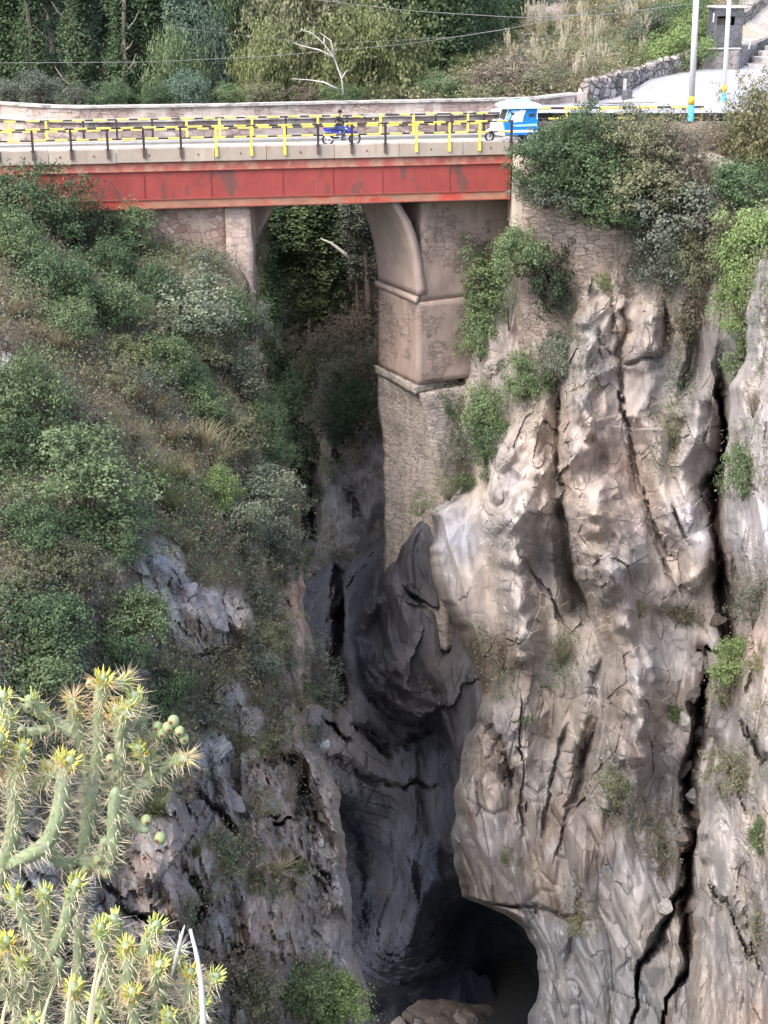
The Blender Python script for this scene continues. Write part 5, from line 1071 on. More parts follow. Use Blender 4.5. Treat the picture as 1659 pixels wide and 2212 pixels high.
# side road beyond the bridge end, and the strip behind the far railing
def ribbon(name, pts, m, kind='structure'):
    """pts: list of (near point, far point)"""
    V = [tuple(p) for pr in pts for p in pr]; F = [(2 * i, 2 * i + 2, 2 * i + 3, 2 * i + 1) for i in range(len(pts) - 1)]
    me = bpy.data.meshes.new(name); me.from_pydata(V, [], F); me.update(); return tag(link(name, me, m), kind=kind)
def bl(u, v, z): return Vector((A0.x + EU.x * u - EU.y * v, A0.y + EU.y * u + EU.x * v, z))
ribbon('road', [(bl(U1 + .3, .05, ZR), bl(U1 + .3, 3.8, ZR)), (bl(U1 + 5, .0, ZR), bl(U1 + 5, 4.4, ZR)), (bl(U1 + 12, -.6, ZR + .02), bl(U1 + 12, 7.5, ZR + .02)), (bl(U1 + 22, -1.5, ZR + .05), bl(U1 + 22, 9, ZR + .05))], M['roadm'])
ribbon('verge', [(bl(-15, 4.1, -9.9), bl(-15, 12, -9.85)), (bl(0, 4.1, -9.9), bl(0, 10.4, -9.85)), (bl(12, 4.1, -9.9), bl(12, 8.6, -9.85)), (bl(U1 + 1, 4.1, -9.9), bl(U1 + 1, 8.6, -9.85)), (bl(U1 + 10, 4.1, -9.9), bl(U1 + 10, 9.6, -9.8))], M['soil'])

# ---- masonry walls as closed lofts
def loft(rings, m, name, parent=None, du=.28, dz=.28, amp=.05, seed=0, fr=1.2, cap=True):
    """rings: [(footprint [(x,y)...], z)] from top to bottom; subdivided and roughened"""
    n = len(rings[0][0]); per = []
    for i in range(n):
        L_ = max(math.dist(r[0][i], r[0][(i + 1) % n]) for r in rings); per.append(max(1, int(L_ / du)))
    rows = []
    for (ra, za), (rb, zb) in zip(rings[:-1], rings[1:]):
        k = max(1, int(abs(za - zb) / dz))
        for j in range(k): rows.append((ra, rb, za, zb, j / k))
    rows.append((rings[-1][0], rings[-1][0], rings[-1][1], rings[-1][1], 0))
    V = []
    for ra, rb, za, zb, t in rows:
        fp = [(a[0] * (1 - t) + b[0] * t, a[1] * (1 - t) + b[1] * t) for a, b in zip(ra, rb)]
        for i in range(n):
            for q in range(per[i]):
                s = q / per[i]; a, b = fp[i], fp[(i + 1) % n]; V.append((a[0] * (1 - s) + b[0] * s, a[1] * (1 - s) + b[1] * s, za * (1 - t) + zb * t))
    V = np.array(V); c = np.zeros_like(V); nn = sum(per); R = len(rows)
    G = V.reshape(R, nn, 3); tg = np.roll(G, -1, 1) - np.roll(G, 1, 1); nm = unit(np.cross(tg, np.array([0, 0, 1.0])))
    bd, _, eg = blocks(G, (.7, .7, .4), seed + 3); G = G + nm * (amp * (1.4 * fbm(G * fr, 4, seed) + .55 * bd))[..., None]; V = G.reshape(-1, 3)
    idx = np.arange(R * nn).reshape(R, nn); F = [tuple(map(int, f)) for f in np.stack([idx[:-1], idx[1:], np.roll(idx[1:], -1, 1), np.roll(idx[:-1], -1, 1)], -1).reshape(-1, 4)]
    fs = F + ([tuple(range(nn)), tuple(range((R - 1) * nn, R * nn))[::-1]] if cap else [])
    me = bpy.data.meshes.new(name); me.from_pydata([tuple(v) for v in V], [], fs)
    for p in me.polygons: p.use_smooth = len(p.vertices) == 4
    me.update(); return link(name, me, m, parent, -parent.location if parent else None)
def zat(dy, Y): b = (1106 - dy) / FD; return (-SP + b * CP) / (CP + b * SP) * Y
def xat(dx, dy, Y): b = (1106 - dy) / FD; return (dx - 829.5) / FD / (CP + b * SP) * Y
# left abutment, its far-side old arch haunch
ab = empty('abutment', (-10, 75, -22), 'pink rubble stone abutment carrying the left end of the bridge', 'abutment')
XR = xat(540, 500, 73.2)
fpA = [(-17, 72.0), (XR - 1.15, 73.35), (XR - 1.15, 77), (-17, 77)]
loft([(fpA, -12.0), (fpA, -21.5)], M['abut'], 'rubble_wall', ab, seed=2, amp=.07)
q0 = [(XR - 1.2, 73.22), (XR + .02, 73.32), (XR + .12, 77.5), (XR - 1.2, 77.5)]
q_ = [(XR - 1.2, 73.12), (XR + .10, 73.22), (XR + .12, 77.5), (XR - 1.2, 77.5)]
q1 = [(XR - 1.2, 72.9), (XR + .04, 73.0), (XR + .0, 77.5), (XR - 1.2, 77.5)]
q2 = [(XR - 1.2, 72.2), (XR - .1, 72.3), (XR - .15, 77), (XR - 1.2, 77)]
q00 = [(XR - 1.2, 73.22), (XR - .18, 73.32), (XR - .1, 77.5), (XR - 1.2, 77.5)]
loft([(q00, -12.0), (q0, -12.25), (q_, -14.5), (q1, -17.5), (q2, -22.5)], M['quoin'], 'dressed_corner', ab, seed=4, amp=.035)
hr = []
for z, t in [(-12.0, .85), (-12.5, .75), (-13.0, .45), (-13.7, .05), (-14.4, -.25), (-15.5, -.4), (-17.0, -.45)]:
    hr.append(([(XR - .6, 75.5), (XR + .25 + t, 75.3), (XR + .35 + t, 78.2), (XR - .6, 78.2)], z))
loft(hr, M['pier'], 'arch_haunch', ab, seed=6, amp=.04)
# right pier
pier = empty('bridge_pier', (1.5, 77, -33), 'tall pale stone pier under the right part of the bridge, with two ledges', 'pier')
K = Vector((1.75, 75.25)); LB = Vector((-.36, 79.1)); nf = Vector((-(LB - K).y, (LB - K).x)).normalized(); nf = nf if nf.x < 0 else -nf
rg = []
for z, t in [(-12.02, 1.55), (-12.5, 1.25), (-13.1, .86), (-13.9, .52), (-14.8, .26), (-15.7, .09), (-16.6, .0), (-16.9, 0)]:
    o_ = nf * t; a, b = K + o_, LB + o_; i_ = -nf * (.42 if z > -16 else .5); rg.append(([tuple(b), tuple(a), tuple(a + i_), tuple(b + i_)], z))
loft(rg, M['plaster'], 'arch_springer', pier, seed=8, amp=.03, dz=.2)
def ring(k, l, r1, r2): return [tuple(l), tuple(k), tuple(r1), tuple(r2)]
R1 = Vector((7.2, 78.2)); R2 = Vector((7.2, 82.5))
K2 = Vector((1.93, 75.55)); L2 = Vector((.1, 79.3))
loft([(ring(K2, L2, R1, R2), -12.05), (ring(K2, L2, R1, R2), -17.3)], M['pier'], 'upper_abutment', pier, seed=10, amp=.05)
loft([(ring(K, LB, R1, R2), -17.32), (ring(K + Vector((.03, 0)), LB, R1, R2), -21.7)], M['pier'], 'shaft', pier, seed=12, amp=.035)
def ledge(z0, z1, pr, name, m, r1, sd):
    a = K + nf * pr + Vector((.02, -pr)); b = LB + nf * pr + Vector((0, pr)); loft([(ring(a + Vector((0, .08)), b, r1, Vector((r1.x, 81))), z0), (ring(a, b, r1, Vector((r1.x, 81))), z1)], m, name, pier, seed=sd, amp=.035, dz=.12)
ledge(-17.0, -17.28, .15, 'string_course', M['plaster'], Vector((2.15, 76.2)), 14)
ledge(-21.72, -22.15, .17, 'offset_ledge', M['course'], Vector((4.0, 77.2)), 16)
KK = [Vector((xat(908, 860, 75.1), 75.1)), Vector((xat(930, 930, 74.9), 74.9)), Vector((xat(948, 1000, 74.7), 74.7)), Vector((xat(958, 1100, 74.4), 74.4)), Vector((xat(965, 1250, 74), 74.0))]
LL = [Vector((-.42, 79.2)), Vector((-.36, 79.0)), Vector((-.1, 78.6)), Vector((-.02, 78)), Vector((-.02, 77.4))]
zz = [-22.17, zat(930, 75), zat(1000, 74.8), zat(1100, 74.5), zat(1300, 74) - 3]
loft([(ring(k, l, Vector((7, 77.6)), Vector((7, 82))), z) for k, l, z in zip(KK, LL, zz)], M['course'], 'coursed_base', pier, seed=18, amp=.07)
# wing wall to the right of the bridge end, and its plastered corner
ww = empty('retaining_wall', (9.5, 74, -18), 'dry stone retaining wall under the bushes right of the bridge end', 'retaining wall')
x0 = xat(1107, 430, 74.6)
loft([([(x0, 74.55), (x0 + .95, 74.3), (x0 + .95, 79), (x0, 79)], -9.6), ([(x0 - .02, 74.5), (x0 + .95, 74.3), (x0 + .95, 79), (x0, 79)], -13.6)], M['concrete2'], 'plastered_corner', ww, seed=20, amp=.05)
w0, w1, w2, w3 = (x0 + .5, 74.42), (9.8, 73.6), (13.2, 72.4), (16.5, 71.0)
def sh(p, t): return (p[0] + .1 * t, p[1] - .45 * t)
bk = [(16.5, 80), (6.5, 80)]
loft([([w0, w1, w2, w3] + bk, -9.6), ([sh(p, .6) for p in (w0, w1, w2, w3)] + bk, -14), ([sh(p, 1.6) for p in (w0, w1, w2, w3)] + bk, -18.6), ([sh(p, 2.2) for p in (w0, w1, w2, w3)] + bk, -20.4)], M['wing'], 'stone_face', ww, seed=22, amp=.12)
# old parapet wall beyond the bridge
pl_ = [(-140,218),(-60,216),(0,218.5),(50,222),(100,225),(169,226.5),(338,224.6),(540,221),(730,216.5),(900,214),(1048,211),(1110,209.5),(1165,207.5)]
path = [PZ(a, b, -8.0) for a, b in pl_]; path += [P(1200, 203, path[-1].y + .5), P(1243, 198, path[-1].y + 1.2)]
def wallrun(name, path, th, ztop, zbot, m, parent, seed=0, amp=.03, off=0.0, step=.35):
    """a wall of thickness th following a plan path; ztop/zbot may vary along it"""
    pts = [Vector((p.x, p.y)) for p in path]; cum = [0]
    for a, b in zip(pts[:-1], pts[1:]): cum.append(cum[-1] + (b - a).length)
    n = int(cum[-1] / step) + 1; S_ = np.linspace(0, cum[-1], n); X = np.interp(S_, cum, [p.x for p in pts]); Y = np.interp(S_, cum, [p.y for p in pts])
    zt = np.interp(S_, cum, ztop) if hasattr(ztop, '__len__') else np.full(n, ztop); zb = np.interp(S_, cum, zbot) if hasattr(zbot, '__len__') else np.full(n, zbot)
    T = unit(np.stack([np.gradient(X), np.gradient(Y)], 1)); Nn = np.stack([-T[:, 1], T[:, 0]], 1); Nn = np.where(Nn[:, 1:2] > 0, Nn, -Nn)
    prof = []; h = 8
    for j in range(h + 1): prof.append((off, j / h))
    for j in range(1): pass
    front = [(off, 1 - j / h) for j in range(h + 1)]; back = [(off + th, j / h) for j in range(h + 1)]
    pr = back + front; V = []
    for (o, t) in pr: V.append(np.stack([X + Nn[:, 0] * o, Y + Nn[:, 1] * o, zb + (zt - zb) * t], 1))
    G = np.stack(V, 1); nmv = np.where(np.array([p[0] > off for p in pr])[None, :, None], 1, -1) * np.concatenate([Nn, 0 * Nn[:, :1]], 1)[:, None]
    bd, _, _ = blocks(G, (.5, .5, .35), seed + 3); G = G + nmv * (amp * (fbm(G * 1.3, 3, seed) + bd))[..., None]; G[..., 2] += amp * .8 * fbm(G * 1.1, 3, seed + 5) * np.array([p[1] for p in pr])
    k = len(pr); idx = np.arange(n * k).reshape(n, k); F = np.stack([idx[:-1], idx[1:], np.roll(idx[1:], -1, 1), np.roll(idx[:-1], -1, 1)], -1).reshape(-1, 4)
    fs = [tuple(map(int, f)) for f in F] + [tuple(range(k))[::-1], tuple(range((n - 1) * k, n * k))]
    me = bpy.data.meshes.new(name); me.from_pydata([tuple(v) for v in G.reshape(-1, 3)], [], fs); me.update(); return link(name, me, m, parent, -parent.location if parent else None)
par = empty('parapet', (0, 84, -10), 'long weathered stone parapet with a grey coping behind the bridge', 'wall')
zt = [-8.0 - .06] * 13 + [path[-2].z - .06, path[-1].z - .06]
wallrun('parapet_wall', path, .4, [z - .13 for z in zt], -8.72, M['farwall'], par, 30, .03)
wallrun('coping', path, .62, zt, [z - .12 for z in zt], M['cop'], par, 31, .02, -.1)
wallrun('ledge', path, .7, -8.72, -8.92, M['cop'], par, 32, .03, -.18)
wallrun('retaining_face', path, .9, -8.93, -10.4, M['farwall'], par, 33, .04, -.02)
# field-stone wall along the square
fw = empty('stone_wall', (15, 92, -9), 'rough grey field-stone wall climbing along the pale square', 'stone wall')
base = [(1268,222),(1300,216),(1335,208),(1365,192),(1395,173),(1440,162),(1487,153),(1522,143)]; tops = [(178),(172),(164),(155),(148),(133),(118),(107)]
pth = [Ps.pt(a, b) for a, b in base]; ztp = [P(a, t, p.y).z for (a, b), t, p in zip(base, tops, pth)]
wallrun('rough_wall', pth, .55, ztp, [p.z - .3 for p in pth], M['drywall'], fw, 36, .11)
rw = random.Random(4)
for i in range(26):
    t = i / 25 * 7 * .999; a = int(t); f = t - a; p = pth[a].lerp(pth[a + 1], f); z = ztp[a] * (1 - f) + ztp[a + 1] * f
    mb = MB(); s_ = rw.uniform(.16, .30); mb.ell((p.x, p.y + .25, z + s_ * .4), (s_ * 1.3, s_, s_ * .8), 7, 5); o = mb.build('cap_stone', M['drywall'], fw, False, -fw.location)
mb = MB(); p = Ps.pt(1354, 214); mb.cbox(p.x - .28, p.x + .28, p.y - .2, p.y + .2, p.z, p.z + .5, .03); tag(mb.build('stone_block', M['booth']), 'small dark square block at the foot of the field-stone wall', 'stone block')
mb = MB(); p = Ps.pt(1348, 206); mb.cbox(p.x - .10, p.x + .10, p.y - .08, p.y + .08, p.z, p.z + .95, .02); tag(mb.build('marker_post', M['cop']), 'short pale marker post by the field-stone wall', 'post')
mb = MB(); p = Ps.pt(1250, 222); q = P(1272, 200, p.y + .5)
lowp = [PZ(1215, 226, -8.9), PZ(1268, 223, -8.9)]; wallrun('low_wall', [path[-1] + Vector((.1, .1, 0)), pth[0]], .5, [path[-1].z - .15, ztp[0] - .5], -9.3, M['farwall'], par, 38, .04)
# hut, its plinth and the steps
pb0 = Ps.pt(1524, 148); pb1 = Ps.pt(1596, 151)
hz = empty('plinth', (pb0.x, pb0.y, pb0.z), 'grey stone plinth carrying the dark hut beside the steps', 'plinth')
ztop_ = P(1560, 106, pb0.y).z
xc0, xc1, yc = pb0.x - .3, pb1.x, pb0.y - .4
loft([([(xc0, yc + .3), (xc1, yc), (xc1 + 2.6, yc + 6), (xc0, yc + 6)], ztop_), ([(xc0, yc + .3), (xc1, yc), (xc1 + 2.6, yc + 6), (xc0, yc + 6)], pb0.z - .5)], M['boothwall'], 'plinth_wall', hz, seed=40, amp=.03)
mb = MB(); mb.cbox(xc0 - .05, xc1 + .08, yc - .02, yc + .45, ztop_ + .005, ztop_ + .09, .02); mb.build('plinth_coping', M['cop'], hz, False, -hz.location)
bx0 = xat(1537, 100, yc + .9); bx1 = xat(1600, 100, yc + .9); by = yc + .7; bt = P(1565, 18, by).z; bw = bx1 - bx0
bo = empty('hut', (bx0, by, ztop_), 'small dark stone hut with an open window on the plinth by the steps', 'hut')
h_ = bt - ztop_; zw0, zw1 = ztop_ + h_ * .58, ztop_ + h_ * .80
mb = MB(); dpt = 2.0
mb.cbox(0, bw, 0, .22, 0, h_ * .58, .02); mb.cbox(0, .2, 0, .22, h_ * .58 + .003, h_ * .80, .02); mb.cbox(bw - .55, bw, 0, .22, h_ * .58 + .003, h_ * .80, .02); mb.cbox(0, bw, 0, .22, h_ * .80 + .003, h_, .02)
mb.box(.004, .2, .223, dpt, 0, h_ - .004); mb.box(bw - .2, bw - .004, .223, dpt, 0, h_ - .004); mb.box(.2, bw - .2, dpt - .2, dpt - .004, 0, h_ - .004)
mb.build('hut_wall', M['booth'], bo)
mb = MB(); mb.cbox(-.12, bw + .16, -.1, dpt + .1, h_ + .004, h_ + .12, .02); mb.build('roof', M['cop'], bo)
mb = MB(); mb.box(-.07, -.01, .02, .1, h_ * .66, h_ * .88); mb.build('frame_post', M['white'], bo)
mb = MB(); mb.box(.3, bw - .6, .9, 1.0, h_ * .50, h_ * .74); mb.build('back_panel', mat('pale_board', (.42, .33, .26), bump=.1), bo)
mb = MB(); mb.tube([(bw + .15, -.02, .55), (bw + 1.0, -.1, .60)], .05, 8); mb.tube([(bw + .55, -.06, .58), (bw + .5, -.06, .0)], .03, 6); mb.build('barrier_arm', M['white'], bo)
st = empty('steps', (xc1 + 1, yc + 1, pb1.z), 'broad grey stone steps at the right edge beside the plinth', 'steps')
for i, dy in enumerate((150, 139, 124, 112, 101, 92)):
    Y = pb1.y + .5 + i * 1.0; p = P(1602 + i * 12, dy, Y); z = p.z
    mb = MB(); mb.cbox(p.x + i * .1, p.x + 9, Y, Y + 1.3, z - .5, z, .02); mb.build('step', M['cop'], st, False, -st.location)
pw = [P(1596,106,yc+3.5), P(1622,98,yc+5), P(1660,82,yc+8), P(1720,62,yc+11)]
wallrun('stone_wall', pw, .4, [p.z for p in pw], [p.z - 1.0 for p in pw], M['boothwall'], hz, 44, .03)
pw = [Ts.pt(1604,52,-.4), Ts.pt(1640,22,-.4), Ts.pt(1700,-20,-.4)]
w_ = wallrun('stone_wall', pw, .5, [p.z + .7 for p in pw], [p.z - .6 for p in pw], M['drywall'], None, 46, .08); tag(w_, 'low field-stone wall up the dirt track behind the hut', 'stone wall')

# ---- poles and cables
def pole(dx0, dy0, dx1, Y, r, label):
    b = P(dx0, dy0, Y); t = P(dx1, -60, Y); t = Vector((b.x + (t.x - b.x) * .0 + (t.x - b.x), b.y, t.z)); e = empty('utility_pole', b, label, 'pole', 'white poles with blue feet by the road'); d = t - b; Lh = d.length
    def seg(nm, s0, s1, m, rr): MB_ = MB(); MB_.tube([d.normalized() * s0, d.normalized() * s1], [rr, rr * (1 - (s1 - s0) * .012)], 14); MB_.build(nm, m, e, True)
    seg('blue_foot', -1.5, 1.05, M['cyan'], r); seg('amber_band', 1.052, 1.46, M['orange'], r * 1.0); seg('shaft', 1.462, Lh + 1.2, M['white'], r * .97)
    return t
t1 = pole(1491, 272, 1507, 77.5, .155, 'nearer white pole with an amber band and a blue foot'); t2 = pole(1561, 241, 1579, 86, .13, 'farther white pole with an amber band and a blue foot, right of the other')
for pts, lab in (([(-80,139),(0,136),(327,134),(588,121),(882,95),(1084,65),(1250,30),(1400,-6)], 'lower cable sagging across the forest'), ([(560,-12),(686,0),(882,23),(1084,36),(1142,38),(1300,32),(1499,8)], 'upper cable running to the nearer pole'), ([(380,60),(700,96),(980,80),(1134,56)], 'faint cable between the other two')):
    mb = MB(); n = len(pts); dense = []
    for k in range(41):
        t = k / 40 * (n - 1); a = min(int(t), n - 2); f = t - a; x = pts[a][0] * (1 - f) + pts[a + 1][0] * f; y = np.interp(x, [p[0] for p in pts], [p[1] for p in pts]); dense.append(P(x, float(y), 90.0 if 'nearer' not in lab else 90 - 12.5 * max(0, (x - 560)) / 939))
    mb.tube(dense, .017 if 'faint' not in lab else .010, 5); tag(mb.build('cable', M['wire'], smooth=True), lab, 'cable')
# ================================================================ VEHICLES AND THE RIDER
def skin_obj(name, verts, edges, radii, m, parent, sub=2, root=0):
    me = bpy.data.meshes.new(name); me.from_pydata([tuple(v) for v in verts], edges, []); o = bpy.data.objects.new(name, me); COL.objects.link(o)
    sk = o.modifiers.new('s', 'SKIN'); sk.use_smooth_shade = True
    for v, r in zip(me.skin_vertices[0].data, radii): v.radius = (r, r) if not isinstance(r, tuple) else r
    me.skin_vertices[0].data[root].use_root = True
    sb = o.modifiers.new('u', 'SUBSURF'); sb.levels = sb.render_levels = sub
    bpy.context.view_layer.update(); dg = bpy.context.evaluated_depsgraph_get(); nm = bpy.data.meshes.new_from_object(o.evaluated_get(dg)); nm.name = name
    bpy.data.objects.remove(o); nm.materials.clear()
    for p in nm.polygons: p.use_smooth = True
    return link(name, nm, m, parent)
# motorcycle: x forward (to the right of the photo), y across, z up
VM = 1.55; um = ux(737, 300, VM)
mc = empty('motorcycle', bl(um, VM, ZR), 'blue motorcycle with a white tank side crossing the bridge', 'motorcycle', rz=BRZ)
def bu(mb, name, m, parent=mc, sm=True): return mb.build(name, M[m], parent, sm)
for x, nm in ((-.66, 'rear'), (.68, 'front')):
    t = MB(); t.torus((x, 0, .31), .265, .045, 28, 8, 1.2); wl = bu(t, 'wheel', 'tyre')
    t = MB(); t.torus((x, 0, .31), .215, .014, 28, 6); t.tube([(x, -.06, .31), (x, .06, .31)], .045, 10)
    for k in range(8): a = k * math.pi / 4; t.tube([(x, 0, .31), (x + .215 * math.cos(a), 0, .31 + .215 * math.sin(a))], .008, 5)
    bu(t, 'rim', 'chrome', wl)
t = MB(); t.tube([(.68, .07, .31), (.52, .07, .86)], .028, 8); t.tube([(.68, -.07, .31), (.52, -.07, .86)], .028, 8); bu(t, 'fork', 'chrome')
t = MB(); t.tube([(.44, -.36, 1.02), (.48, -.15, .97), (.48, .15, .97), (.44, .36, 1.02)], .016, 8); t.tube([(.46, -.3, 1.0), (.46, -.36, 1.18)], .008, 5); t.ell((.46, -.38, 1.2), (.02, .06, .045), 8, 6); t.ell((.46, .38, 1.2), (.02, .06, .045), 8, 6); bu(t, 'handlebar', 'black')
t = MB(); t.ell((.10, 0, .80), (.29, .135, .135), 16, 10); tk = bu(t, 'fuel_tank', 'violet'); t = MB(); t.ell((.15, -.075, .79), (.17, .07, .085), 12, 8); bu(t, 'white_panel', 'white', tk)
t = MB(); t.ell((-.34, 0, .80), (.36, .12, .06), 14, 8); bu(t, 'seat', 'black')
t = MB(); t.add([(-.9, -.05, .88), (-.9, .05, .88), (-.15, .12, .76), (-.15, -.12, .76), (-.82, -.06, .70), (-.82, .06, .70), (-.1, .12, .58), (-.1, -.12, .58)], [(0, 3, 2, 1), (4, 5, 6, 7), (0, 4, 7, 3), (1, 2, 6, 5), (0, 1, 5, 4), (3, 7, 6, 2)]); bu(t, 'tail_fairing', 'violet', sm=False)
t = MB(); t.ell((-.92, 0, .84), (.045, .07, .045), 8, 6); bu(t, 'tail_lamp', 'redlamp')
t = MB(); t.ell((.56, 0, .86), (.09, .11, .12), 12, 8); t.ell((.40, 0, .66), (.16, .15, .20), 12, 8); bu(t, 'front_fairing', 'violet')
t = MB(); t.ell((.655, 0, .88), (.03, .07, .07), 10, 6); bu(t, 'headlight', 'glass')
t = MB(); t.tube([(.45, 0, .60), (.55, 0, .63), (.68, 0, .645), (.84, 0, .60)], [.05, .06, .06, .03], 8); bu(t, 'mudguard', 'violet')
t = MB(); t.ell((.05, 0, .42), (.2, .14, .16), 12, 8); t.box(-.12, .22, -.1, .1, .3, .46); bu(t, 'engine', 'chrome')
t = MB(); t.tube([(.2, -.14, .42), (.0, -.17, .27), (-.4, -.17, .30), (-.78, -.17, .42)], [.022, .025, .035, .045], 10); bu(t, 'exhaust', 'chrome')
t = MB(); t.tube([(-.66, .1, .31), (-.1, .1, .4)], .03, 6); t.tube([(-.66, -.1, .31), (-.1, -.1, .4)], .03, 6); t.tube([(-.55, -.11, .36), (-.45, -.11, .72)], .035, 8); bu(t, 'swingarm', 'black')
# rider (same frame)
rd = empty('person', bl(um, VM, ZR), 'rider in a black jacket and blue trousers with dark hair, leaning slightly forward', 'person', rz=BRZ)
Z = .86; V_ = []; E_ = []; R_ = []
def jn(p, r, par=None): V_.append(p); R_.append(r); (E_.append((par, len(V_) - 1)) if par is not None else None); return len(V_) - 1
pel = jn((-.25, 0, Z + .07), .145); sp_ = jn((-.22, 0, Z + .25), .13, pel); ch = jn((-.14, 0, Z + .44), .155, sp_); nk = jn((-.08, 0, Z + .58), .06, ch); hd = jn((-.045, 0, Z + .70), .088, nk); hd2 = jn((-.03, 0, Z + .79), .082, hd); jn((.045, 0, Z + .72), .022, hd)
hands = []
for s in (-1, 1):
    sh_ = jn((-.12, .19 * s, Z + .50), .065, ch); el = jn((.08, .30 * s, Z + .27), .046, sh_); wr = jn((.34, .32 * s, Z + .15), .032, el); pm_ = jn((.42, .33 * s, Z + .165), .034, wr); hands.append((pm_, s))
    hp = jn((-.20, .11 * s, Z + .02), .10, pel); kn = jn((.20, .17 * s, Z - .10), .068, hp); an = jn((-.02, .17 * s, Z - .50), .042, kn); jn((.13, .18 * s, Z - .56), .034, an)
for pm_, s in hands:
    for j, (dy, l) in enumerate(((-.030, .036), (-.010, .041), (.010, .039), (.028, .032))):
        y = (.33 * s) + dy; a = jn((.452, y, Z + .185), .010, pm_); b = jn((.452 + l, y, Z + .178), .009, a); jn((.455 + l * .9, y, Z + .148), .008, b)
    a = jn((.42, .33 * s - .038 * s, Z + .14), .010, pm_); jn((.45, .33 * s - .036 * s, Z + .118), .008, a)
body = skin_obj('body', V_, E_, R_, M['skin'], rd)
def sub(idx, grow, name, m):
    mp_ = {k: i for i, k in enumerate(idx)}; return skin_obj(name, [V_[k] for k in idx], [(mp_[a], mp_[b]) for a, b in E_ if a in mp_ and b in mp_], [R_[k] + grow for k in idx], m, rd)
nj = {}
sub([0, 1, 2, 7, 8, 9, 15 - 0] if 0 else [pel, sp_, ch, 7, 8, 9, 15, 16, 17], .016, 'jacket', M['cloth'])
sub([pel, 11, 12, 13, 19, 20, 21], .014, 'trousers', M['jean'])
t = MB(); t.tube([(-.03, -.17, Z - .50), (.03, -.175, Z - .56), (.17, -.18, Z - .57)], [.05, .05, .04], 8); t.build('shoe', M['black'], rd, True); t = MB(); t.tube([(-.03, .17, Z - .50), (.03, .175, Z - .56), (.17, .18, Z - .57)], [.05, .05, .04], 8); t.build('shoe', M['black'], rd, True)
t = MB(); t.ell((-.055, 0, Z + .775), (.105, .092, .105), 14, 10); t.build('hair', M['hair'], rd, True)
for s in (-1, 1):
    t = MB(); t.ell((.035, .03 * s, Z + .745), (.012, .012, .009), 8, 6); t.build('eye', M['glass'], rd, True); t = MB(); t.ell((-.03, .088 * s, Z + .73), (.02, .012, .03), 8, 6); t.build('ear', M['skin'], rd, True)
t = MB(); t.box(.035, .05, -.022, .022, Z + .675, Z + .682); t.build('mouth', M['redlamp'], rd)
# mototaxi facing left in the photo: local x forward after a half turn
VT = 1.75; ut = ux(1103, 270, VT)
mt = empty('mototaxi', bl(ut, VT, ZR), 'blue and white three-wheeled mototaxi with a white canvas roof', 'mototaxi', rz=BRZ + math.pi)
def bt_(mb, name, m, parent=mt, sm=False): return mb.build(name, M[m], parent, sm)
W2 = .62
t = MB(); t.prism([(-1.25, .38), (.30, .38), (.42, .62), (.50, 1.02), (.44, 1.12), (-1.25, 1.12)], -W2, W2); cab = bt_(t, 'cabin', 'blue')
t = MB()
for s in (-1, 1):
    for (xa, za, xb, zb) in ((-1.22, 1.12, -1.18, 1.78), (-.45, 1.12, -.45, 1.8), (.44, 1.12, .22, 1.82)): t.tube([(xa, s * W2 * .97, za), (xb, s * W2 * .9, zb)], .025, 8)
bt_(t, 'roof_frame', 'white')
t = MB(); t.prism([(-1.42, 1.70), (-1.38, 1.84), (-1.0, 1.93), (-.2, 1.95), (.38, 1.90), (.66, 1.78), (.64, 1.70)], -W2 - .1, W2 + .1); rf = bt_(t, 'roof', 'tarp')
t = MB(); t.prism([(-.95, 1.955), (-.9, 2.03), (.1, 2.03), (.18, 1.955)], -.42, .42); bt_(t, 'roof_rack_cover', 'lblue', rf)
t = MB(); t.prism([(-1.36, 1.66), (-1.36, 1.70), (.6, 1.70), (.6, 1.66)], -W2 - .115, W2 + .115); bt_(t, 'roof_fringe', 'lblue', rf)
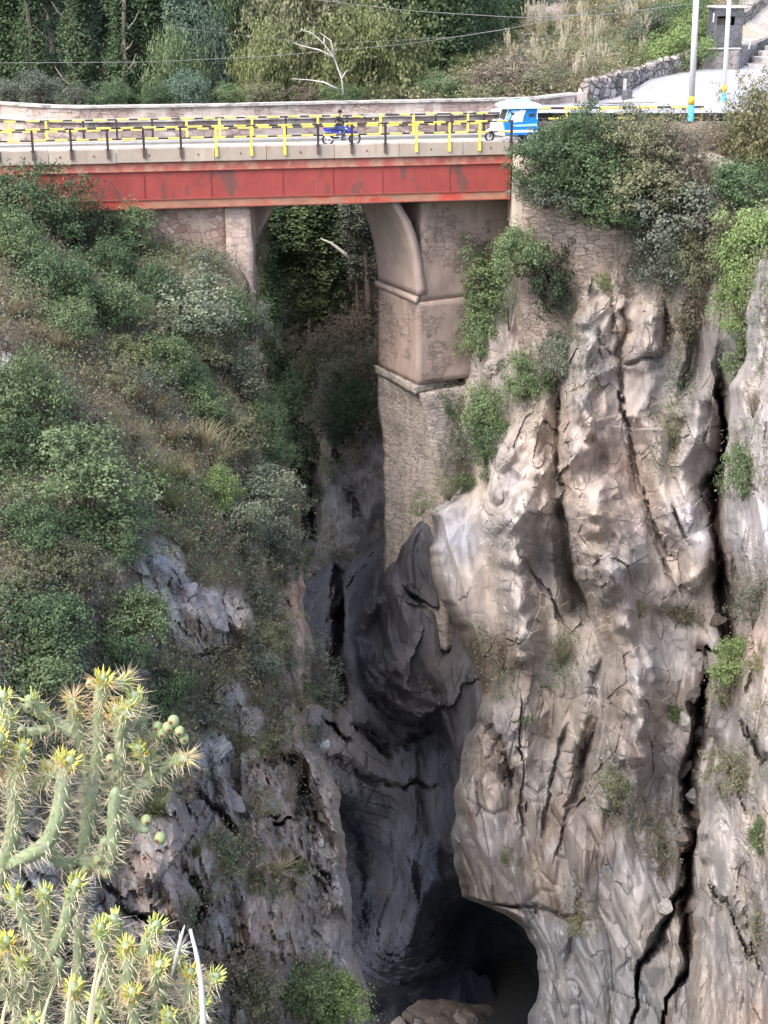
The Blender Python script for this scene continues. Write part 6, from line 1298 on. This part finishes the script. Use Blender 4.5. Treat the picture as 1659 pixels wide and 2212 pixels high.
for s in (-1, 1):
    y0, y1 = (W2 + .004, W2 + .02) if s > 0 else (-W2 - .02, -W2 - .004); yy = s * (W2 - .02)
    t = MB(); t.prism([(-1.2, 1.12), (.42, 1.12), (.30, 1.46), (.24, 1.64), (-1.18, 1.68)], min(yy, yy - s * .02), max(yy, yy - s * .02)); sp2 = bt_(t, 'side_curtain', 'blue')
    ya, yb = sorted((yy + s * .004, yy + s * .02))
    arc = [(-.05 + .42 * math.cos(a), 1.10 + .50 * math.sin(a)) for a in np.linspace(.1, 3.0, 16)]; inn = [(-.05 + .27 * math.cos(a), 1.10 + .34 * math.sin(a)) for a in np.linspace(3.0, .1, 16)]
    t = MB(); t.prism(arc + inn, ya, yb); bt_(t, 'arc_marking', 'lblue', sp2)
    t = MB(); t.prism([(-.45, 1.02), (-.02, 1.00), (.16, 1.12), (.08, 1.34), (-.12, 1.5), (-.38, 1.62), (-.62, 1.58), (-.5, 1.3)], *sorted((yy + s * .022, yy + s * .036))); bt_(t, 'white_marking', 'white', sp2)
    t = MB(); t.prism([(-1.1, 1.28), (-.78, 1.25), (-.76, 1.40), (-1.08, 1.42)], ya, yb); bt_(t, 'window', 'glass', sp2)
    t = MB(); t.prism([(.02, 1.34), (.16, 1.40), (.17, 1.52), (.0, 1.44)], *sorted((yy + s * .038, yy + s * .05))); bt_(t, 'window', 'glass', sp2)
    t = MB(); t.prism([(-1.2, .5), (.32, .5), (.40, .62), (-1.2, .62)], y0, y1); bt_(t, 'side_stripe', 'white', cab)
    t = MB(); t.prism([(-1.2, .80), (-.1, .78), (.1, .88), (-1.2, .92)], y0, y1); bt_(t, 'side_stripe', 'lblue', cab)
    t = MB(); t.torus((-.85, s * .58, .24), .19, .05, 24, 8, 1.2); wl = bt_(t, 'wheel', 'tyre', sm=True); t = MB(); t.tube([(-.85, s * .55, .24), (-.85, s * .63, .24)], .15, 16); bt_(t, 'rim', 'chrome', wl)
t = MB(); t.add([(.47, -.55, 1.14), (.47, .55, 1.14), (.27, .5, 1.68), (.27, -.5, 1.68)], [(0, 1, 2, 3)]); t.add([(.455, -.55, 1.14), (.455, .55, 1.14), (.255, .5, 1.68), (.255, -.5, 1.68)], [(3, 2, 1, 0)]); bt_(t, 'windscreen', 'glass')
t = MB(); t.torus((1.08, 0, .26), .21, .05, 26, 8, 1.2); wl = bt_(t, 'wheel', 'tyre', sm=True); t = MB(); t.tube([(1.08, -.05, .26), (1.08, .05, .26)], .13, 16); bt_(t, 'rim', 'chrome', wl)
t = MB(); t.tube([(.78, 0, .52), (.95, 0, .56), (1.12, 0, .55), (1.3, 0, .44)], [.07, .10, .10, .05], 10); bt_(t, 'front_mudguard', 'white', sm=True)
t = MB(); t.prism([(.34, .32), (.78, .35), (1.0, .62), (.98, .98), (.80, 1.08), (.48, 1.10)], -.30, .30); bt_(t, 'front_cowl', 'white')
t = MB(); t.tube([(1.08, .08, .26), (.88, .08, .98)], .03, 8); t.tube([(1.08, -.08, .26), (.88, -.08, .98)], .03, 8); t.tube([(.74, -.36, 1.14), (.80, 0, 1.08), (.74, .36, 1.14)], .016, 8); bt_(t, 'handlebar_and_fork', 'black', sm=True)
t = MB(); t.ell((.99, 0, .86), (.05, .09, .09), 12, 8); bt_(t, 'headlight', 'chrome', sm=True)
t = MB(); t.tube([(.74, -.36, 1.14), (.78, -.40, 1.32)], .01, 6); t.ell((.78, -.42, 1.36), (.02, .06, .05), 8, 6); bt_(t, 'mirror', 'black')

# ================================================================ ROCKS
def rock(loc, r, seed, label, m_col, scale=(1, 1, .8), group='loose boulders', name='boulder', cat='boulder'):
    bm = bmesh.new(); bmesh.ops.create_icosphere(bm, subdivisions=4, radius=1.0); V = np.array([v.co for v in bm.verts])
    b1, _, _ = blocks(V * 2 + seed, (1.3, 1.3, 1.3), seed); rg_ = np.random.default_rng(seed); cut = np.ones(len(V)) * 9
    for k in range(15): n_ = unit(rg_.normal(0, 1, 3)); d_ = .5 + .32 * rg_.random(); pj = V @ n_; cut = np.minimum(cut, np.where(pj > 1e-3, d_ / np.maximum(pj, 1e-3), 9))
    rad = np.minimum(cut, 1.0) * (1 + .10 * fbm(V * 2.5 + seed, 5, seed, .6) + .10 * b1)
    V2 = V * rad[:, None] * np.array(scale) * r; F = np.array([[v.index for v in f.verts] for f in bm.faces]); bm.free()
    c = tonevar(np.ones_like(V2) * np.array(m_col), V2 * 1.5 + seed, seed, .3); li = np.clip((fbm(V2 * 2.2 / r + seed, 4, seed + 4) - .15) * 7, 0, 1)[:, None] * (0 if 'gorge bed' in group or sum(m_col) < .6 else .6); c = c * (1 - li) + np.array([.38, .40, .385]) * li * (1 if 'boulder' in name else .4) + c * li * 0
    o = link(name, npmesh(name, V2, F, False, col=c), M['rock'], None, loc); o.rotation_euler = (seed * .7, seed * .4, seed * 1.3); return tag(o, label, cat, group)
for sh_, dx, dy, rp, sc, colr, lab in [
 (Ls,(450),1330,62,(1,.8,.85),(.33,.31,.31),'grey boulder spotted with pale lichen on the left slope'),(Ls,395,1285,44,(1,.7,.9),(.27,.255,.26),'dark grey boulder touching the lichen-spotted one'),(Ls,345,1235,40,(1.2,.8,.8),(.26,.255,.27),'blue-grey outcrop boulder above the lichen-spotted one'),
 (Ls,8,782,30,(1.2,.8,.6),(.44,.43,.43),'pale boulder at the left frame edge, upper slope'),(Ls,10,1262,22,(1,.8,.8),(.40,.40,.39),'small pale boulder at the left frame edge'),(Ls,490,1515,30,(1.2,.8,.8),(.34,.33,.34),'pale boulder on the rubble shelf right of the cactus'),
 (Ls,460,1625,34,(1,.9,1.2),(.24,.245,.25),'upright dark grey boulder right of the cactus fingers'),(Ls,425,1700,32,(1,.9,1),(.15,.15,.16),'dark square boulder right of the star-shaped cactus tip'),(Ls,500,1730,36,(1.1,.9,.9),(.19,.18,.185),'dark flat-sided boulder next to the tan rock'),(Ls,425,1745,26,(1,.9,.8),(.20,.185,.185),'dark boulder below the square one'),
 (Ls,560,1780,26,(1.2,.9,.8),(.33,.28,.25),'tan boulder on the left cliff ledge'),(Ls,290,1270,20,(1,.9,.8),(.42,.42,.42),'small whitish boulder left of the lichen-spotted one'),(Ls,700,1610,14,(1,.9,.9),(.42,.46,.44),'small pale green lichened stone at the gorge lip'),(Ls,560,2175,18,(1.3,.9,.7),(.28,.29,.29),'small flat grey stone at the bottom'),
 (Cs,745,1170,34,(1.2,1,.9),(.19,.185,.20),'grey boulder wedged in the gorge beside the pier foot'),(Cs,790,1100,26,(1,1,1.5),(.25,.245,.26),'tilted slab boulder beside the pier foot'),(Cs,800,1060,24,(.7,1,1.6),(.22,.22,.23),'upright boulder left of the pier masonry'),
(Rs,1065,795,26,(1.3,.8,.8),(.33,.29,.27),'brownish boulder in the notch beside the pier'),(Rs,1030,800,20,(1.3,.8,.7),(.40,.36,.34),'paler boulder next to the brownish one'),
 (Rs,1335,655,22,(1.2,.8,1.2),(.36,.30,.26),'brown rock knob on the cliff head'),
 (Rs,1525,1440,34,(.8,.8,1.6),(.20,.19,.19),'grey wedge boulder standing in the cleft foot'),(Rs,1500,1500,22,(1,.8,1.2),(.10,.09,.09),'dark wet boulder below the wedge boulder in the cleft'),(Rs,1505,1585,26,(1,.9,1.2),(.15,.14,.14),'dark boulder jammed halfway down the lower cleft'),(Rs,1475,1660,24,(1,.9,.9),(.12,.11,.11),'wet black boulder in the lower cleft, left of the olive bush'),
 (Rs,1500,1720,22,(1,.9,1.1),(.19,.185,.19),'small grey boulder jammed in the lower cleft'),(Rs,1470,1810,18,(1,.8,1.3),(.14,.13,.13),'narrow dark stone in the lower cleft'),(Rs,1550,1340,22,(1.2,.8,.7),(.09,.075,.07),'black flat stone at the bottom of the upper cleft'),(Rs,1480,1560,20,(1.2,.8,.8),(.26,.25,.25),'grey stone on the left lip of the lower cleft'),(Rs,1440,1960,20,(1.2,.8,1.0),(.36,.34,.33),'pale stone where the lower cleft forks')]:
    Y = sh_.depth(dx, dy) - (.5 if sh_ is Rs and dx > 1430 else 0); rock(P(dx, dy, Y + .25), rp * mpp(dy, Y) * 1.05, int(dx + dy) % 97, lab, colr, sc)
bb_ = rock(P(960, 2205, 77), 1.7, 8, 'large brown boulder on the bed at the mouth of the cave', (.07, .062, .056), (1.9, 1.2, 1.0), 'boulders on the gorge bed'); bb_.rotation_euler = (0, 0, .2)
for i, (dx, dy, Y, r, lab) in enumerate([(860,2215,76,.8,'grey boulder left of the large brown one on the bed'),(905,2216,74,.6,'small pale boulder in front of the large brown one'),(1010,2200,76,.8,'dark boulder right of the large brown one'),(950,2226,73,.5,'smallest boulder at the bottom of the gorge')]):
    rock(P(dx, dy, Y), r, 20 + i, lab, (.15, .135, .125), (1.1, 1, .8), 'boulders on the gorge bed')

# ================================================================ CACTI IN FRONT
M['cactus'] = mat('cactus_skin', (.25, .31, .18), rough=.6, var=.2, nscale=30, bump=.35, bscale=60, bdist=.004, second=(.31, .355, .24), sscale=14)
M['cactus_old'] = mat('old_cactus_skin', (.25, .24, .20), rough=.8, var=.3, nscale=40, bump=.6, bscale=60, bdist=.006)
M['spine'] = mat('spine', (.66, .58, .42), rough=.5, var=.15, nscale=40, bump=0)
M['spine_warm'] = mat('spine_warm', (.70, .52, .30), rough=.5, var=.15, nscale=40, bump=0)
M['tip'] = mat('young_cactus_leaf', (.46, .52, .16), rough=.5, var=.25, nscale=30, bump=0)
M['tip_gold'] = mat('golden_cactus_leaf', (.66, .54, .12), rough=.5, var=.2, nscale=30, bump=0)
M['fruit'] = mat('cactus_fruit', (.30, .36, .18), rough=.5, var=.15, nscale=30, bump=.2, bscale=60, bdist=.003)
def spline(pts, n):
    pts = [Vector(p) for p in pts]; q = [pts[0] * 2 - pts[1]] + pts + [pts[-1] * 2 - pts[-2]]; out = []
    for i in range(len(pts) - 1):
        a, b, c, d = q[i:i + 4]
        for k in range(n): t = k / n; out.append(.5 * ((2 * b) + (c - a) * t + (2 * a - 5 * b + 4 * c - d) * t * t + (3 * b - a - 3 * c + d) * t ** 3))
    return out + [pts[-1]]
def cactus(label, Y, stems, fruits, seed, trunk=None):
    """stems: (points in photo columns/rows with small depth offsets, radius, tip kind)"""
    r = random.Random(seed); rn = np.random.default_rng(seed); p0 = P(stems[0][0][0][0], stems[0][0][0][1], Y); root = empty('cactus', (p0.x, p0.y, p0.z), label, 'cactus', 'spiny cacti in the foreground'); O = Vector((p0.x, p0.y, p0.z))
    for pts, rad, tip in stems:
        rad *= 1.22
        W_ = [P(q[0], q[1], Y + (q[2] if len(q) > 2 else 0)) - O for q in pts]; L_ = sum((b - a).length for a, b in zip(W_[:-1], W_[1:])); nseg = max(3, int(L_ / .012 / (len(W_) - 1))); C = spline(W_, nseg); C.append(C[-1] + (C[-1] - C[-2]).normalized() * rad * .6); n = 18; VV = []; fr = []; ref = Vector((.3, -1, .1)).normalized()
        for i, p in enumerate(C):
            t = (C[min(i + 1, len(C) - 1)] - C[max(i - 1, 0)]).normalized(); a = t.cross(ref).normalized(); b = a.cross(t).normalized(); ref = b; fr.append((t, a, b))
            tt = i / (len(C) - 1); rr_ = rad * (.82 + .18 * math.sin(min(1, tt * 4) * 1.57)) * (1 if tt < .9 else math.sqrt(max(.04, 1 - ((tt - .9) / .1) ** 2 * .96)))
            for k in range(n):
                ph = k / n * 6.2832; bump_ = .10 * math.cos(5 * ph + i * .62) * math.cos(i * .9); R_ = rr_ * (1 + bump_); VV.append(p + a * math.cos(ph) * R_ + b * math.sin(ph) * R_)
        F = [(i * n + k, i * n + (k + 1) % n, (i + 1) * n + (k + 1) % n, (i + 1) * n + k) for i in range(len(C) - 1) for k in range(n)] + [tuple((len(C) - 1) * n + k for k in range(n))]
        me = bpy.data.meshes.new('stem'); me.from_pydata([tuple(v) for v in VV], [], F)
        for p_ in me.polygons: p_.use_smooth = True
        me.update(); stem = link('stem', me, M['cactus_old'] if tip == 'old' else M['cactus'], root)
        # spines in clusters along the stem
        SV = []; SF = []; SM = []
        for i in range(1, len(C) - 1):
            t, a, b = fr[i]; top = i / len(C)
            for k in range(5 if tip != 'old' else 2):
                if r.random() < .28: continue
                ph = (k + .5 * (i % 2)) / 5 * 6.2832 + i * .35; o = a * math.cos(ph) + b * math.sin(ph)
                if o.y > .55: continue
                for s in range(r.choice([1, 2, 2, 3])):
                    d = (o + t * r.uniform(-.5, .9) + (a * r.uniform(-.6, .6)) + b * r.uniform(-.6, .6)).normalized(); ln_ = r.uniform(.026, .072); s0 = C[i] + o * rad * .95; w_ = Vector((d.y, -d.x, .2)).normalized(); w2 = d.cross(w_); q = .0014; j = len(SV)
                    SV += [s0 + w_ * q, s0 - w_ * q * .5 + w2 * q, s0 - w_ * q * .5 - w2 * q, s0 + d * ln_]; SF += [(j, j + 1, j + 3), (j + 1, j + 2, j + 3), (j + 2, j, j + 3)]; SM += [1 if (top > .8 and tip in ('gold', 'star')) else 0] * 3
        if tip == 'star':
            for s in range(60):
                d = Vector(rn.normal(0, 1, 3)); d = (d.normalized() + fr[-1][0] * .5).normalized(); s0 = C[-2]; ln_ = r.uniform(.05, .085); w_ = Vector((d.y, -d.x, .2)).normalized(); w2 = d.cross(w_); q = .0016; j = len(SV)
                SV += [s0 + w_ * q, s0 - w_ * q * .5 + w2 * q, s0 - w_ * q * .5 - w2 * q, s0 + d * ln_]; SF += [(j, j + 1, j + 3), (j + 1, j + 2, j + 3), (j + 2, j, j + 3)]; SM += [r.choice([0, 1])] * 3
        me = bpy.data.meshes.new('spines'); me.from_pydata([tuple(v) for v in SV], [], SF)
        for p_, mi in zip(me.polygons, SM): p_.material_index = mi
        me.update(); tag(link('spines', me, [M['spine'], M['spine_warm']], stem), kind='stuff')
        if tip in ('leaf', 'gold', 'star'):
            mb = MB(); cnt = {'leaf': 60, 'gold': 70, 'star': 34}[tip]
            for s in range(cnt):
                i = int(len(C) * (1 - (r.random() ** 1.4) * min(.5, .10 / max(L_, .05)))) - 1; i = max(1, min(len(C) - 2, i)); t, a, b = fr[i]; ph = r.random() * 6.28; o = a * math.cos(ph) + b * math.sin(ph)
                d = (o * r.uniform(.5, 1) + t * r.uniform(.5, 1.4)).normalized(); s0 = C[i] + o * rad * .8; l = r.uniform(.014, .030); mb.mi = 1 if (tip != 'leaf' and r.random() < .38) or r.random() < .08 else 0
                mb.tube([s0, s0 + d * l * .55, s0 + d * l + t * l * .2], [.0035, .0030, .0006], 5, False)
            mb.build('young_leaves', [M['tip'], M['tip_gold']], stem, True)
    for (dx, dy, oy, s) in fruits:
        c = P(dx, dy, Y + oy) - O; mb = MB(); mb.ell(c, (s, s, s * 1.12), 14, 10); d = Vector((r.uniform(-.5, .5), -1, r.uniform(-.1, .5))).normalized(); f = mb.build('fruit', M['fruit'], root, True); mb = MB(); e_ = c + d * s * .93; mb.tube([e_, e_ + d * s * .14], [s * .34, s * .30], 10); mb.build('fruit_crown', M['edge'], f, True)
    return root
YA = 4.6
cactus('largest cactus, many-armed, with yellow-tipped arms, at the left', YA, [
 ([(175,2330,.2),(172,2100,.2),(178,1900,.1),(196,1740),(214,1620),(216,1540,-.03),(224,1462,-.05)], .021, 'gold'),
 ([(196,1740),(188,1650,.04),(170,1580,.02),(158,1510,-.02)], .019, 'star'),
 ([(172,1590,.03),(128,1565,.05),(98,1545,.03),(62,1508)], .018, 'leaf'),
 ([(128,1565,.05),(88,1580,.07),(45,1582,.06)], .015, 'none'),
 ([(214,1700,.04),(258,1660,.0),(262,1590,-.03),(252,1530,-.06)], .021, 'gold'),
 ([(262,1600,-.02),(268,1560,-.1),(276,1520,-.1)], .017, 'gold'),
 ([(258,1660),(296,1610,.04),(305,1555,.02),(290,1500,.0)], .019, 'leaf'),
 ([(296,1612,.04),(332,1588,.02),(372,1568,0)], .015, 'none'),
 ([(246,1790,.03),(262,1730,.0),(266,1680),(255,1640,-.03)], .021, 'none'),
 ([(262,1740),(300,1700,.02),(330,1680,.03),(322,1618,.0)], .019, 'star'),
 ([(330,1680,.03),(366,1650,.02),(402,1636,-.04)], .017, 'star'),
 ([(330,1660,.0),(312,1640,-.04),(298,1612,-.06)], .015, 'gold'),
 ([(178,1850,.05),(150,1868,-.02),(118,1850,-.06),(98,1826,-.08)], .019, 'none'),
 ([(178,1860,.0),(212,1872,-.04),(240,1850,-.08),(246,1790,-.1),(250,1708,-.12)], .021, 'none'),
 ([(212,1872,-.04),(222,1840,-.08),(228,1815,-.1)], .016, 'none'),
 ([(262,1740,.02),(290,1782,-.02),(318,1792,-.05)], .013, 'none'),
 ([(228,1480,-.03),(256,1478,.0),(272,1470,.03)], .015, 'star'),
 ([(178,2000,.12),(182,1850,.1),(186,1760,.12),(180,1700,.12)], .018, 'old'),
 ], [(375,1558,-.03,.021),(362,1572,-.04,.020),(388,1580,-.04,.019),(350,1585,-.03,.019),(398,1596,-.03,.018),(340,1570,-.02,.018),(316,1772,-.07,.020),(346,1810,-.06,.022),(240,1640,-.07,.019),(186,1880,-.06,.019),(232,1885,-.08,.022),(212,1858,-.1,.018),(196,1478,-.02,.018),(290,1525,.0,.017),(282,1510,.02,.017),(48,1580,.0,.018)], 3)
cactus('cactus at the left frame edge with golden arm tips', 4.5, [
 ([(-20,2330,.2),(-8,2000,.2),(8,1880,.05),(30,1780,0),(28,1690,-.02),(10,1630,0)], .022, 'gold'),
 ([(8,1870,.05),(60,1848,-.03),(104,1815,-.06),(130,1740,-.05),(140,1668,-.04),(152,1640,-.05)], .022, 'gold'),
 ([(28,1730,0),(60,1700,.04),(90,1690,.03),(108,1650,.0)], .019, 'gold'),
 ([(90,1690,.03),(125,1660,-.02),(138,1632,-.02)], .017, 'leaf'),
 ([(28,1700,-.02),(44,1660,-.03),(50,1612,-.05)], .019, 'gold'),
 ([(-20,1760,.04),(-10,1640,.03),(8,1560,.0),(6,1500,-.03)], .021, 'leaf'),
 ([(-10,1640,.03),(10,1600,-.02),(20,1545,-.04)], .018, 'leaf'),
 ([(-20,1700,0),(-6,1640,-.05),(0,1590,-.08)], .018, 'gold'),
 ], [(60,1530,.02,.018),(0,1612,-.05,.018)], 7)
cactus('lower left cactus with three green fingers pointing up', 4.3, [
 ([(95,2330,.1),(92,2160,.05),(86,2060,0),(56,1990,-.02),(28,1925,-.03)], .020, 'leaf'),
 ([(88,2090,0),(98,2010,.02),(96,1925,.0)], .019, 'leaf'),
 ([(88,2080,0),(132,2020,.0),(150,1960,-.02),(166,1905,-.04)], .020, 'leaf'),
 ([(40,2330,.1),(40,2180,.05),(28,2100,.0),(14,2030,-.02)], .020, 'gold'),
 ([(40,2180,.05),(0,2120,.0),(-10,2060,0)], .020, 'gold'),
 ([(92,2160,.05),(60,2120,-.03),(50,2070,-.04)], .017, 'leaf'),
 ([(92,2150,.04),(125,2110,0),(128,2075,-.02)], .015, 'none'),
 ], [], 11)
cactus('lower cactus with a crowd of bright yellow-green tips, right of the fingers', 4.1, [
 ([(250,2330,.1),(250,2220,.05),(240,2120,.0),(222,2060,-.02),(218,2000,-.03)], .019, 'leaf'),
 ([(240,2120,0),(262,2060,.03),(244,1982,.02)], .019, 'leaf'),
 ([(250,2200,.05),(285,2120,.0),(310,2060,-.02),(338,1996,-.03)], .020, 'leaf'),
 ([(268,2150,0),(280,2090,-.04),(272,2040,-.04)], .018, 'gold'),
 ([(330,2330,.1),(335,2230,.03),(342,2130,.0),(324,2060,-.02)], .020, 'gold'),
 ([(338,2180,.03),(368,2110,.02),(384,2060,.0)], .018, 'leaf'),
 ([(342,2140,0),(336,2110,-.06),(346,2080,-.07)], .016, 'gold'),
 ([(400,2330,.1),(400,2210,.05),(410,2140,.0),(412,2098,-.02)], .018, 'gold'),
 ([(400,2180,.04),(440,2130,.02),(468,2108,.0)], .016, 'leaf'),
 ([(400,2230,.04),(430,2190,.0),(440,2160,-.02)], .016, 'leaf'),
 ([(160,2330,.1),(160,2240,.03),(162,2170,.0),(158,2128,-.02)], .019, 'gold'),
 ([(250,2240,.02),(225,2190,-.03),(205,2150,-.03)], .017, 'leaf'),
 ([(300,2330,.05),(296,2240,-.02),(290,2180,-.05),(286,2140,-.07)], .019, 'gold'),
 ([(60,2330,.02),(72,2260,-.02),(70,2200,-.03)], .018, 'leaf'),
 ([(360,2330,.02),(372,2250,-.03),(366,2190,-.05)], .018, 'leaf'),
 ([(220,2330,.0),(210,2270,-.05),(196,2215,-.06)], .017, 'leaf'),
 ], [(296,2060,-.03,.016)], 17)
# dry reed blades and a bleached flower stalk, close to the lens
def blade(pts, Y, w_, label, m='straw', name='dry_reed', cat='reed'):
    C = spline([P(a, b, Y + i * .02) for i, (a, b) in enumerate(pts)], 8); n = len(C); V = []; F = []
    for i, p in enumerate(C):
        t = i / (n - 1); wk = w_ * (1 - t) ** .7 + .0006; V += [p + Vector((-wk, 0, 0)), p + Vector((0, -wk * .5, 0)), p + Vector((wk, 0, 0)), p + Vector((0, wk * .3, 0))]
    for i in range(n - 1): F += [(i * 4 + k, i * 4 + (k + 1) % 4, i * 4 + 4 + (k + 1) % 4, i * 4 + 4 + k) for k in range(4)]
    me = bpy.data.meshes.new(name); me.from_pydata([tuple(v) for v in V], [], F); me.update(); return tag(link(name, me, M[m]), label, cat, 'dry grass blades in front' if name == 'dry_reed' else None)
M['straw'] = mat('straw', (.62, .56, .34), rough=.7, var=.12, nscale=8, bump=0); M['stalk'] = mat('bleached_stalk', (.74, .72, .68), rough=.7, var=.08, nscale=20, bump=.2)
blade([(84,2300),(92,2205),(114,2130)], 3.3, .008, 'short straw blade, first from the left'); blade([(138,2300),(146,2190),(156,2088)], 3.3, .009, 'tall straw blade, second from the left'); blade([(184,2300),(196,2180),(216,2052)], 3.2, .010, 'longest straw blade in front of the lower cactus'); blade([(184,2300),(205,2150),(233,2058)], 3.25, .008, 'straw blade leaning right beside the longest one'); blade([(0,2300),(6,2200),(14,2160)], 3.3, .006, 'greenish white blade at the left frame corner')
mb = MB(); mb.tube(spline([P(445,2330,3.6), P(440,2212,3.6), P(434,2120,3.6), P(424,2060,3.61), P(411,2008,3.62)], 5), [.011 - .0003 * i for i in range(21)], 8); tag(mb.build('dead_stalk', M['stalk'], smooth=True), 'bleached white dead flower stalk rising at the bottom, right of the cacti', 'stalk')
mb = MB(); mb.tube([P(372,2110,3.9), P(385,2050,3.9), P(394,2015,3.9), P(399,1998,3.9)], [.006, .007, .005, .001], 7)
for k in range(26): a = RND.uniform(0, 6.28); c = P(386, 2050, 3.9); mb.tube([c, c + Vector((math.cos(a) * .05, RND.uniform(-.03, .03), math.sin(a) * .05))], [.0022, .0006], 4)
tag(mb.build('dead_twig', M['deadwood'], smooth=True), 'frayed bleached twig beside the dead stalk', 'twig')
